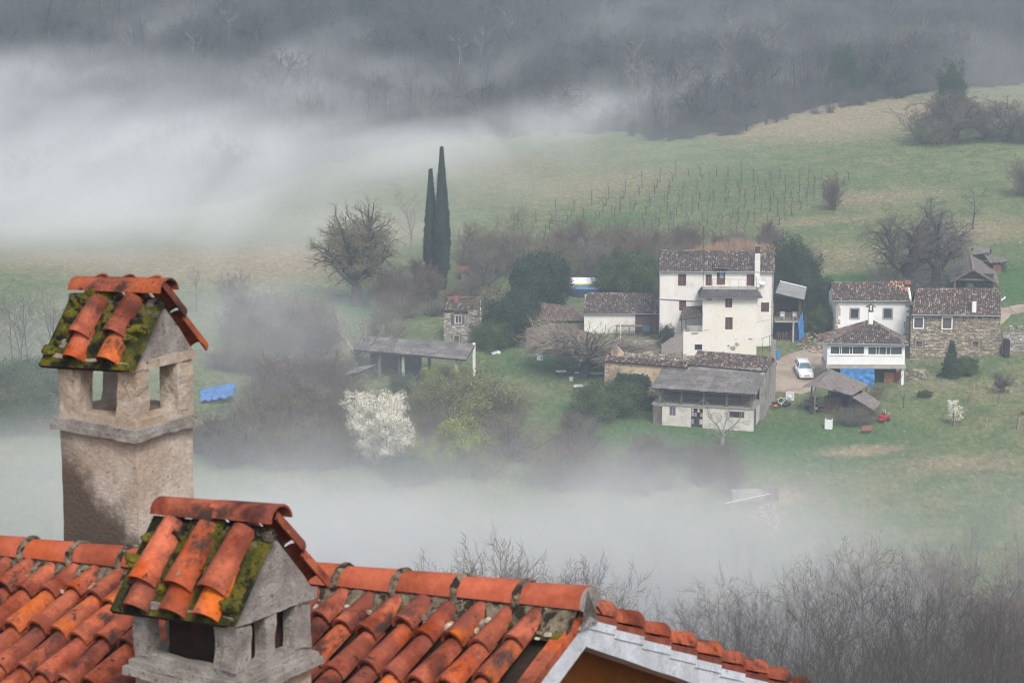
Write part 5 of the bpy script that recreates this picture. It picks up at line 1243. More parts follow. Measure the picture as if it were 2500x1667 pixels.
# lower wing, stair porch with mossy lean-to roof
mb = MB(); wall(mb, lx0, -2, bx0 - .002, lz, YB, YB + .35, [bd]); mb.box(lx0, YB + .35, -2, lx0 + .35, -.002, lz); mb.box(lx0, YB + .35, lz - .2, bx0 - .002, -.002, lz - .01); mb.build('low_wing', plaster_old, T)
MB().box(bd[0], YB + .3, bd[1], bd[2], YB + .34, bd[3]).build('cellar_opening', dark, T)
px0, pz0 = H.uv(*Z5(1115, 832), YB + .2); _, pz1 = H.uv(*Z5(1318, 800), YB + .2); ph1 = H.uv(*Z5(1318, 735), -1.6)[1]
pr_ = tiled('r', (px0, YB - .1, pz0), (bx0, YB - .1, pz1), (bx0, -.1, ph1 + .05), (px0 + .5, -.1, pz0 + .95), pmat('mossy_roof_tiles', (.1, .1, .1), None, 4, rough=.95, island=.12, grain=.2, palette=[(.10, .08, .07), (.075, .06, .055), (.13, .10, .09)], stains=(((.16, .15, .03), .8, .52, .66),)), T, seed=12, sag=.02)
po = MB()
for xx in (px0 + .25, px0 + .75): po.box(xx, YB + .05, lz - .05, xx + .09, YB + .14, pz0)
po.build('porch_post', wood_dark, T); MB().box(px0 + .9, YB + .02, lz, bx0 - .01, YB + .12, lz + .72).build('porch_parapet', stucco_grey, T)
MB().box(px0 + .4, -.1, lz, bx0 - .01, -.05, pz0 + .3).build('porch_back', plaster, T)
stp = MB()
for i in range(9): stp.box(lx0 - .3 - i * .28, YB + .1, -1.5, lx0 - .02 - i * .28, YB + 1.2, lz - .18 * (i + 1))
stp.build('stair', concrete_old, T)
# chimney breast, antenna, drain, dish
cx0, cz0 = H.uv(*Z5(1778, 540)); cx1, _ = H.uv(*Z5(1825, 540)); cz1 = H.uv(*Z5(1800, 245), 0)[1]
chs = MB().box(cx0, -.42, zt + .5, cx1, .02, cz1).build('chimney', plaster, T)
MB().box(cx0 + .05, -.38, cz1, cx1 - .05, .0, cz1 + .8).build('chimney_cap', metal_dark, chs); MB().box(cx0 - .03, -.46, cz1 + .82, cx1 + .03, .05, cz1 + .9).build('cap_slab', concrete_old, chs)
a1 = H.uv(*Z5(945, 648)); a2 = H.uv(*Z5(1315, 670)); MB().tube([(a1[0], -.08, a1[1]), (a2[0], -.08, a2[1])], .055, 6).build('drain_pipe', zinc, T)
ds = MB(); dc = H.uv(*Z5(1848, 490)); n = 14
ds.v = [(dc[0], -.35, dc[1])] + [(dc[0] + math.cos(6.283 * i / n) * .42, -.48, dc[1] + math.sin(6.283 * i / n) * .42) for i in range(n)]; ds.f = [(0, 1 + i, 1 + (i + 1) % n) for i in range(n)]; ds.tube([(dc[0], -.3, dc[1]), (dc[0], 0, dc[1] - .1)], .03, 5)
ds.build('satellite_dish', plastic_white, T)
sw_ = MB(); 
for yy in (1.4, 2.8): sw_.box(X1 - .02, yy, ZE - 2.0, X1 + .03, yy + .8, ZE - .7)
sw_.build('shuttered_windows', shutter, T)
# antenna mast: a thing of its own
ab = H.uv(*Z5(1322, 600), YB + .3); at0 = H.uv(*Z5(1322, 5), YB + .3)
wp = T.matrix_basis @ Vector((ab[0] + .05, YB + .35, zt + .5)); Hh = at0[1] - zt - .5
am = thing('antenna_mast', 'thin television mast rising from the terrace of the big white house', 'antenna', wp)
MB().tube([(0, 0, 0), (0, 0, Hh)], .03, 6).build('pole', metal_dark, am)
an_ = MB(); an_.tube([(-.7, 0, Hh - .3), (.7, 0, Hh - .3)], .015, 4)
for i in range(8): an_.tube([(-.6 + i * .17, -.3, Hh - .3), (-.6 + i * .17, .3, Hh - .3)], .01, 4)
an_.build('aerial', metal_dark, am)
# covered side balcony
sx0, _ = H.uv(*Z5(1975, 800), 1.2); sx1, _ = H.uv(*Z5(2172, 800), 1.2); szf = H.uv(*Z5(2060, 845), .8)[1]; szr = H.uv(*Z5(2060, 772), .8)[1]
bal = MB().box(sx0 - .2, .8, szf - .18, sx1 + .1, 4.6, szf).build('balcony', concrete, T)
b = MB()
for i in range(22): xx = sx0 + (sx1 - sx0) * i / 21; b.box(xx, .82, szf, xx + .035, .86, szr)
b.box(sx0, .80, szr - .05, sx1, .88, szr); b.box(sx0, .80, szf + .05, sx1, .88, szf + .1); b.build('railing', wood, bal)
cA = H.uv(*Z5(1963, 600), .3); cB = H.uv(*Z5(2216, 657), .3); cC = H.uv(*Z5(2238, 552), 4.2); cD = H.uv(*Z5(2005, 497), 4.2)
can = MB().slab([(cA[0], .3, cA[1] - .03), (cB[0], .3, cB[1] - .03), (cC[0], 4.2, cC[1] - .03), (cD[0], 4.2, cD[1] - .03)], .05).build('balcony_roof', wood_dark, T)
for q in corrugated('a', (cA[0], .3, cA[1]), (cB[0], .3, cB[1]), (cC[0], 4.2, cC[1]), (cD[0], 4.2, cD[1]), fibre, T, amp=.02): q.build('sheet', pmat('grey_sheet', (.27, .27, .27), (.22, .22, .225), .8, island=.05, rough=.8), can)
MB().tube([(cD[0], 4.2, cD[1] + .06), (cC[0], 4.2, cC[1] + .06)], .07, 5).build('ridge_cap', white_paint, can)
pst = H.uv(*Z5(2125, 845), .9); pb = H.uv(*Z5(2128, 1078), .9)
MB().box(pst[0] - .1, .85, pb[1] - 1, pst[0] + .1, 1.05, szf - .18).build('post', concrete, bal)
MB().box(sx1 - .05, .85, szf, sx1 + .05, .95, cB[1] - .1).build('post', plank, bal)
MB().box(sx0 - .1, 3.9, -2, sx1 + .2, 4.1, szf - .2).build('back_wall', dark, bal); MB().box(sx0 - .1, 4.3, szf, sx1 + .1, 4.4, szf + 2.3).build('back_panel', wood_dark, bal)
MB().box(sx1 + .1, 1.0, szf - 1.0, sx1 + .2, 3.8, cB[1] - .1).build('side_boards', plank, bal)
def stack_boxes(name, label, cat, pos, rz, boxes, mats, group=None):
    t = thing(name, label, cat, pos, rz, group)
    for i, (n_, bx, m) in enumerate(boxes): MB().box(*bx).build(n_, m, t)
    return t
tw = lambda x, y, z: T.matrix_basis @ Vector((x, y, z))
for i, (xx, lb) in enumerate(((sx0 + .7, 'left white plastic chair on the covered balcony'), (sx0 + 2.2, 'right white plastic chair on the covered balcony'))):
    stack_boxes('plastic_chair', lb, 'chair', tw(xx, 1.6, szf), rt_.uniform(-.4, .4), [('seat', (-.25, -.25, .40, .25, .25, .45), None), ('backrest', (-.25, .22, .46, .25, .27, .9), None)] and
        [('seat', (-.25, -.25, .40, .25, .25, .45), plastic_white), ('backrest', (-.25, .22, .46, .25, .27, .9), plastic_white)] + [('leg', (a, c, 0, a + .04, c + .04, .40), plastic_white) for a in (-.25, .21) for c in (-.25, .21)], None, 'plastic chairs on the balcony')
def cloth(P, nu, nv, amp, m, name, label, cat, seed=0, sagz=0.0, parent=None):
    """a hanging sheet through four world points A B (top) C D (bottom) with folds"""
    A, B, C, D = map(Vector, P); N = (B - A).cross(D - A).normalized(); o = (A + B + C + D) / 4; mb = MB(); vs = []
    for j in range(nv + 1):
        for i in range(nu + 1):
            u, v = i / nu, j / nv; p = A * (1 - u) * (1 - v) + B * u * (1 - v) + C * u * v + D * (1 - u) * v
            f = math.sin(u * 26 + 5 * v + seed) * .5 + mnoise.noise(Vector((u * 7, v * 5, seed))) * 1.3 + math.sin((u + v) * 15) * .3
            p = p + N * f * amp * (.3 + v) - Vector((0, 0, sagz * 4 * u * (1 - u) * (1 - v * .3))); vs.append(p - o)
    mb.add(vs, [(j * (nu + 1) + i, j * (nu + 1) + i + 1, (j + 1) * (nu + 1) + i + 1, (j + 1) * (nu + 1) + i) for j in range(nv) for i in range(nu)])
    me = mb.mesh(name, m, True); t = link(name, me, None, o); t['label'] = label; t['category'] = cat
    md = t.modifiers.new('thick', 'SOLIDIFY'); md.thickness = .02
    return t
def wpt(H, Z, X, Y, y): q = H.uv(*Z(X, Y), y); return H.t.matrix_basis @ Vector((q[0], y, q[1]))
cloth([wpt(H, Z5, 2165, 850, .7), wpt(H, Z5, 2205, 760, .7), wpt(H, Z5, 2222, 985, .7), wpt(H, Z5, 2180, 1080, .7)], 14, 16, .10, tarp_blue, 'blue_tarpaulin', 'narrow blue tarpaulin hanging beside the covered balcony post', 'tarpaulin', 2)
cloth([wpt(H, Z5, 2133, 870, 1.6), wpt(H, Z5, 2180, 870, 1.6), wpt(H, Z5, 2190, 1075, 1.6), wpt(H, Z5, 2133, 1075, 1.6)], 12, 12, .08, pmat('dark_blue_tarpaulin', (.02, .075, .20), (.03, .10, .26), 1.4, rough=.6), 'dark_blue_tarpaulin', 'dark blue tarpaulin under the covered balcony', 'tarpaulin', 5)
# logs and clutter under the balcony, leaning boards, stone heap
R = random.Random(4); pl = thing('log_pile', 'pile of split logs stacked under the covered balcony', 'firewood', tw(sx0 + .3, 2.2, H.uv(*Z5(2060, 1075), 1.8)[1]))
for r in range(9):
    for c in range(12): MB().tube([(c * .27 + R.uniform(-.03, .03), -.4, .13 + r * .2), (c * .27, .3, .13 + r * .2)], R.uniform(.08, .12), 6).build('log', plank, pl)
bp = wpt(H, Z5, 2215, 1075, .4)
lb_ = thing('leaning_boards', 'brown boards leaning in a heap beside the blue tarpaulin', 'boards', bp)
for i in range(4): MB().obox((.1 * i - .2, .1 * i, .55), Vector((.32, .05, .1 + .05 * i)), Vector((-.02, .03, 0)), Vector((.22 - .1 * i, .1, .62))).build('board', plank, lb_)
def rubble(name, label, p, n, rx, ry, hh, m, seed, size=.16, sub='stone', cat='rubble'):
    R = random.Random(seed); mb = MB()
    for i in range(n):
        a = R.uniform(0, 6.28); q = R.random() ** .5; x, y = math.cos(a) * q * rx, math.sin(a) * q * ry; z = hh * (1 - q) * R.random() + .02; s = size * R.uniform(.4, 1.2)
        e = Matrix.Rotation(R.uniform(0, 3), 3, 'Z') @ Matrix.Rotation(R.uniform(-.6, .6), 3, 'X'); zz = h(p.x + x, p.y + y) - p.z
        mb.obox((x, y, z + zz), e @ Vector((s, 0, 0)), e @ Vector((0, s * .7, 0)), e @ Vector((0, 0, s * .5)))
    o = mb.build(name, m, None, loc=p, kind='stuff'); o['label'] = label; return o
rubble('stone_rubble', 'heap of grey stones between the white house and the lane', gp(1995, 835), 200, 2.6, 4.5, 1.0, stone_m, 3)
rubble('garden_rubble', 'scattered stones and litter on the bank behind the lane', gp(2005, 800), 90, 2.2, 4, .7, stone_g, 5, .16)

# ---------------------------------------------------------------- low outbuilding left of the white house
Hb = House('outbuilding', 'low white outbuilding with tiled roof and wide brown gate', *Z5(275, 955), 2.5); Tb = Hb.t
bx0_, _ = Hb.uv(*Z5(275, 850)); bx1_, bze = Hb.uv(*Z5(943, 780)); g_ = Hb.rect(Z5(727, 785), Z5(943, 950))
mb = MB(); mb.box(bx0_, 0, -1.5, g_[0], .35, bze); mb.box(bx0_, .35, -1.5, bx0_ + .35, 5, bze); mb.box(bx0_, 5, -1.5, bx1_, 5.3, bze + 1.4); mb.build('wall', plaster, Tb)
gp_ = MB().box(g_[0] + .01, .12, g_[1] - 1, g_[2] - .02, .16, g_[3]).build('gate', shutter, Tb)
for i in range(7): xx = g_[0] + (g_[2] - g_[0]) * (i + .5) / 7; MB().box(xx - .2, .06, g_[1] - .5, xx + .2, .118, g_[3] - .05).build('gate_board', pmat('gate_boards', (.12, .075, .07), (.085, .055, .052), 2, objr=.2), gp_)
rA = Hb.uv(*Z5(268, 775), -.3); rB = Hb.uv(*Z5(943, 778), -.3); rC = Hb.uv(*Z5(943, 608), 4.6); rD = Hb.uv(*Z5(300, 598), 4.6)
rr_ = tiled('r', (rA[0], -.3, rA[1]), (rB[0], -.3, rB[1]), (rC[0], 4.6, rC[1]), (rD[0], 4.6, rD[1]), roof_tiles, Tb, seed=21, sag=.06); ridge((rD[0], 4.6, rD[1]), (rC[0], 4.6, rC[1]), roof_tiles, rr_)
MB().tube([(rA[0], -.35, rA[1] - .06), (rB[0], -.35, rB[1] - .06)], .05, 6).build('gutter', zinc, Tb)
ts = thing('work_table', 'long low table covered with grey boards before the low outbuilding', 'table', wpt(Hb, Z5, 700, 945, -1.2))
MB().box(-2.0, -.5, .75, 1.2, .5, .82).build('tabletop', fibre, ts)
for a in (-1.9, -.4, 1.1): MB().box(a, -.4, -.5, a + .08, .4, .75).build('leg', metal_dark, ts)
MB().box(1.25, -.5, .2, 2.1, .5, .8).build('blue_crate', pmat('dull_blue', (.06, .11, .17)), ts)
pipe = thing('lamp_post', 'thin white post with a bent top left of the white house', 'post', wpt(Hb, Z5, 596, 1070, -5)); MB().tube([(0, 0, -.5), (0, 0, 2.6), (.25, 0, 2.95)], .05, 6).build('pole', white_paint, pipe)
ip_ = thing('iron_post', 'dark iron post at the left corner of the big white house', 'post', wpt(Hb, Z5, 966, 1110, -5)); MB().box(-.08, -.08, -.5, .08, .08, 4.0).build('pole', metal_dark, ip_)
rw = MB(); rwp = gp(*Z5(780, 1060)); o_ = thing('retaining_wall', 'mossy grey retaining slab in front of the low outbuilding', 'wall', rwp, -math.radians(2.5))
MB().box(-4.5, .6, -1.5, 5.5, .9, .5).build('slab', stucco_grey, o_)

# ---------------------------------------------------------------- ruined barn in front
Hr = House('barn', 'ruined stone barn with grey corrugated lean-to roof over an open loft', *Z6(702, 852), 14, 'barn'); Tr = Hr.t
r6 = lambda a, b, y=0.0: Hr.rect(Z6(*a), Z6(*b), y)
Wx, _ = Hr.uv(*Z6(1590, 800)); _, zd = Hr.uv(*Z6(720, 678)); Dp = 6.1
fw_ = [r6((845, 690), (905, 780)), r6((1040, 710), (1140, 872)), r6((1375, 735), (1510, 800)), r6((702, 690), (782, 850))]
fw_ = [(a, b if i not in (1, 3) else -1.2, c, min(d, zd - .12)) for i, (a, b, c, d) in enumerate(fw_)]
mb = MB(); wall(mb, 0, -1.8, Wx, zd, 0, .3, fw_); mb.box(0, .3, -1.5, .3, 5, zd); mb.build('wall', block_white, Tr)
blk = MB(); R = random.Random(9); z = .85
while z < zd - .2:
    x = .35
    while x < Wx - .3:
        a, b, c, d = x + .012, x + .48, z + .012, min(z + .235, zd - .13)
        if not any(q[0] - .05 < b and a < q[2] + .05 and q[1] < d and c < q[3] for q in fw_): blk.box(a, -.03, c, b, .001, d)
        x += .5
    z += .25
blk.build('white_blocks', block_white, Tr, kind='stuff')
window(Hr, fw_[0], .05, concrete, pmat('blue_grey_paint', (.09, .10, .15)), 'glass'); window(Hr, fw_[2], .05, concrete_old, dark, 'dark', .06)
dr = MB().box(fw_[3][0], .1, -1.2, fw_[3][2], .16, fw_[3][3]).build('door', wood, Tr)
for i in range(5): xx = fw_[3][0] + (fw_[3][2] - fw_[3][0]) * i / 5; MB().box(xx + .01, .06, -1, xx + .19, .098, fw_[3][3] - .03).build('board', wood, dr)
gd = MB(); q = fw_[1]
for i in range(5): xx = q[0] + (q[2] - q[0]) * i / 4; gd.box(xx - .03, .08, q[1], xx + .03, .14, q[3])
for zz in (.2, .8, 1.05, 1.5, 2.0): gd.box(q[0], .09, zz, q[2], .13, zz + .05)
gdo = gd.build('door', metal_dark, Tr)
for i, (a, b, c, d) in enumerate([(0, 1.08, 1, 1.5), (1, 1.08, 2, 1.5), (2, 1.55, 3, 2.0), (3, 1.1, 4, 1.5), (0, .25, 1, .8), (2.6, .25, 4, .8), (0, 1.55, 1, 2.0)]):
    MB().box(q[0] + (q[2] - q[0]) * a / 4 + .04, .105, b, q[0] + (q[2] - q[0]) * c / 4 - .04, .115, d).build('pane', [plaster_ochre, glass_blue, block_white][i % 3], gdo)
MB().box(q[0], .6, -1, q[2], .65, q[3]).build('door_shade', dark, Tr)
# loft floor, front beam, side wall of blocks
MB().box(-.15, -.12, zd, Wx + .1, Dp - .002, zd + .14).build('loft_floor', concrete_old, Tr)
MB().box(Wx - .3, .3, -1.8, Wx, Dp, zd).build('side_wall', stucco_grey, Tr)
sbk = MB(); z = .1
while z < zd - .2:
    y = 1.9
    while y < Dp - .5: sbk.box(Wx + .001, y + .012, z + .012, Wx + .03, y + .52, z + .24); y += .54
    z += .26
sbk.build('side_blocks', block_white, Tr, kind='stuff'); MB().box(Wx - .05, .45, -1.2, Wx + .035, 1.6, zd - .3).build('side_door', pmat('blue_grey_paint', (.09, .10, .15)), Tr)
# lean-to roof
eL = Hr.uv(*Z6(690, 532), -.5); eR = Hr.uv(*Z6(1608, 592), -.5); tL = Hr.uv(*Z6(782, 357), 5.0); tR = Hr.uv(*Z6(1692, 402), 5.0)
A, B, C, D = (eL[0], -.5, eL[1]), (eR[0], -.5, eR[1]), (tR[0], 5.0, tR[1]), (tL[0], 5.0, tL[1])
lt = MB().slab([Vector(p) - Vector((0, 0, .12)) for p in (A, B, C, D)], .03).build('lean_to_roof', wood_dark, Tr)
for q in corrugated('a', A, B, C, D, fibre, Tr, wave=.19, amp=.035, seed=3, cols=13): q.build('sheet', pmat('fibre_sheet', (.19, .175, .17), (.13, .12, .115), .8, objr=.22, rough=.95, bump=.4, bscale=9, stains=(((.085, .08, .075), 1.6, .58, .70), ((.31, .27, .24), .7, .60, .75))), lt)
ft = MB()
for i in range(9): u = i / 8; a_, b_ = Vector(A).lerp(Vector(B), u), Vector(D).lerp(Vector(C), u); ft.tube([a_ - Vector((0, 0, .17)), b_ - Vector((0, 0, .17))], .05, 5)
ft.tube([Vector(A) - Vector((0, -.5, .12)), Vector(B) - Vector((0, -.5, .12))], .07, 5); ft.build('rafters', wood, lt)
for i, zx in enumerate((765, 955, 1150, 1355, 1568)):
    x_, z_ = Hr.uv(*Z6(zx, 660), .1); p_ = MB().box(x_ - .1, .02, zd + .14, x_ + .1, .2, eL[1] + (eR[1] - eL[1]) * x_ / Wx - .05).build('post', wood, Tr)
    if i in (0, 2, 4):
        for s_ in ((-1, 1) if i == 2 else ((1,) if i == 0 else (-1,))): MB().tube([(x_, .1, zd + .9), (x_ + s_ * .75, .1, zd + .16)], .05, 5).build('brace', wood, p_)
MB().box(.2, 4.9, zd + .14, Wx - .1, 5.0, tL[1] - .25).build('loft_back', pmat('loft_wall', (.16, .14, .125), (.09, .08, .075), 1, rough=1), Tr)
hay = MB().box(.8, 2.5, zd + .14, Wx - .6, 4.8, zd + .7).build('loft_clutter', pmat('hay', (.20, .16, .11), (.12, .10, .08), 3, bump=1, bscale=12, rough=1), Tr)
# rear building: stone gable and tile roof
y2 = 5.02; e2L = Hr.uv(*Z6(1030, 335), y2 - .1); e2R = Hr.uv(*Z6(1700, 398), y2 - .1); yr = 8.4; k2L = Hr.uv(*Z6(1095, 206), yr); k2R = Hr.uv(*Z6(1765, 262), yr)
A, B, C, D = (e2L[0] - .2, y2 - .1, e2L[1] + .1), (e2R[0], y2 - .1, e2R[1] + .1), (k2R[0], yr, k2R[1]), (k2L[0], yr, k2L[1])
r2 = tiled('r', A, B, C, D, roof_tiles_red, Tr, seed=31, sag=.14, pitch=.21); ridge(D, C, roof_tiles_red, r2)
tiled('r', (C[0], yr + 3.2, C[2] - 1.3), (D[0], yr + 3.2, C[2] - 1.3), D, C, roof_tiles, Tr, seed=33, row=.7, pitch=.35)
gx_ = e2R[0] - .1; g = [(gx_, 4.2, -1.8), (gx_, yr + 2.6, -1.8), (gx_, yr + 2.6, k2R[1] - 1.2), (gx_, yr, k2R[1] - .1), (gx_, y2 - .1, e2R[1] - .02), (gx_, 4.2, e2R[1] - .35)]
mb = MB(); mb.add(g + [(p[0] - .45, p[1], p[2]) for p in g], [(0, 1, 2, 3, 4, 5), (11, 10, 9, 8, 7, 6), (1, 7, 8, 2), (2, 8, 9, 3), (3, 9, 10, 4), (4, 10, 11, 5), (5, 11, 6, 0)]); mb.box(e2L[0], y2, -1, gx_ - .45, y2 + .4, e2L[1]); mb.build('gable_wall', stucco_grey, Tr)
# pier standing at the back corner, pushed up against the gable
cpz = Hr.uv(*Z5(1950, 1015), yr + 1.5)
MB().box(cpz[0] - .2, yr + 1.2, -1, cpz[0] + .28, yr + 1.7, cpz[1]).build('pier', concrete_old, Tr)
# long roofless wall to the left with tile coping
wx0 = Hr.uv(*Z6(275, 400), y2)[0]; wzl = Hr.uv(*Z6(275, 290), y2)[1]; wzr = Hr.uv(*Z6(1030, 350), y2)[1]
mb = MB(); mb.add([(wx0, y2, -2), (e2L[0] + .4, y2, -2), (e2L[0] + .4, y2, wzr), (wx0, y2, wzl), (wx0, y2 + .4, -2), (e2L[0] + .4, y2 + .4, -2), (e2L[0] + .4, y2 + .4, wzr), (wx0, y2 + .4, wzl)], [(0, 1, 2, 3), (7, 6, 5, 4), (3, 2, 6, 7), (0, 3, 7, 4)])
mb.build('ruined_wall', plaster_ochre, Tr)
tiled('r', (wx0 - .2, y2 - .3, wzl + .0), (e2L[0] - .2, y2 - .3, wzr + .0), (e2L[0] - .1, y2 + .9, wzr + .42), (wx0 - .1, y2 + .9, wzl + .42), roof_tiles_red, Tr, seed=41, pitch=.21, sag=.1, miss=.06)
fz = Hr.uv(*Z6(385, 160), y2 + 3); fx = Hr.uv(*Z6(335, 200), y2 + 3)[0]; fx2 = Hr.uv(*Z6(440, 200), y2 + 3)[0]
MB().add([(fx, y2 + 3, 0), (fx2, y2 + 3, 0), (fx2, y2 + 3, fz[1] - .8), (fx2 - .5, y2 + 3, fz[1] - .2), (fx + .4, y2 + 3, fz[1]), (fx, y2 + 3, fz[1] - .5)] + [(fx, y2 + 3.4, 0), (fx2, y2 + 3.4, 0), (fx2, y2 + 3.4, fz[1] - .8), (fx2 - .5, y2 + 3.4, fz[1] - .2), (fx + .4, y2 + 3.4, fz[1]), (fx, y2 + 3.4, fz[1] - .5)],
    [(0, 1, 2, 3, 4, 5), (11, 10, 9, 8, 7, 6)] + [(i, i + 6, (i + 1) % 6 + 6, (i + 1) % 6) for i in range(6)]).build('wall_fragment', plaster_ochre, Tr)
rw_ = MB(); R = random.Random(8)
for i in range(420):
    x = R.uniform(fx2, Hr.uv(*Z6(1030, 300), y2 + 3)[0]); y = y2 + 1.0 + R.random() * 3.5; e = Matrix.Rotation(R.uniform(0, 3), 3, 'Z') @ Matrix.Rotation(R.uniform(-.5, .5), 3, 'X'); s = R.uniform(.08, .22)
    zz = wzr - .1 + (y - y2) * .10 + .15 * math.sin(x * 2) + R.uniform(0, .2); rw_.obox((x, y, zz), e @ Vector((s, 0, 0)), e @ Vector((0, s * .7, 0)), e @ Vector((0, 0, s * .4)))
rw_.build('fallen_stones', stone_m, Tr, kind='stuff')
MB().box(fx2, y2 + .9, -1, Hr.uv(*Z6(1030, 300), y2 + 3)[0], y2 + 5, wzr + .0).build('rubble_core', joint_m, Tr)
fb = thing('fallen_rafters', 'broken planks and rafters sticking up from the collapsed part of the barn', 'timber', Tr.matrix_basis @ Vector((Hr.uv(*Z6(860, 260), y2 + 2)[0], y2 + 2, wzr + .3)))
for i in range(7): MB().obox((i * .14 - .5, 0, .35), Vector((.05, 0, .02)), Vector((0, .02, 0)), Vector((.42 - i * .02, .1 * i - .3, .45))).build('plank', wood if i % 3 else plank, fb)
MB().box(1.15, 0, -.1, 1.3, .12, .9).build('plank', wood, fb)
# ivy over the yellow wall
def ivy_sheet(R):
    x = wx0 + 2.0 + R.gauss(1.6, 1.15); z = R.uniform(-.5, 4.3); wd = 2.6 if z < 2 else 1.7
    x = wx0 + 3.2 + R.uniform(-wd, wd) * (1 + .2 * mnoise.noise(Vector((z, 1, 1))))
    return Vector((x, y2 - .12 - .5 * R.random() * (1.6 - z * .25), z)), Vector((0, -1, .3))
link('ivy', leafy('ivy', 44, 2400, ivy_sheet, .085, leaf_dark, .7, 9, .12), Tr)

# ---------------------------------------------------------------- white farmhouse, right
Hw = House('white_farmhouse', 'smaller white farmhouse with corner stones and two small windows', *Z7(548, 1010), 1.0); Tw = Hw.t
r7 = lambda a, b, y=0.0, H_=None: (H_ or Hw).rect(Z7(*a), Z7(*b), y)
wx0, wz = Hw.uv(*Z7(548, 612)); wx1, _ = Hw.uv(*Z7(1258, 612)); ws = [r7((693, 683), (765, 770)), r7((1012, 683), (1084, 770))]
mb = MB(); wall(mb, wx0, -2.5, wx1, wz, 0, .4, ws); mb.box(wx0, .4, -2.5, wx0 + .4, 6.6, wz); mb.box(wx0, 6.6, -2.5, wx1, 7, wz); mb.box(wx1 - .4, .4, -2.5, wx1, 6.6, wz); mb.build('wall', white_paint, Tw)
for r in ws:
    window(Hw, r, .06, wood_dark, glass, 'glass'); a, b, c, d = r
    fr = MB(); t = .16; fr.box(a - t, -.04, b - t, a, .03, d + t); fr.box(c, -.04, b - t, c + t, .03, d + t); fr.box(a, -.04, d, c, .03, d + t); fr.box(a, -.06, b - t, c, .03, b); fr.build('stone_surround', concrete, Tw)
R = random.Random(2)
for (xa, dr_) in ((wx0, 1), (wx1, -1)):
    z = -1.
    while z < wz - .3:
        w_ = R.choice((.35, .62, .5)); hh = R.uniform(.25, .36); a, b = sorted((xa - dr_ * .02, xa + dr_ * w_)); MB().box(a, -.035, z + .01, b, .02, z + hh - .01).build('corner_stone', stone_q if 'stone_q' in globals() else pmat('corner_stones', (.42, .39, .35), (.33, .30, .27), 2, objr=.15), Tw); z += hh + (R.uniform(.1, .5) if R.random() < .3 else 0)
ze = wz + .05; rsx = (wx0 - .2, Hw.uv(*Z7(555, 432), 3.5)[1]); rx2 = (wx1 + .1, Hw.uv(*Z7(1285, 432), 3.5)[1]); e0 = Hw.uv(*Z7(522, 605), -.35); e1 = Hw.uv(*Z7(1262, 605), -.35)
rf = tiled('r', (e0[0], -.35, e0[1]), (e1[0], -.35, e1[1]), (rx2[0], 3.5, rx2[1]), (rsx[0], 3.5, rsx[1]), roof_tiles_red, Tw, seed=51, sag=.05); ridge((rsx[0], 3.5, rsx[1]), (rx2[0], 3.5, rx2[1]), roof_tiles_red, rf)
tiled('r', (rx2[0], 7.3, e0[1]), (rsx[0], 7.3, e0[1]), (rsx[0], 3.5, rsx[1]), (rx2[0], 3.5, rx2[1]), roof_tiles_red, Tw, seed=52, row=.8, pitch=.4)
MB().add([(wx1 - .002, 0, wz), (wx1 - .002, 3.5, rx2[1] - .1), (wx1 - .002, 7, wz), (wx0 + .002, 0, wz), (wx0 + .002, 3.5, rx2[1] - .1), (wx0 + .002, 7, wz)], [(0, 2, 1), (3, 4, 5)]).build('gable', white_paint, Tw)
cp_ = MB(); cp_.slab([(e1[0] - .02, -.4, e1[1] + .0), (e1[0] + .22, -.4, e1[1] + .0), (rx2[0] + .22, 3.5, rx2[1] + .12), (rx2[0] - .02, 3.5, rx2[1] + .12)], .35); cp_.build('gable_coping', white_paint, Tw)
MB().tube([(e0[0], -.42, e0[1] - .05), (e1[0], -.42, e1[1] - .05)], .06, 6).tube([(wx0 + .05, -.08, wz), (wx0 + .05, -.08, -1.5)], .05, 6).build('gutter', zinc, Tw)
ck = Hw.uv(*Z7(1235, 500), 2.6); ckt = Hw.uv(*Z7(1235, 405), 2.6)
c0 = MB().box(ck[0] - .28, 2.4, ck[1] - .4, ck[0] + .28, 2.9, ckt[1] - .35).build('chimney', plaster_old, Tw); MB().box(ck[0] - .32, 2.36, ck[1] + .2, ck[0] + .3, 2.94, ckt[1] - .5).build('flue', dark, c0)
MB().box(ck[0] - .36, 2.3, ckt[1] - .5, ck[0] + .36, 3.0, ckt[1] - .1).build('chimney_cap', pmat('brick_red', (.30, .11, .08), (.2, .08, .06), 5), c0)
nw = MB(); R = random.Random(12)   # newer, brighter tiles near the chimney
A, B, C, D = map(Vector, ((e0[0], -.35, e0[1]), (e1[0], -.35, e1[1]), (rx2[0], 3.5, rx2[1]), (rsx[0], 3.5, rsx[1]))); N = (B - A).cross(D - A).normalized()
for i in range(60):
    u = 1 - R.random() ** 1.5 * .25; v = 1 - R.random() * .6 * (1 - (1 - u) * 2.5); p = A * (1 - u) * (1 - v) + B * u * (1 - v) + C * u * v + D * (1 - u) * v + N * .075; d = (D - A).normalized(); nw.tube([p, p + d * .3], [.095, .08], 6)
nw.build('replaced_tiles', pmat('bright_roof_tiles', (.4, .2, .1), None, 4, rough=.9, palette=[(.42, .15, .08), (.52, .34, .24), (.34, .12, .07), (.58, .44, .34)]), rf, kind='stuff')

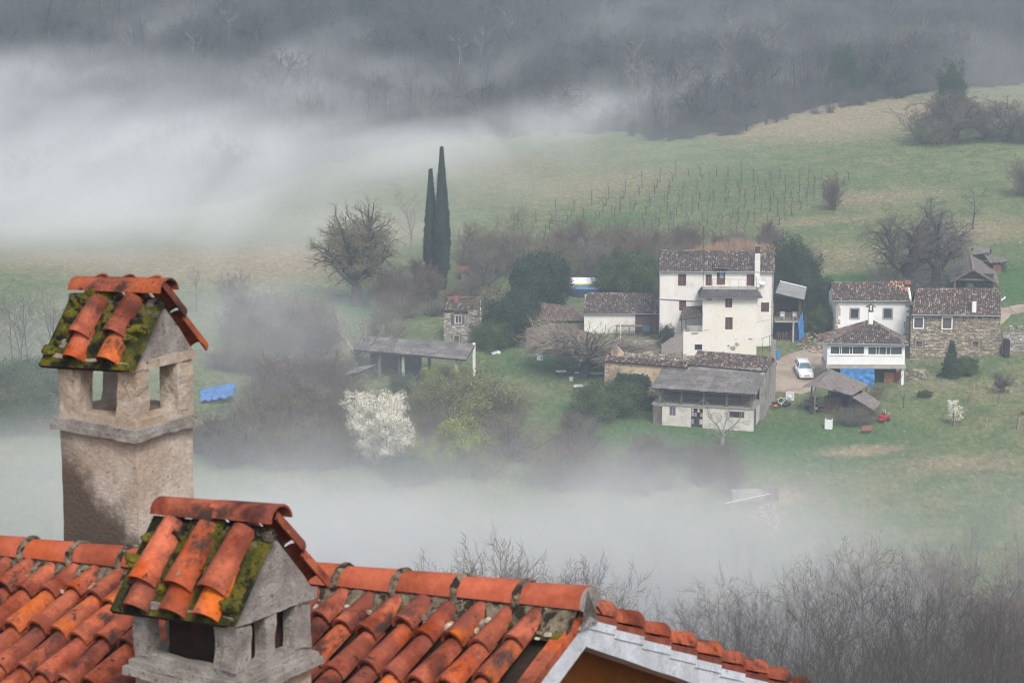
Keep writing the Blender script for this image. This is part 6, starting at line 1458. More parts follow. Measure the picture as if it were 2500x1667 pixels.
Hp = House('porch_house', 'white glazed porch building with hipped tile roof and blue sheet below', *Z7(478, 1440), 1.0); Tp = Hp.t
r7p = lambda a, b, y=0.0: Hp.rect(Z7(*a), Z7(*b), y)
x0, z1 = Hp.uv(*Z7(472, 1022)); x1, _ = Hp.uv(*Z7(1215, 1022)); _, zb = Hp.uv(*Z7(800, 1212)); yD = 4.6
bands = [r7p((498, 1038), (825, 1120)), r7p((858, 1042), (1188, 1124))]
mb = MB(); wall(mb, x0, zb, x1, z1, 0, .25, bands); mb.box(x0, .25, zb, x0 + .25, yD, z1)
sy0, sz0 = .7, z1 - .35
wsd = [(.9, bands[0][1], yD - .6, bands[0][3])]
mb.box(x1 - .25, .25, zb, x1, .9, z1); mb.box(x1 - .25, .9, zb, x1, yD, bands[0][1]); mb.box(x1 - .25, .9, bands[0][3], x1, yD, z1); mb.build('wall', white_paint, Tp)
for bi, (a, b, c, d) in enumerate(bands):
    fr = MB(); t = .07; fr.box(a, .02, b, c, .12, b + t); fr.box(a, .02, d - t, c, .12, d); fr.box(a, .02, b + t, a + t, .12, d - t); fr.box(c - t, .02, b + t, c, .12, d - t)
    xs = ([588, 606, 684, 712] if bi == 0 else [938, 966, 1034, 1078]); xm = [Hp.uv(*Z7(q, 1080))[0] for q in xs]
    w_ = fr.build('window', white_paint, Tp)
    for q in xm: MB().box(q - .035, .03, b + t, q + .035, .11, d - t).build('mullion', white_paint, w_)
    ed = [a + t] + xm + [c - t]
    for i in range(len(ed) - 1): MB().box(ed[i] + .036, .08, b + t, ed[i + 1] - .036, .095, d - t).build('pane', pmat('dark_window_glass', (.035, .05, .058), (.06, .075, .08), .8, rough=.08, spec=.8, grain=0), w_)
    MB().box(a - .05, -.08, b - .1, c + .05, .02, b - .01).build('sill', white_paint, w_)
MB().box(x1 - .14, .9, bands[0][1], x1 - .1, yD, bands[0][3]).build('side_pane', glass, Tp)
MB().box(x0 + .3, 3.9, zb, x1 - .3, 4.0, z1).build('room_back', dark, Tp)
sl_ = Hp.uv(*Z7(800, 1252))[1]
MB().box(x0 - .12, -.15, sl_, x1 + .12, yD, zb - .003).build('floor_slab', concrete, Tp)
MB().box(x1 - .32, .1, -1.6, x1 - .04, .4, sl_).build('post', white_paint, Tp); MB().box(x0 + .05, .1, -1.6, x0 + .35, .4, sl_).build('post', white_paint, Tp)
MB().box(x1 + .02, 2.6, -1.5, x1 + .25, 4.4, z1 - .1).build('side_wall', white_paint, Tp)
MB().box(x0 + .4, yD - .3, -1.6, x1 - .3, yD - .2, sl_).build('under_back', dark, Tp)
e0 = Hp.uv(*Z7(442, 1008), -.45); e1 = Hp.uv(*Z7(1245, 1022), -.45); ap_ = Hp.uv(*Z7(885, 785), 4.7); apL = (ap_[0] - .15, 4.7, ap_[1]); apR = (ap_[0] + .15, 4.7, ap_[1])
bl = Hp.uv(*Z7(512, 868), 4.7); br = Hp.uv(*Z7(1296, 882), 4.7)
E0, E1, BL, BR = (e0[0], -.45, e0[1]), (e1[0], -.45, e1[1] + .0), (e0[0] - .0, 4.7, e0[1]), (e1[0] + .05, 4.7, e1[1])
apm = Vector((ap_[0], 3.6, ap_[1]))
rfp = MB().add([E0, E1, BR, tuple(apm), BL, (apm.x, 4.7, apm.z)], [(0, 1, 3), (1, 2, 5, 3), (4, 0, 3, 5), (0, 4, 2, 1)]).build('roof', tile_under, Tp)
def hip_tiles(P, Q, T_, m, parent, seed, pitch=.22, row=.36, top=None):
    """tiles on a hip: P,Q eave ends, T_ apex (and top, a second apex): tile columns run straight up the slope and are cut at the hips"""
    R = random.Random(seed); P, Q, T_ = map(Vector, (P, Q, T_)); T2 = Vector(top) if top else T_; ax = (Q - P).normalized(); W = (Q - P).length
    N = (Q - P).cross(T_ - P).normalized(); N = N if N.z > 0 else -N; up = N.cross(ax).normalized(); up = up if up.z > 0 else -up
    Hh = (T_ - P).dot(up); tx, t2 = (T_ - P).dot(ax), (T2 - P).dot(ax); mb = MB(); n = int(W / pitch); w = W / n
    for c in range(n):
        x = (c + .5) * w; lim = Hh * min(1, x / tx if tx > 0.01 else 1, (W - x) / (W - t2) if W - t2 > .01 else 1); s = -.05
        while s < lim - .08:
            e = min(s + row * 1.1, lim + .04); j = R.uniform(-.015, .015); dz = R.uniform(-.01, .015); rg = []
            for q, wd, zz in ((s, .105, .075), (e, .08, .03)):
                for k in range(5): t = math.pi * k / 4; rg.append(P + ax * (x + j + math.cos(t) * wd) + up * q + N * (math.sin(t) * .08 + zz - .04 + dz))
            mb.add(rg, [(i, i + 1, i + 6, i + 5) for i in range(4)] + [(0, 1, 2, 3, 4)]); s += row
    return mb.build('roof_tiles', m, parent, kind='stuff')
hip_tiles(E0, E1, apm, roof_tiles, rfp, 61); hip_tiles(E1, BR, apm, roof_tiles_red, rfp, 62, top=(apm.x, 4.7, apm.z)); hip_tiles(BL, E0, (apm.x, 4.7, apm.z), roof_tiles_red, rfp, 63, top=tuple(apm))
ridge(E0, apm, roof_tiles_red, rfp); ridge(E1, apm, roof_tiles_red, rfp)
MB().tube([Vector(E0) + Vector((0, -.05, -.05)), Vector(E1) + Vector((0, -.05, -.05))], .06, 6).tube([(x1 + .3, 2.4, z1 - .1), (x1 + .3, 2.4, -1)], .06, 6).build('gutter', zinc, Tp)
ck = Hp.uv(*Z7(882, 860), 3.2); ckt = Hp.uv(*Z7(882, 700), 3.2); k0 = Hp.uv(*Z7(862, 860), 3.2)[0]; k1 = Hp.uv(*Z7(904, 860), 3.2)[0]
c0 = MB().box(k0, 3.0, ck[1] - .6, k1, 3.45, ckt[1]).build('chimney', white_paint, Tp)
MB().box(k0 - .12, 2.95, ck[1] - .1, k1 + .12, 3.0, ck[1] + .1).build('flashing', white_paint, c0)
brk = pmat('chimney_brick', (.16, .09, .07), (.11, .07, .06), 6); km = (k0 + k1) / 2
cpb = MB(); cpb.box(k0 + .0, 3.02, ckt[1], k0 + .12, 3.43, ckt[1] + .5); cpb.box(k1 - .12, 3.02, ckt[1], k1, 3.43, ckt[1] + .5); cpb.box(k0 - .04, 2.98, ckt[1] - .1, k1 + .04, 3.47, ckt[1]); cpb.build('chimney_pot', brk, c0)
cpb = MB(); cpb.slab([(k0 - .25, 2.9, ckt[1] + .38), (km, 2.9, ckt[1] + .72), (km, 3.55, ckt[1] + .72), (k0 - .25, 3.55, ckt[1] + .38)][::-1], .07); cpb.slab([(km, 2.9, ckt[1] + .72), (k1 + .25, 2.9, ckt[1] + .38), (k1 + .25, 3.55, ckt[1] + .38), (km, 3.55, ckt[1] + .72)][::-1], .07); cpb.build('chimney_roof', brk, c0)
cloth([wpt(Hp, Z7, 590, 1242, -.1), wpt(Hp, Z7, 920, 1242, -.1), wpt(Hp, Z7, 922, 1440, -.1), wpt(Hp, Z7, 600, 1440, -.1)], 44, 16, .16, tarp_blue, 'blue_tarpaulin', 'wide blue tarpaulin hung under the white glazed porch', 'tarpaulin', 8)
q = r7p((1013, 1290), (1103, 1440), 1.2); MB().box(q[0], 1.2, (q[1] + q[3]) / 2 - .2, q[2], 1.3, q[3]).build('orange_panel', orange_door, Tp); MB().box(q[0], 1.18, q[1] - .5, q[2], 1.3, (q[1] + q[3]) / 2 - .2).build('red_panel', red_door, Tp)
q = r7p((1108, 1288), (1195, 1400), 2.0); MB().box(q[0], 2.0, q[1] - .6, q[2], 2.1, q[3]).build('red_panel', red_door, Tp)
ld = thing('leaning_pole', 'grey pole leaning against the corner post of the white porch', 'pole', wpt(Hp, Z7, 1140, 1440, -.5)); MB().tube([(0, 0, 0), (.6, .3, 1.6)], .04, 5).build('pole', zinc, ld)

# ---------------------------------------------------------------- stone house
Hs = House('stone_house', 'long stone house with white framed shuttered windows and dark tile roof', *Z7(1275, 1165), 1.0); Ts = Hs.t
x0, z1 = Hs.uv(*Z7(1270, 742)); x1, _ = Hs.uv(*Z7(2130, 742)); r7s = lambda a, b: Hs.rect(Z7(*a), Z7(*b))
ws = [r7s((1302, 766), (1382, 862)), r7s((1575, 766), (1655, 868))]; sm = [r7s((1318, 992), (1376, 1048)), r7s((1858, 994), (1916, 1050))]
mb = MB(); wall(mb, x0, -2.5, x1, z1, 0, .4, ws + sm); mb.box(x1 - .4, .4, -2.5, x1, 7, z1); mb.box(x0, 6.6, -2.5, x1 - .4, 7, z1); mb.build('wall', joint_m, Ts)
stones('stones', x0, -2.2, x1, z1 - .02, .0, stone_m, Ts, [(a - .14, b - .14, c + .14, d + .14) for a, b, c, d in ws + sm], 71, .34, .17)
for i, r in enumerate(ws):
    a, b, c, d = r; t = .13; fr = MB(); fr.box(a - t, -.09, b - t, a, .03, d + t); fr.box(c, -.09, b - t, c + t, .03, d + t); fr.box(a, -.09, d, c, .03, d + t); fr.box(a, -.09, b - t, c, .03, b); fr.build('window_surround', white_paint, Ts)
    window(Hs, r, .0, wood_dark, pmat('grey_shutter', (.11, .10, .10), (.08, .075, .075), 2), 'shutter', .03)
for r in sm:
    a, b, c, d = r; t = .1; fr = MB(); fr.box(a - t, -.07, b - t, a, .03, d + t); fr.box(c, -.07, b - t, c + t, .03, d + t); fr.box(a, -.07, d, c, .03, d + t); fr.build('stone_surround', concrete_old, Ts); window(Hs, r, .05, concrete_old, plank, 'dark', .05)
e0 = Hs.uv(*Z7(1275, 738), -.35); e1 = Hs.uv(*Z7(2132, 745), -.35); k0 = Hs.uv(*Z7(1315, 492), 4.0); k1 = Hs.uv(*Z7(2132, 490), 4.0)
rs = tiled('r', (e0[0], -.35, e0[1]), (e1[0], -.35, e1[1]), (k1[0], 4, k1[1]), (k0[0], 4, k0[1]), roof_tiles_red, Ts, seed=72, sag=.04); ridge((k0[0], 4, k0[1]), (k1[0], 4, k1[1]), roof_tiles, rs)
tiled('r', (k1[0], 8, e0[1] + .2), (k0[0], 8, e0[1] + .2), (k0[0], 4, k0[1]), (k1[0], 4, k1[1]), roof_tiles, Ts, seed=73, row=.8, pitch=.4)
MB().tube([(e0[0], -.42, e0[1] - .05), (e1[0], -.42, e1[1] - .05)], .06, 6).build('gutter', zinc, Ts)
q0 = Hs.uv(*Z7(1852, 735), .2); q1 = Hs.uv(*Z7(1895, 608), .2); qt = Hs.uv(*Z7(1870, 548), .2)
c0 = MB().box(q0[0], .0, q0[1], q1[0], .5, q1[1]).build('chimney', white_paint, Ts); MB().box(q0[0] + .02, .02, q1[1], q1[0] - .02, .48, qt[1]).build('chimney_top', brk, c0); MB().box(q0[0] - .05, -.04, qt[1], q1[0] + .05, .54, qt[1] + .08).build('cap_slab', concrete_old, c0)
# rough stone footing between porch and stone house
rubble('stone_footing', 'rough stones at the foot of the wall beside the white porch', gp(*Z7(1330, 1310)), 70, 1.3, 2.4, .6, stone_m, 6, .2)

# ---------------------------------------------------------------- thatched open barn and broken shed on the slope
Ho = House('open_barn', 'open fronted barn with a steep grey thatched roof above the stone house', *ZR(960, 1190), 9, 'barn'); To = Ho.t
ax_, az_ = Ho.uv(*ZR(1378, 765), -.4); lx, lzz = Ho.uv(*ZR(942, 1002), -.4); rx, rzz = Ho.uv(*ZR(1880, 1050), -.4)
D_ = 11.0; thatch = pmat('grey_thatch', (.18, .15, .135), (.12, .10, .09), 2.5, rough=1, bump=1, bscale=16, stains=(((.28, .25, .22), 1.2, .6, .75), ((.08, .07, .06), 2, .6, .7)), stretch=(1, 1, 3), grain=.3)
bk = Ho.uv(*ZR(1405, 475), D_); 
def thatched(mb, A, B, C, D, seed, nu=16, nv=14, th=.16, amp=.06):
    A, B, C, D = map(Vector, (A, B, C, D)); N = (B - A).cross(D - A).normalized(); N = N if N.z > 0 else -N; vs = []
    for lay in (0, 1):
        for i in range(nu + 1):
            for j in range(nv + 1):
                u, v = i / nu, j / nv; p = A * (1 - u) * (1 - v) + B * u * (1 - v) + C * u * v + D * (1 - u) * v
                vs.append(p + N * (mnoise.noise(Vector((u * 9, v * 7, seed))) * amp + ((v * nv) % 3) * .015 - lay * th))
    k = (nu + 1) * (nv + 1); f = [(i * (nv + 1) + j, (i + 1) * (nv + 1) + j, (i + 1) * (nv + 1) + j + 1, i * (nv + 1) + j + 1) for i in range(nu) for j in range(nv)]
    rim = [i * (nv + 1) for i in range(nu + 1)] + [nu * (nv + 1) + j for j in range(1, nv + 1)] + [i * (nv + 1) + nv for i in range(nu - 1, -1, -1)] + [j for j in range(nv - 1, 0, -1)]
    mb.add(vs, f + [tuple(q + k for q in p[::-1]) for p in f] + [(rim[i], rim[i] + k, rim[(i + 1) % len(rim)] + k, rim[(i + 1) % len(rim)]) for i in range(len(rim))]); return mb
rt1 = thatched(MB(), (lx, D_, lzz + .3), (lx, -.4, lzz), (ax_, -.4, az_), (ax_, D_, az_ + .1), 1).build('roof', thatch, To); thatched(MB(), (rx, -.4, rzz), (rx, D_, rzz + .3), (ax_, D_, az_ + .1), (ax_, -.4, az_), 2).build('roof', thatch, To)
MB().tube([(ax_, -.42, az_ + .02), (ax_ + .03, 3, az_ + .08), (ax_, D_, az_ + .12)], .12, 6).build('ridge_cap', pmat('pale_thatch', (.32, .28, .24), (.22, .19, .17), 3), rt1)
for xx in (lx + .55, rx - .6): 
    for yy in (0, 5, 10): MB().box(xx - .12, yy - .12, -1.5, xx + .12, yy + .12, lzz + .35).build('post', wood if yy == 0 else wood_dark, To)
MB().box(lx + .5, .0, lzz + .15, rx - .5, .14, lzz + .35).build('tie_beam', wood, To); MB().box(lx + .7, .35, lzz + .36, rx - .7, .4, lzz + 1.0).build('gable_boards', wood_dark, To)
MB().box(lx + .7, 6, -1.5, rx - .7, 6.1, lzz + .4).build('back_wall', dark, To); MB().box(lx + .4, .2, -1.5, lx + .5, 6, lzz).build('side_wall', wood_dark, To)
R = random.Random(3)
for i in range(12): a = R.uniform(lx + 1, rx - 1.4); MB().box(a, 1.5 + R.random() * 2, -1, a + R.uniform(.3, .9), 4.2, R.uniform(.3, 1.5)).build('stored_crate', plank if i % 2 else stucco_grey, To)
Hc = House('broken_shed', 'collapsed shed of boards and red bricks behind the thatched barn', *ZR(1950, 830), 15, 'shed'); Tc = Hc.t
p = [Hc.uv(*ZR(*q), yy) for q, yy in (((1700, 640), 0), ((2060, 610), 0), ((2010, 560), 4), ((1560, 440), 4))]
thatched(MB(), (p[0][0], 0, p[0][1]), (p[1][0], 0, p[1][1]), (p[2][0], 4, p[2][1]), (p[3][0], 4, p[3][1]), 5, 10, 8, .1, .15).build('roof', thatch, Tc)
MB().box(p[0][0] + .4, .3, -1.5, p[1][0] - 1.0, 3.5, p[0][1] - .15).build('wall', rust, Tc); MB().box(p[1][0] - .5, .2, -1.5, p[1][0] - .35, .4, p[1][1] - .1).build('post', wood_dark, Tc)
p = [Hc.uv(*ZR(*q), yy) for q, yy in (((1280, 490), 3), ((1700, 440), 3), ((1690, 355), 6), ((1420, 345), 6))]
MB().slab([(p[0][0], 3, p[0][1]), (p[1][0], 3, p[1][1]), (p[2][0], 6, p[2][1]), (p[3][0], 6, p[3][1])], .1).build('lean_to_roof', fibre, Tc); MB().box(p[0][0] + .2, 5.5, -1, p[1][0], 5.7, p[3][1] - .1).build('boards', wood_dark, Tc)
bb = thing('round_grill', 'small dark kettle on legs standing on the grass left of the thatched barn', 'grill', gp(*ZR(790, 905))); 
bm_ = bmesh.new(); bmesh.ops.create_uvsphere(bm_, u_segments=12, v_segments=8, radius=.3); me = bpy.data.meshes.new('kettle'); bm_.to_mesh(me); bm_.free(); me.materials.append(metal_dark); link('kettle', me, bb, (0, 0, .75))
for a in (0, 2.1, 4.2): MB().tube([(math.cos(a) * .15, math.sin(a) * .15, .55), (math.cos(a) * .3, math.sin(a) * .3, -.05)], .025, 5).build('leg', metal_dark, bb)

# ---------------------------------------------------------------- little ruined stone house
Hq = House('ruined_cottage', 'small ruined stone cottage with broken tile roof among the bushes', *ZL(128, 760), 6, 'house'); Tq = Hq.t
x0, z1 = Hq.uv(*ZL(128, 465)); x1, _ = Hq.uv(*ZL(362, 465)); x2, z2 = Hq.uv(*ZL(505, 390), 1.0); rl_ = lambda a, b: Hq.rect(ZL(*a), ZL(*b))
ws = [rl_((238, 510), (300, 588)), rl_((232, 702), (276, 752))]
mb = MB(); wall(mb, x0, -1.8, x1, z1, 0, .4, ws); mb.box(x0, .4, -1.8, x0 + .4, 4, z1); mb.box(x1 - .4, .4, -1.8, x1, 4, z1 + .2); mb.box(x0, 4, -1.8, x2, 4.4, z1 + 1.0); mb.box(x1, 1.0, -1.8, x2, 1.4, z2 - .9); mb.build('wall', joint_m, Tq)
stones('stones', x0, -1.5, x1, z1, 0, stone_g, Tq, [(a - .12, b - .12, c + .12, d + .12) for a, b, c, d in ws], 81, .34, .18); stones('stones', x1, -1.5, x2, z2 - .9, 1.0, stone_g, Tq, [], 82, .36, .2, lambda x, z: mnoise.noise(Vector((x * 2, z * 2, 4))) < .35)
stones_side(x1 + .003, 0, -1.5, 1.0, z1, stone_g, Tq, 83)
for r in ws:
    a, b, c, d = r; t = .11; fr = MB(); fr.box(a - t, -.09, b - t, a, .03, d + t); fr.box(c, -.09, b - t, c + t, .03, d + t); fr.box(a, -.09, d, c, .03, d + t); fr.build('stone_surround', concrete, Tq)
window(Hq, ws[0], .03, white_paint, glass, 'glass', .05); window(Hq, ws[1], .05, wood_dark, plank, 'dark', .04)
MB().box(ws[0][0] - .45, -.08, ws[0][1], ws[0][0] - .13, -.03, ws[0][3]).build('shutter', plank, Tq); MB().box(ws[0][2] + .13, -.08, ws[0][1], ws[0][2] + .35, -.03, ws[0][3]).build('shutter', plank, Tq)
tiled('r', (x0 - .15, -.3, z1 + .05), (x1 + .1, -.3, z1 - .05), (x1 - .2, 2.2, z1 + .75), (x0 + .2, 2.2, z1 + .85), roof_tiles, Tq, seed=84, sag=.15, miss=.12)
MB().obox(((x0 + x1) / 2 + .5, 2.6, z1 + 1.0), Vector((1.6, 0, .2)), Vector((0, .5, 0)), Vector((0, 0, .06))).build('fallen_roof_panel', wood_dark, Tq)
MB().box(x0 + 1.0, 1.8, z1 + .3, x0 + 1.55, 2.3, z1 + 1.5).build('chimney', pmat('brick_red', (.30, .11, .08)), Tq); MB().box(x2 - .35, .98, z2 - 2.2, x2 - .2, 1.1, z2 + .2).build('pale_post', white_paint, Tq)
hut = thing('garden_hut', 'tiny pale hut with a reddish roof half hidden in the bushes', 'hut', gp(*ZT(1390, 1085))); MB().box(-.9, 0, -.5, .9, 1.4, 1.3).build('wall', concrete_old, hut); MB().slab([(-1.3, -.3, 1.35), (1.0, -.3, 1.35), (1.0, 1.6, 1.75), (-1.3, 1.6, 1.75)], .1).build('roof', rust, hut)

# ---------------------------------------------------------------- brick red bank wall behind the pollard
br_ = thing('red_brick_wall', 'reddish sloping wall with ivy behind the pollard tree', 'wall', gp(*ZL(920, 830)), -math.radians(4))
q = MB(); q.add([(0, 0, -1), (9, 0, -1), (9, 0, 1.6), (4.5, 0, 2.8), (0, 0, 2.4)] + [(0, .4, -1), (9, .4, -1), (9, .4, 1.6), (4.5, .4, 2.8), (0, .4, 2.4)], [(0, 1, 2, 3, 4), (9, 8, 7, 6, 5)] + [(i, i + 5, (i + 1) % 5 + 5, (i + 1) % 5) for i in range(5)]); q.build('wall', pmat('brick_earth', (.20, .14, .125), (.13, .115, .10), 1.0, bump=1, bscale=10, rough=1), br_)
sq_ = thing('brick_wall_end', 'reddish tiled slope just right of the dark evergreen bush', 'roof', gp(*ZL(1100, 590)), 0); tiled('r', (-.8, 0, .4), (5, 0, .3), (3.4, 3, 1.6), (-.8, 3, 2.2), pmat('pinkish_tiles', (.1, .1, .1), None, 4, island=.15, palette=[(.19, .13, .11), (.15, .105, .09), (.23, .165, .145)]), sq_, seed=91)

# ---------------------------------------------------------------- long open shed, left
Hl = House('open_shed', 'long open shed with grey corrugated roof on concrete posts in the mist', *ZS(1320, 458), 13, 'shed'); Tl = Hl.t
zs = [Hl.uv(*ZS(*q), yy) for q, yy in (((1020, 255), -.5), ((1702, 318), -.5), ((1762, 218), 5), ((1045, 172), 5))]
A, B, C, D = [(zs[i][0], (-.5, -.5, 5, 5)[i], zs[i][1]) for i in range(4)]
lr = MB().slab([Vector(p) - Vector((0, 0, .14)) for p in (A, B, C, D)], .04).build('roof', wood_dark, Tl)
for q in corrugated('a', A, B, C, D, fibre, Tl, wave=.22, amp=.035, seed=6, cols=14): q.build('sheet', pmat('fibre_sheet', (.19, .175, .17)), lr)
for zx, zb_, yy, m_ in ((1322, 455, 0, concrete), (1645, 428, 0, concrete), (1750, 378, 4.4, white_paint), (1480, 420, 4.4, wood), (1180, 420, 0, wood), (1300, 452, .5, plank)):
    x_, zb2 = Hl.uv(*ZS(zx, zb_), yy); MB().box(x_ - .14, yy, zb2 - .8, x_ + .14, yy + .25, A[2] + (B[2] - A[2]) * (x_ - A[0]) / (B[0] - A[0]) + yy * .22).build('post', m_, Tl)
MB().box(zs[0][0] + .5, 4.6, -1.5, zs[0][0] + 6.5, 4.8, zs[0][1] - .1).build('back_wall', wood_dark, Tl)
R = random.Random(6)
for i in range(10): a = R.uniform(zs[0][0] + 1.5, zs[0][0] + 7); MB().box(a, 1 + R.random() * 2, -1.4, a + R.uniform(.4, 1.2), 3.4, R.uniform(.0, 1.1)).build('stored_junk', [plank, concrete_old, wood_dark, metal_dark][i % 4], Tl)
rr2 = MB(); c_ = Hl.uv(*ZS(1130, 375), -.6); rr2.v = []; 
wh = MB().tube([(c_[0] + math.cos(t * .5236) * .75, -.6, c_[1] + math.sin(t * .5236) * .75) for t in range(13)], .05, 5, False)
for t in range(6): wh.tube([(c_[0], -.6, c_[1]), (c_[0] + math.cos(t * 1.047) * .75, -.6, c_[1] + math.sin(t * 1.047) * .75)], .025, 4)
wt = thing('cart_wheel', 'old spoked cart wheel leaning at the left end of the open shed', 'wheel', Tl.matrix_basis @ Vector((c_[0], -.6, c_[1])), -math.radians(13)); wh.v = [(v[0] - c_[0], v[1] + .6, v[2] - c_[1]) for v in wh.v]; wh.build('wheel_rim', metal_dark, wt)
Hk = House('low_shed', 'low shed with flat sheet roof sinking into the bushes', *ZS(905, 555), 20, 'shed'); Tk = Hk.t
zs = [Hk.uv(*ZS(*q), yy) for q, yy in (((640, 468), 0), ((1045, 398), 0), ((1165, 345), 3.2), ((760, 405), 3.2))]
k_ = MB().slab([(zs[i][0], (0, 0, 3.2, 3.2)[i], zs[i][1] - .1) for i in range(4)], .08).build('roof', wood_dark, Tk)
for q in corrugated('a', *[(zs[i][0], (0, 0, 3.2, 3.2)[i], zs[i][1]) for i in range(4)], fibre, Tk, wave=.22, amp=.03, seed=7): q.build('sheet', pmat('fibre_sheet', (.19, .175, .17)), k_)
for zx in (900, 1020, 700): x_, zz = Hk.uv(*ZS(zx, 500), .2); MB().box(x_ - .08, .1, -1.5, x_ + .08, .26, zs[0][1] + (zs[1][1] - zs[0][1]) * (x_ - zs[0][0]) / (zs[1][0] - zs[0][0]) - .1).build('post', wood, Tk)

# ---------------------------------------------------------------- wood shed with junk
Hj = House('wood_shed', 'rickety wood shed with a sagging grey roof on crooked posts', *Z8(655, 915), 24, 'shed'); Tj = Hj.t
def pj(X, Y, y): q = Hj.uv(*Z8(X, Y), y); return Vector((q[0], y, q[1]))
rA, rB, rC, rD = pj(640, 575, -.3), pj(1088, 680, -.3), pj(1272, 560, 3.2), pj(842, 382, 4.2)
thatched(MB(), rA, rB, rC, rD, 11, 16, 12, .09, .08).build('roof', pmat('old_shingle', (.21, .18, .165), (.14, .12, .11), 2.5, rough=1, bump=1, bscale=14, stains=(((.09, .08, .07), 2, .58, .7),), grain=.25), Tj)
rE = pj(512, 582, -.1); thatched(MB(), rE, rA, rD, pj(800, 395, 4.4), 12, 8, 10, .07, .05).build('roof', MATS['old_shingle'], Tj)
MB().tube([rA + Vector((0, 0, .08)), rD + Vector((0, 0, .1))], .06, 5).build('ridge_batten', wood, Tj)
MB().slab([rA + Vector((2.2, -.02, -.12)), rA.lerp(rB, .85) + Vector((0, -.02, -.06)), rA.lerp(rB, .85) + Vector((.2, .9, .1)), rA + Vector((2.4, .9, .14))], .05).build('loose_sheet', fibre, Tj)
for (X, Y, yy, m_) in ((655, 915, 0, wood), (615, 845, .4, MATS.get('post_green') or pmat('post_green', (.05, .07, .065), (.035, .045, .04), 2)), (1060, 920, .2, wood_dark), (1240, 840, 3.0, wood_dark), (820, 700, 4.0, wood_dark)):
    a = pj(X, Y, yy); tz = rA.z + (rB.z - rA.z) * (a.x - rA.x) / (rB.x - rA.x) + yy * .1; MB().tube([(a.x, yy, -1.2), (a.x - .04, yy, tz * .5), (a.x + .02, yy, tz)], .10, 6).build('post', m_, Tj)
lb = MB()
b0, b1, b2, b3 = pj(1085, 700, -.8), pj(1335, 850, -.8), pj(1415, 770, 1.6), pj(1230, 640, 2.2)
thatched(MB(), b0, b1, b2, b3, 14, 8, 8, .08, .06).build('low_roof', MATS['old_shingle'], Tj)
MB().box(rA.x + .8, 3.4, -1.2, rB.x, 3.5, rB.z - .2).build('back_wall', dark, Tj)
cr0 = pj(820, 850, 1.2); R = random.Random(17)
pile = thing('firewood_stack', 'block of stacked brown firewood inside the wood shed', 'firewood', Tj.matrix_basis @ Vector((cr0.x, 1.2, cr0.z - .3)), -math.radians(24))
for r in range(11):
    for c in range(4): MB().box(-.6 + c * .42, 0, r * .16, -.22 + c * .42 + R.uniform(-.03, .02), .8, r * .16 + .14).build('log', plank, pile)
pr2 = thing('junk_heap', 'heap of dark scrap, sacks and bent sheet inside the wood shed', 'scrap', Tj.matrix_basis @ Vector((cr0.x - 1.6, 1.4, cr0.z - .3)))
for i in range(26): e = Matrix.Rotation(R.uniform(0, 3), 3, 'Z') @ Matrix.Rotation(R.uniform(-1, 1), 3, 'X'); s = R.uniform(.15, .45); MB().obox((R.uniform(-.8, .9), R.uniform(-.6, .8), R.uniform(0, 1.5)), e @ Vector((s, 0, 0)), e @ Vector((0, s * .5, 0)), e @ Vector((0, 0, s * .12))).build('scrap_piece', [metal_dark, wood_dark, pmat('grey_plastic', (.30, .32, .36)), plank, dark][i % 5], pr2)
pc = thing('plank_scatter', 'loose planks lying in front of the wood shed, one of them yellow', 'planks', gp(*Z8(830, 885)))
for i in range(6): MB().obox((R.uniform(-1, 1.2), R.uniform(-.4, .6), .12 + i * .05), Vector((R.uniform(.5, .9), R.uniform(-.3, .3), .02)), Vector((0, .06, 0)), Vector((0, 0, .02))).build('plank', [plank, wood, pmat('yellow_paint', (.45, .36, .08)), rust][i % 4], pc)
# brambles hanging over the shed
for (X, Y, hp, pr, wf) in ((1010, 1010, 50, 'shrub1', 1.2), (1100, 1030, 60, 'shrub3', 1.0), (1210, 930, 56, 'shrub1', 1.0), (1290, 760, 42, 'shrub3', 1.3), (1380, 700, 40, 'shrub0', 1.2), (1150, 900, 60, 'shrub2', 1.2), (1200, 1010, 45, 'shrub1', 1.2)):
    q = gp(*Z8(X, Y)); o = plant(pr, xy=(q.x, q.y), H=hp / ppm(q), label='bare brambles growing over the wood shed', name='bramble_bush', cat='bush', group='brambles over the wood shed', wf=wf)
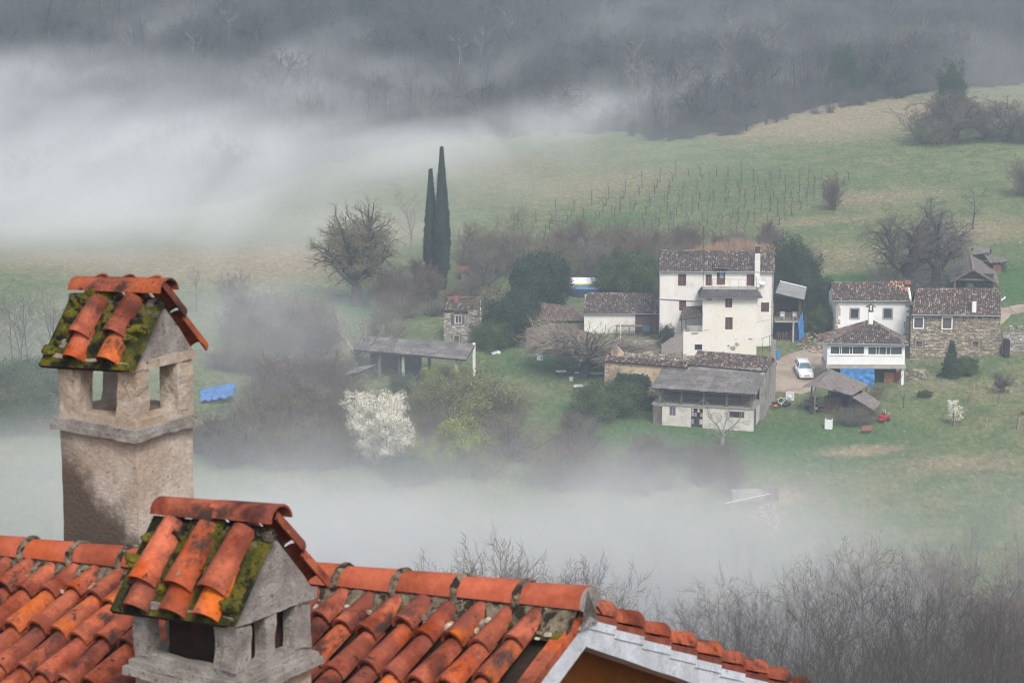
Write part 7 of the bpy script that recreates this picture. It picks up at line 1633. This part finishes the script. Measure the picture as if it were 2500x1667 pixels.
# ---------------------------------------------------------------- white estate car
def car(p, rz):
    t = thing('parked_car', 'white estate car parked on the gravel facing the camera', 'car', p, rz)
    # stations along the car (y = 0 front .. 4.5 rear): half width at sill, at belt, belt height, hood/roof height
    st = [(0.0, .62, .66, .52, .58), (.12, .78, .80, .60, .72), (.5, .83, .85, .68, .82), (1.1, .85, .865, .80, .93), (1.35, .855, .87, .84, .965), (2.0, .86, .87, .88, .99), (3.4, .86, .87, .92, 1.0), (4.2, .83, .84, .92, .99), (4.42, .76, .78, .88, .93)]
    mb = MB(); rings = []
    for (y, a, b, zb_, zt_) in st:
        rings.append([(-a, y, .22), (-b, y, zb_ * .7), (-b * .97, y, zb_), (-b * .8, y, zt_), (0, y, zt_ + .03), (b * .8, y, zt_), (b * .97, y, zb_), (b, y, zb_ * .7), (a, y, .22)])
    k = 9; vs = [v for r in rings for v in r]; f = [(i * k + j, i * k + j + 1, (i + 1) * k + j + 1, (i + 1) * k + j) for i in range(len(st) - 1) for j in range(k - 1)]
    f += [tuple(range(k - 1, -1, -1)), tuple((len(st) - 1) * k + j for j in range(k))] + [(i * k + k - 1, i * k, (i + 1) * k, (i + 1) * k + k - 1) for i in range(len(st) - 1)]
    mb.add(vs, f); body = mb.build('body', car_white, t, True)
    # cabin: roof panel and pillars, glass set in between
    def sec(y, w, z): return [(-w, y, z), (w, y, z)]
    base = [(1.28, .72, .95), (2.0, .76, .98), (4.15, .72, .98)]; top = [(2.05, .56, 1.40), (2.5, .60, 1.44), (3.9, .57, 1.41), (4.0, .56, 1.39)]
    r_ = MB(); ys = [(2.0, .565, 1.395), (2.3, .60, 1.43), (3.0, .61, 1.445), (3.85, .585, 1.42), (3.98, .56, 1.385)]
    vs = []
    for y, w_, z in ys: vs += [(-w_, y, z - .03), (-w_ * .8, y, z + .01), (0, y, z + .025), (w_ * .8, y, z + .01), (w_, y, z - .03)]
    r_.add(vs, [(i * 5 + j, i * 5 + j + 1, (i + 1) * 5 + j + 1, (i + 1) * 5 + j) for i in range(4) for j in range(4)]); r_.build('car_roof', car_white, t, True)
    MB().add([(-.70, 1.30, .96), (.70, 1.30, .96), (.555, 2.0, 1.375), (-.555, 2.0, 1.375)], [(0, 1, 2, 3)]).build('windscreen', pmat('car_glass', (.10, .16, .18), None, 1, rough=.08, spec=.9, grain=0), t)
    MB().add([(-.70, 4.22, .96), (.70, 4.22, .96), (.55, 3.98, 1.37), (-.55, 3.98, 1.37)], [(3, 2, 1, 0)]).build('rear_window', MATS['car_glass'], t)
    for s in (-1, 1):
        MB().add([(s * .80, 1.5, .95), (s * .82, 4.1, .97), (s * .575, 3.95, 1.385), (s * .60, 2.1, 1.39)], [(0, 1, 2, 3) if s > 0 else (3, 2, 1, 0)]).build('side_window', pmat('dark_glass', (.03, .035, .04), None, 1, rough=.1, spec=.8, grain=0), t)
        pl_ = MB(); 
        for a, b in (((.755, 1.27, .95), (.565, 2.02, 1.40)), ((.82, 2.75, .97), (.60, 2.75, 1.41)), ((.82, 4.15, .96), (.575, 3.95, 1.40)), ((.60, 2.0, 1.39), (.58, 3.96, 1.39))): pl_.tube([(s * a[0], a[1], a[2]), (s * b[0], b[1], b[2])], .035, 4)
        pl_.build('pillars', car_white, t)
        MB().box(min(s * .45, s * .74), -.02 + .03, .50, max(s * .45, s * .74), .14, .62).build('headlight', pmat('lamp_glass', (.55, .57, .58), None, 1, rough=.1, spec=.8, grain=0), t)
        MB().obox((s * .96, 1.55, .98), (.11, 0, 0), (0, .05, 0), (0, 0, .07)).build('mirror', car_white, t)
        for y in (.85, 3.5):
            w_ = MB().tube([(s * .70, y, .30), (s * .87, y, .30)], .30, 14).build('wheel', rubber, t); MB().tube([(s * .85, y, .30), (s * .885, y, .30)], .18, 10).build('rim', zinc, w_)
    MB().box(-.30, -.025, .50, .30, .05, .60).build('grille', metal_dark, t); MB().box(-.72, -.05, .30, .72, .08, .46).build('bumper', car_white, t); MB().box(-.55, -.065, .25, .55, -.045, .29).build('air_intake', metal_dark, t); MB().box(-.26, -.075, .37, .26, -.052, .44).build('number_plate', plastic_white, t); MB().box(-.70, -.052, .415, .70, -.048, .435).build('bumper_strip', metal_dark, t)
    return t
cp0 = gp(*Z8(562, 512)); cpb_ = gp(*Z8(545, 400)); c_t = car(cp0, math.radians(2)); c_t.location.z += .05; c_t.rotation_euler.x = math.atan2(h(cp0.x, cp0.y + 4.4) - h(cp0.x, cp0.y), 4.4)

# ---------------------------------------------------------------- small things in the yards
def simple(name, label, cat, p, rz, parts):
    t = thing(name, label, cat, p, rz)
    for nm, mb, m in parts: mb.build(nm, m, t)
    return t
p = gp(*Z8(232, 268)); simple('blue_bin', 'blue plastic barrel at the edge of the gravel yard', 'bin', p, 0, [('body', MB().tube([(0, 0, 0), (0, 0, .4), (0, 0, 1.0)], [.24, .28, .26], 12), pmat('blue_plastic', (.04, .20, .45))), ('lid', MB().tube([(0, 0, 1.0), (0, 0, 1.06)], .29, 12), MATS['blue_plastic'])])
p = gp(*Z6(225, 625)); tk = simple('water_tank', 'grey white caged water tank standing left of the ruined barn', 'tank', p, -.2, [('tank', MB().box(-.48, -.48, .35, .48, .48, 1.3), pmat('tank_plastic', (.50, .54, .56), None, 1, rough=.4)), ('pallet', MB().box(-.5, -.5, .0, .5, .5, .33), dark)])
cg = MB()
for i in range(6): a = -.5 + i * .2; cg.tube([(a, -.5, .33), (a, -.5, 1.35)], .015, 4); cg.tube([(.5, a, .33), (.5, a, 1.35)], .015, 4)
for z in (.5, .8, 1.1, 1.35): cg.tube([(-.5, -.5, z), (.5, -.5, z), (.5, .5, z)], .015, 4)
cg.build('cage', zinc, tk)
p = gp(*Z6(300, 705)); simple('old_trailer', 'old brown wooden trailer with a round lamp beside the water tank', 'trailer', p, -.15, [('bed', MB().box(-.5, -.5, .4, .9, 1.6, .75), plank), ('side_board', MB().box(-.5, -.56, .5, .9, -.51, .95), wood), ('wheel', MB().tube([(-.6, 0, .3), (-.5, 0, .3)], .3, 10), rubber), ('wheel', MB().tube([(.92, 0, .3), (1.02, 0, .3)], .3, 10), rubber), ('lamp', MB().tube([(.5, -.62, .55), (.5, -.57, .55)], .1, 8), plastic_white)])
p = gp(*Z8(815, 1062)); simple('white_cabinet', 'white metal cabinet with open dark top standing on the grass', 'cabinet', p, -.3, [('body', MB().box(-.38, -.35, 0, .38, .35, 1.05), plastic_white), ('opening', MB().box(-.3, -.27, 1.05, .3, .27, 1.06), dark)])
p = gp(*Z8(1445, 975)); ms_ = simple('red_machine', 'bright red garden machine lying on the grass by the wood shed', 'machine', p, .5, [('hood', MB().obox((0, 0, .45), (.55, .1, 0), (-.08, .38, .05), (0, -.05, .2)), red_paint), ('deck', MB().obox((-.5, -.3, .3), (.35, 0, .05), (0, .3, 0), (0, 0, .08)), red_paint), ('wheel', MB().tube([(.3, -.5, .2), (.3, -.4, .2)], .2, 10), rubber), ('wheel', MB().tube([(-.5, -.6, .15), (-.5, -.5, .15)], .15, 10), rubber), ('handle', MB().tube([(.4, .3, .5), (.7, .6, 1.0), (.3, .8, 1.05)], .025, 5), plastic_white), ('engine', MB().box(-.1, -.1, .6, .3, .25, .82), metal_dark)])
p = gp(*Z8(1250, 1120)); simple('rusty_wheelbarrow', 'rusty wheelbarrow tipped on its side in the grass', 'wheelbarrow', p, -.2, [('tray', MB().add([(-.6, -.3, .35), (.6, -.2, .45), (.5, .5, .75), (-.4, .5, .7), (-.35, -.1, .1), (.4, -.05, .15), (.35, .35, .35), (-.25, .35, .3)], [(4, 5, 6, 7), (0, 1, 5, 4), (1, 2, 6, 5), (2, 3, 7, 6), (3, 0, 4, 7), (3, 2, 1, 0)]), rust), ('wheel', MB().tube([(-.75, -.1, .2), (-.67, -.1, .2)], .2, 10), pmat('orange_rim', (.35, .12, .05))), ('handle', MB().tube([(.3, .1, .4), (1.1, .0, .35)], .03, 5), wood), ('handle', MB().tube([(.3, .5, .6), (1.1, .35, .5)], .03, 5), wood)])
# white goods and bicycles behind the barn corner
p = gp(*Z8(370, 740)); simple('white_crate', 'white plastic lattice panel leaning behind the barn corner', 'panel', p, 0, [('frame', MB().box(-.45, 0, 0, -.38, .05, 1.0).box(.38, 0, 0, .45, .05, 1.0).box(-.38, 0, .93, .38, .05, 1.0).box(-.38, 0, 0, .38, .05, .07), plastic_white), ('panel', MB().box(-.38, .02, .07, .38, .04, .93), pmat('panel_grey', (.50, .52, .53))), ('hub', MB().tube([(0, -.02, .5), (0, .02, .5)], .22, 12), plastic_white)])
p = gp(*Z8(275, 830)); jm = thing('scrap_heap', 'heap of white and black scrap, wheels and pipes by the barn corner', 'scrap', p); R = random.Random(23)
for i in range(22): e = Matrix.Rotation(R.uniform(0, 3), 3, 'Z') @ Matrix.Rotation(R.uniform(-1, 1), 3, 'X'); s = R.uniform(.1, .36); MB().obox((R.uniform(-.8, .9), R.uniform(-.5, 1.2), R.uniform(0, 1.1)), e @ Vector((s, 0, 0)), e @ Vector((0, s * .5, 0)), e @ Vector((0, 0, s * .3))).build('scrap_piece', [metal_dark, plastic_white, rubber, zinc, pmat('teal_plastic', (.06, .20, .19)), metal_dark][i % 6], jm)
for c_ in ((-.1, -.2, .9), (.45, .3, .75)): MB().tube([(c_[0] + math.cos(t * .6283) * .33, c_[1], c_[2] + math.sin(t * .6283) * .33) for t in range(11)], .03, 5, False).build('bicycle_wheel', plastic_white, jm)
MB().tube([(-.75, -.4, .25), (-.7, -.3, .45), (-.72, -.3, .5)], [.22, .2, .05], 10).build('orange_bucket', pmat('orange_plastic', (.65, .17, .05)), jm)
simple('garden_table', 'white table top with dark bench under the pollard tree', 'table', gp(*ZL(1255, 1090)), .1, [('tabletop', MB().box(-.6, -.4, .55, .6, .4, .62), plastic_white), ('leg', MB().box(-.5, -.3, 0, -.42, .3, .55), metal_dark), ('leg', MB().box(.42, -.3, 0, .5, .3, .55), metal_dark)])
simple('white_board', 'long white board resting on the grass right of the pollard trunk', 'board', gp(*ZL(1570, 1095)), -.06, [('board', MB().box(-2.2, -.35, .4, 2.2, .35, .46), plastic_white), ('support', MB().box(-1.8, -.2, 0, -1.6, .2, .4), wood), ('support', MB().box(1.6, -.2, 0, 1.8, .2, .4), wood)])
simple('upturned_boat', 'dark upturned tub beside the pollard trunk', 'tub', gp(*ZL(1340, 1080)), .3, [('hull', MB().add([(-.8, -.3, 0), (.8, -.3, 0), (.9, .3, 0), (-.9, .3, 0), (-.5, -.15, .45), (.5, -.15, .5), (.5, .2, .5), (-.5, .2, .45)], [(4, 5, 6, 7), (0, 1, 5, 4), (1, 2, 6, 5), (2, 3, 7, 6), (3, 0, 4, 7)]), pmat('dark_green_paint', (.05, .07, .06)))])
simple('white_bucket', 'small white bucket in the grass in front of the pollard tree', 'bucket', gp(*ZL(1350, 1135)), 0, [('body', MB().tube([(0, 0, 0), (0, 0, .42)], [.2, .27], 12), plastic_white)])
simple('white_freezer', 'small white box appliance alone on the grass near the bushes', 'appliance', gp(*ZL(1050, 940)), -.05, [('body', MB().box(-.35, 0, 0, .35, .5, .65), plastic_white), ('vent', MB().box(.15, -.01, .1, .27, .0, .4), metal_dark)])
simple('white_sacks', 'two white sacks on the grass behind the open shed', 'sacks', gp(*ZL(628, 878)), .3, [('sack', MB().obox((-.2, 0, .15), (.28, 0, .1), (0, .2, 0), (-.05, 0, .14)), plastic_white), ('sack', MB().obox((.35, .1, .18), (.2, 0, -.08), (0, .2, 0), (.05, 0, .16)), plastic_white)])
simple('white_stones', 'pale slabs in the grass left of the water tank', 'slabs', gp(*Z6(40, 520)), .1, [('slab', MB().obox((0, 0, .1), (.5, .1, 0), (0, .3, 0), (0, 0, .08)), plastic_white), ('slab', MB().obox((.8, .1, .12), (.3, .1, 0), (0, .25, 0), (0, 0, .1)), concrete)])
# pool shelter with white and yellow awning behind the outbuilding
pp = gp(*ZL(1470, 300)); pl = thing('covered_pool', 'round blue pool with white and yellow cover behind the low outbuilding', 'pool', pp)
MB().tube([(0, 0, -.3), (0, 0, .9)], 2.4, 24).build('pool_wall', pmat('navy_liner', (.03, .05, .08)), pl); MB().tube([(0, 0, .9), (0, 0, .95)], 2.45, 24).build('pool_rim', pmat('blue_rim', (.08, .22, .38)), pl)
MB().slab([(-2.3, .6, 1.2), (2.1, .6, 1.2), (2.3, 2.2, 1.75), (-2.0, 2.2, 1.75)], .05).build('cover', plastic_white, pl); MB().slab([(-1.8, .5, 1.05), (2.1, .5, 1.05), (2.1, .62, 1.25), (-2.2, .62, 1.2)], .05).build('yellow_edge', pmat('yellow_cloth', (.62, .50, .12)), pl)
# blue sheet among the scrub far left
q = gp(*ZS(200, 560)); cloth([q + Vector((-1.9, .9, 1.0)), q + Vector((1.9, 1.2, 1.7)), q + Vector((1.9, -1.2, .7)), q + Vector((-1.6, -1.8, .15))], 30, 18, .20, pmat('light_blue_tarpaulin', (.07, .20, .46), (.05, .14, .36), 1.4, rough=.55), 'blue_sheet', 'crumpled light blue sheet lying on the scrub beside the tall chimney', 'tarpaulin', 3)
# poles and wires
def wire(name, label, A, B, sag, r=.018):
    A, B = Vector(A), Vector(B); n = 24; pts = [A.lerp(B, i / n) - Vector((0, 0, sag * 4 * (i / n) * (1 - i / n))) - A for i in range(n + 1)]
    t = MB().tube(pts, r, 4).build(name, metal_dark, None, loc=A); t['label'] = label; t['category'] = 'cable'; return t
wire('cable', 'cable running down to the right edge above the thatched barn', at(2230, 680, 292), at(2560, 563, 330), 1.2, .03)
wire('cable', 'cable crossing the terrace block of the big white house, upper one', wpt(H, Z5, 1500, 660, YB - .3), wpt(H, Z5, 2120, 725, 0.2), .25)
wire('cable', 'cable crossing the terrace block of the big white house, lower one', wpt(H, Z5, 1330, 925, YB - .3), wpt(H, Z5, 1920, 830, -.2), .1)
wire('cable', 'cable hanging over the ruined cottage', wpt(Hq, ZL, 430, 340, 0), at(1290, 722, 292), .6)
pv_ = thing('leaning_rail', 'grey rail slanting down from the right corner of the stone house', 'rail', at(*ZR(1925, 1385), 281)); e_ = at(*ZR(2200, 1610), 278) - at(*ZR(1925, 1385), 281); MB().tube([(0, 0, 0), tuple(e_)], .05, 6).build('rail', zinc, pv_); MB().obox((.15, 0, .35), (.3, 0, .2), (0, .05, 0), (-.05, 0, .08)).build('lamp_head', plastic_white, pv_)
hr = thing('hand_rail', 'iron hand rail at the steps right of the terrace block', 'railing', wpt(H, Z5, 1840, 1010, -2.5)); m_ = MB(); m_.tube([(0, 0, .1), (2.0, .4, .75)], .03, 5)
for u in (.1, .5, .9): m_.tube([(2 * u, .4 * u, -1.5), (2 * u, .4 * u, .1 + .65 * u)], .03, 5)
m_.build('rail', metal_dark, hr)
# dry stone wall and shed at right edge
Hx = House('stone_wall', 'dark overgrown dry stone wall at the right edge beside the stone house', 2446, 866, 3, 'wall'); q = MB().box(0, 0, -1.5, 6, .5, 2.6).build('wall', joint_m, Hx.t); stones('stones', 0, -1, 6, 2.6, 0, stone_g, Hx.t, [], 95, .4, .2)
rubble('dry_wall_top', 'loose dark stones on top of the wall at the right edge', gp(2480, 835), 120, 2.5, 2.0, 2.6, stone_g, 9, .22)
MB().box(.1, -1.2, -1.2, .7, -.05, 1.9).build('dark_door', dark, Hx.t)
# low ruin and rail in the mist, bottom
lr_ = thing('collapsed_hut', 'collapsed hut with leaning boards fading into the low mist', 'hut', gp(1880, 1225), .1)
for i in range(5): MB().obox((-.2 + i * .24, .1 * i, .6), (.10, 0, .02), (0, .03, 0), (.08, .0, .75)).build('board', wood, lr_)
MB().box(-3.6, .5, -.5, -.6, 2.0, .9).build('wall', stucco_grey, lr_); MB().tube([(-4.6, -.5, .1), (-.1, -.3, .9)], .06, 5).build('rail', pmat('pale_rail', (.6, .6, .6)), lr_); MB().tube([(.9, .0, -.3), (.7, .0, 1.1)], .05, 5).build('post', wood, lr_)
rubble('pale_boulders', 'pale stones spilled down the grass in the low mist', gp(1880, 1265), 60, .9, 6.0, .3, pmat('pale_stones', (.34, .30, .25), (.26, .23, .19), 2, island=.2), 14, .2)
# brushwood under walnut tree
bh = thing('brush_heap', 'heap of boards and brushwood left of the walnut trunk', 'brushwood', gp(*ZT(430, 1225))); R = random.Random(40)
for i in range(24): a = R.uniform(0, 3.14); MB().tube([(R.uniform(-1.6, 1.6), R.uniform(-.6, .6), R.uniform(0, .6)), (R.uniform(-1.8, 1.8), R.uniform(-.8, .8), R.uniform(.1, 1.1))], R.uniform(.03, .07), 4).build('stick', [bark_dark, plank, wood][i % 3], bh)
hv = simple('hunting_stand', 'small dark box on a post right of the walnut tree', 'post box', gp(*ZT(722, 1140)), .2, [('box', MB().box(-.45, -.4, .9, .45, .4, 1.6), rust), ('post', MB().box(-.07, -.07, -.3, .07, .07, .9), wood_dark)])
# young plants' stakes on the lawn
for i, (X, Y, hh) in enumerate(((2398, 932, .6), (2379, 955, .7), (2407, 1045, 1.1), (2484, 1050, 1.4))):
    simple('stake', ['short pale stake on the lawn under the round headed tree', 'pale stake between the sapling and the dark cushion bush', 'tall pinkish stake below the white blossoming tree', 'leaning pale stake tied to the sapling at the right edge'][i], 'stake', gp(X, Y), 0, [('stake', MB().tube([(0, 0, -.2), (.12 * (i - 1), 0, hh)], .05, 5), pmat('pinkish_wood', (.42, .27, .21)))])
for i, (X, Y) in enumerate(((2449, 957), (2497, 1012))):
    simple('clay_pot', ['clay pot at the foot of the round headed tree', 'clay pot cut by the right edge of the lawn'][i], 'flower pot', gp(X, Y), 0, [('pot', MB().tube([(0, 0, 0), (0, 0, .4)], [.16, .26], 10), rust)])

# ---------------------------------------------------------------- vineyard: posts, wires and vines in rows up the slope
R = random.Random(63)
BL_, BR_, TR_, TL_ = gp(1120, 600), gp(1860, 575), gp(2075, 440), gp(1650, 432)
vm = [];
for sd in range(5):
    r_ = random.Random(100 + sd); mb = MB(); p = Vector((0, 0, -.2)); pts = [p.copy()]
    for i in range(5): p = p + Vector((r_.uniform(-.14, .14), r_.uniform(-.1, .1), .28)); pts.append(p.copy())
    mb.tube(pts, [.10, .09, .08, .075, .07, .065], 5)
    for s in ((-1, 1), (1,), (-1,), (1, -1), (1,))[sd]:
        q = pts[-2 if s > 0 else -1]; a = [q]; 
        for i in range(4): q = q + Vector((s * r_.uniform(.05, .2), r_.uniform(-.08, .08), r_.uniform(-.02, .20))); a.append(q)
        mb.tube(a, [.045, .04, .03, .025, .02], 4)
    vm.append(mb.mesh('vine_stem', bark_grey))
pmesh = MB().tube([(0, 0, -.3), (0, 0, 2.1)], .085, 5).mesh('post', wood)
nrow = 13; vc = 0
for r in range(nrow):
    v = r / (nrow - 1); A = BL_.lerp(TL_, v ** 1.0); B = BR_.lerp(TR_, v)
    L = (B - A).length; n = int(L / 2.2)
    for i in range(n + 1):
        u = i / n; q = A.lerp(B, u); x, y = q.x + R.uniform(-.15, .15), q.y + R.uniform(-.2, .2)
        if i % 5 == 0:
            t = thing('vineyard_post', 'grey wooden posts standing in the vineyard rows', 'post', (x, y, h(x, y)), R.uniform(0, 3), 'posts in the vineyard'); t.rotation_euler.x = R.uniform(-.05, .05); t.rotation_euler.y = R.uniform(-.05, .05); hs_ = R.uniform(.85, 1.35); t.scale = (1, 1, hs_); link('post', pmesh, t)
        elif vc < 295 and R.random() < .93:
            t = link('vine', R.choice(vm), None, (x, y, h(x, y)), (0, 0, R.uniform(-.5, .5)), (1, 1, R.uniform(.8, 1.2))); t['label'] = 'bare gnarled vines in the rows of the vineyard'; t['category'] = 'vine'; t['group'] = 'vines in the vineyard'; vc += 1
    if r % 1 == 0:
        w_ = MB(); pts = []
        for i in range(26): q = A.lerp(B, i / 25); pts.append(Vector((q.x, q.y, h(q.x, q.y) + 1.25)) - Vector((A.x, A.y, h(A.x, A.y))))
        w_.tube(pts, .012, 3, False); t = w_.build('trellis_wire', metal_dark, None, loc=(A.x, A.y, h(A.x, A.y))); t['label'] = 'thin wires strung along the vineyard rows'; t['category'] = 'wire'; t['group'] = 'wires of the vineyard rows'
# reeds, tawny, behind the house ridge
rb = MB(); R2 = random.Random(77)
for i in range(1500):
    x, y = R2.uniform(-6.5, 6.5), R2.uniform(-1.5, 1.5); hh = R2.uniform(2.2, 3.8) * (1 - abs(x) / 14); a, b = R2.gauss(0, .35), R2.gauss(0, .3); w_ = .035
    rb.add([(x - w_, y, -.2), (x + w_, y, -.2), (x + a * .5 + w_, y + b * .4, hh * .6), (x + a * .5 - w_, y + b * .4, hh * .6), (x + a, y + b, hh)], [(0, 1, 2, 3), (3, 2, 4)])
rd = rb.mesh('tall_dry_reeds', pmat('dry_reed', (.36, .23, .15), (.27, .17, .11), .6, island=.3, grain=0))
q = gp(1800, 640); o = link('tall_dry_reeds', rd, None, q, kind='stuff'); o['label'] = 'tall tawny reeds behind the ridge of the big white house'
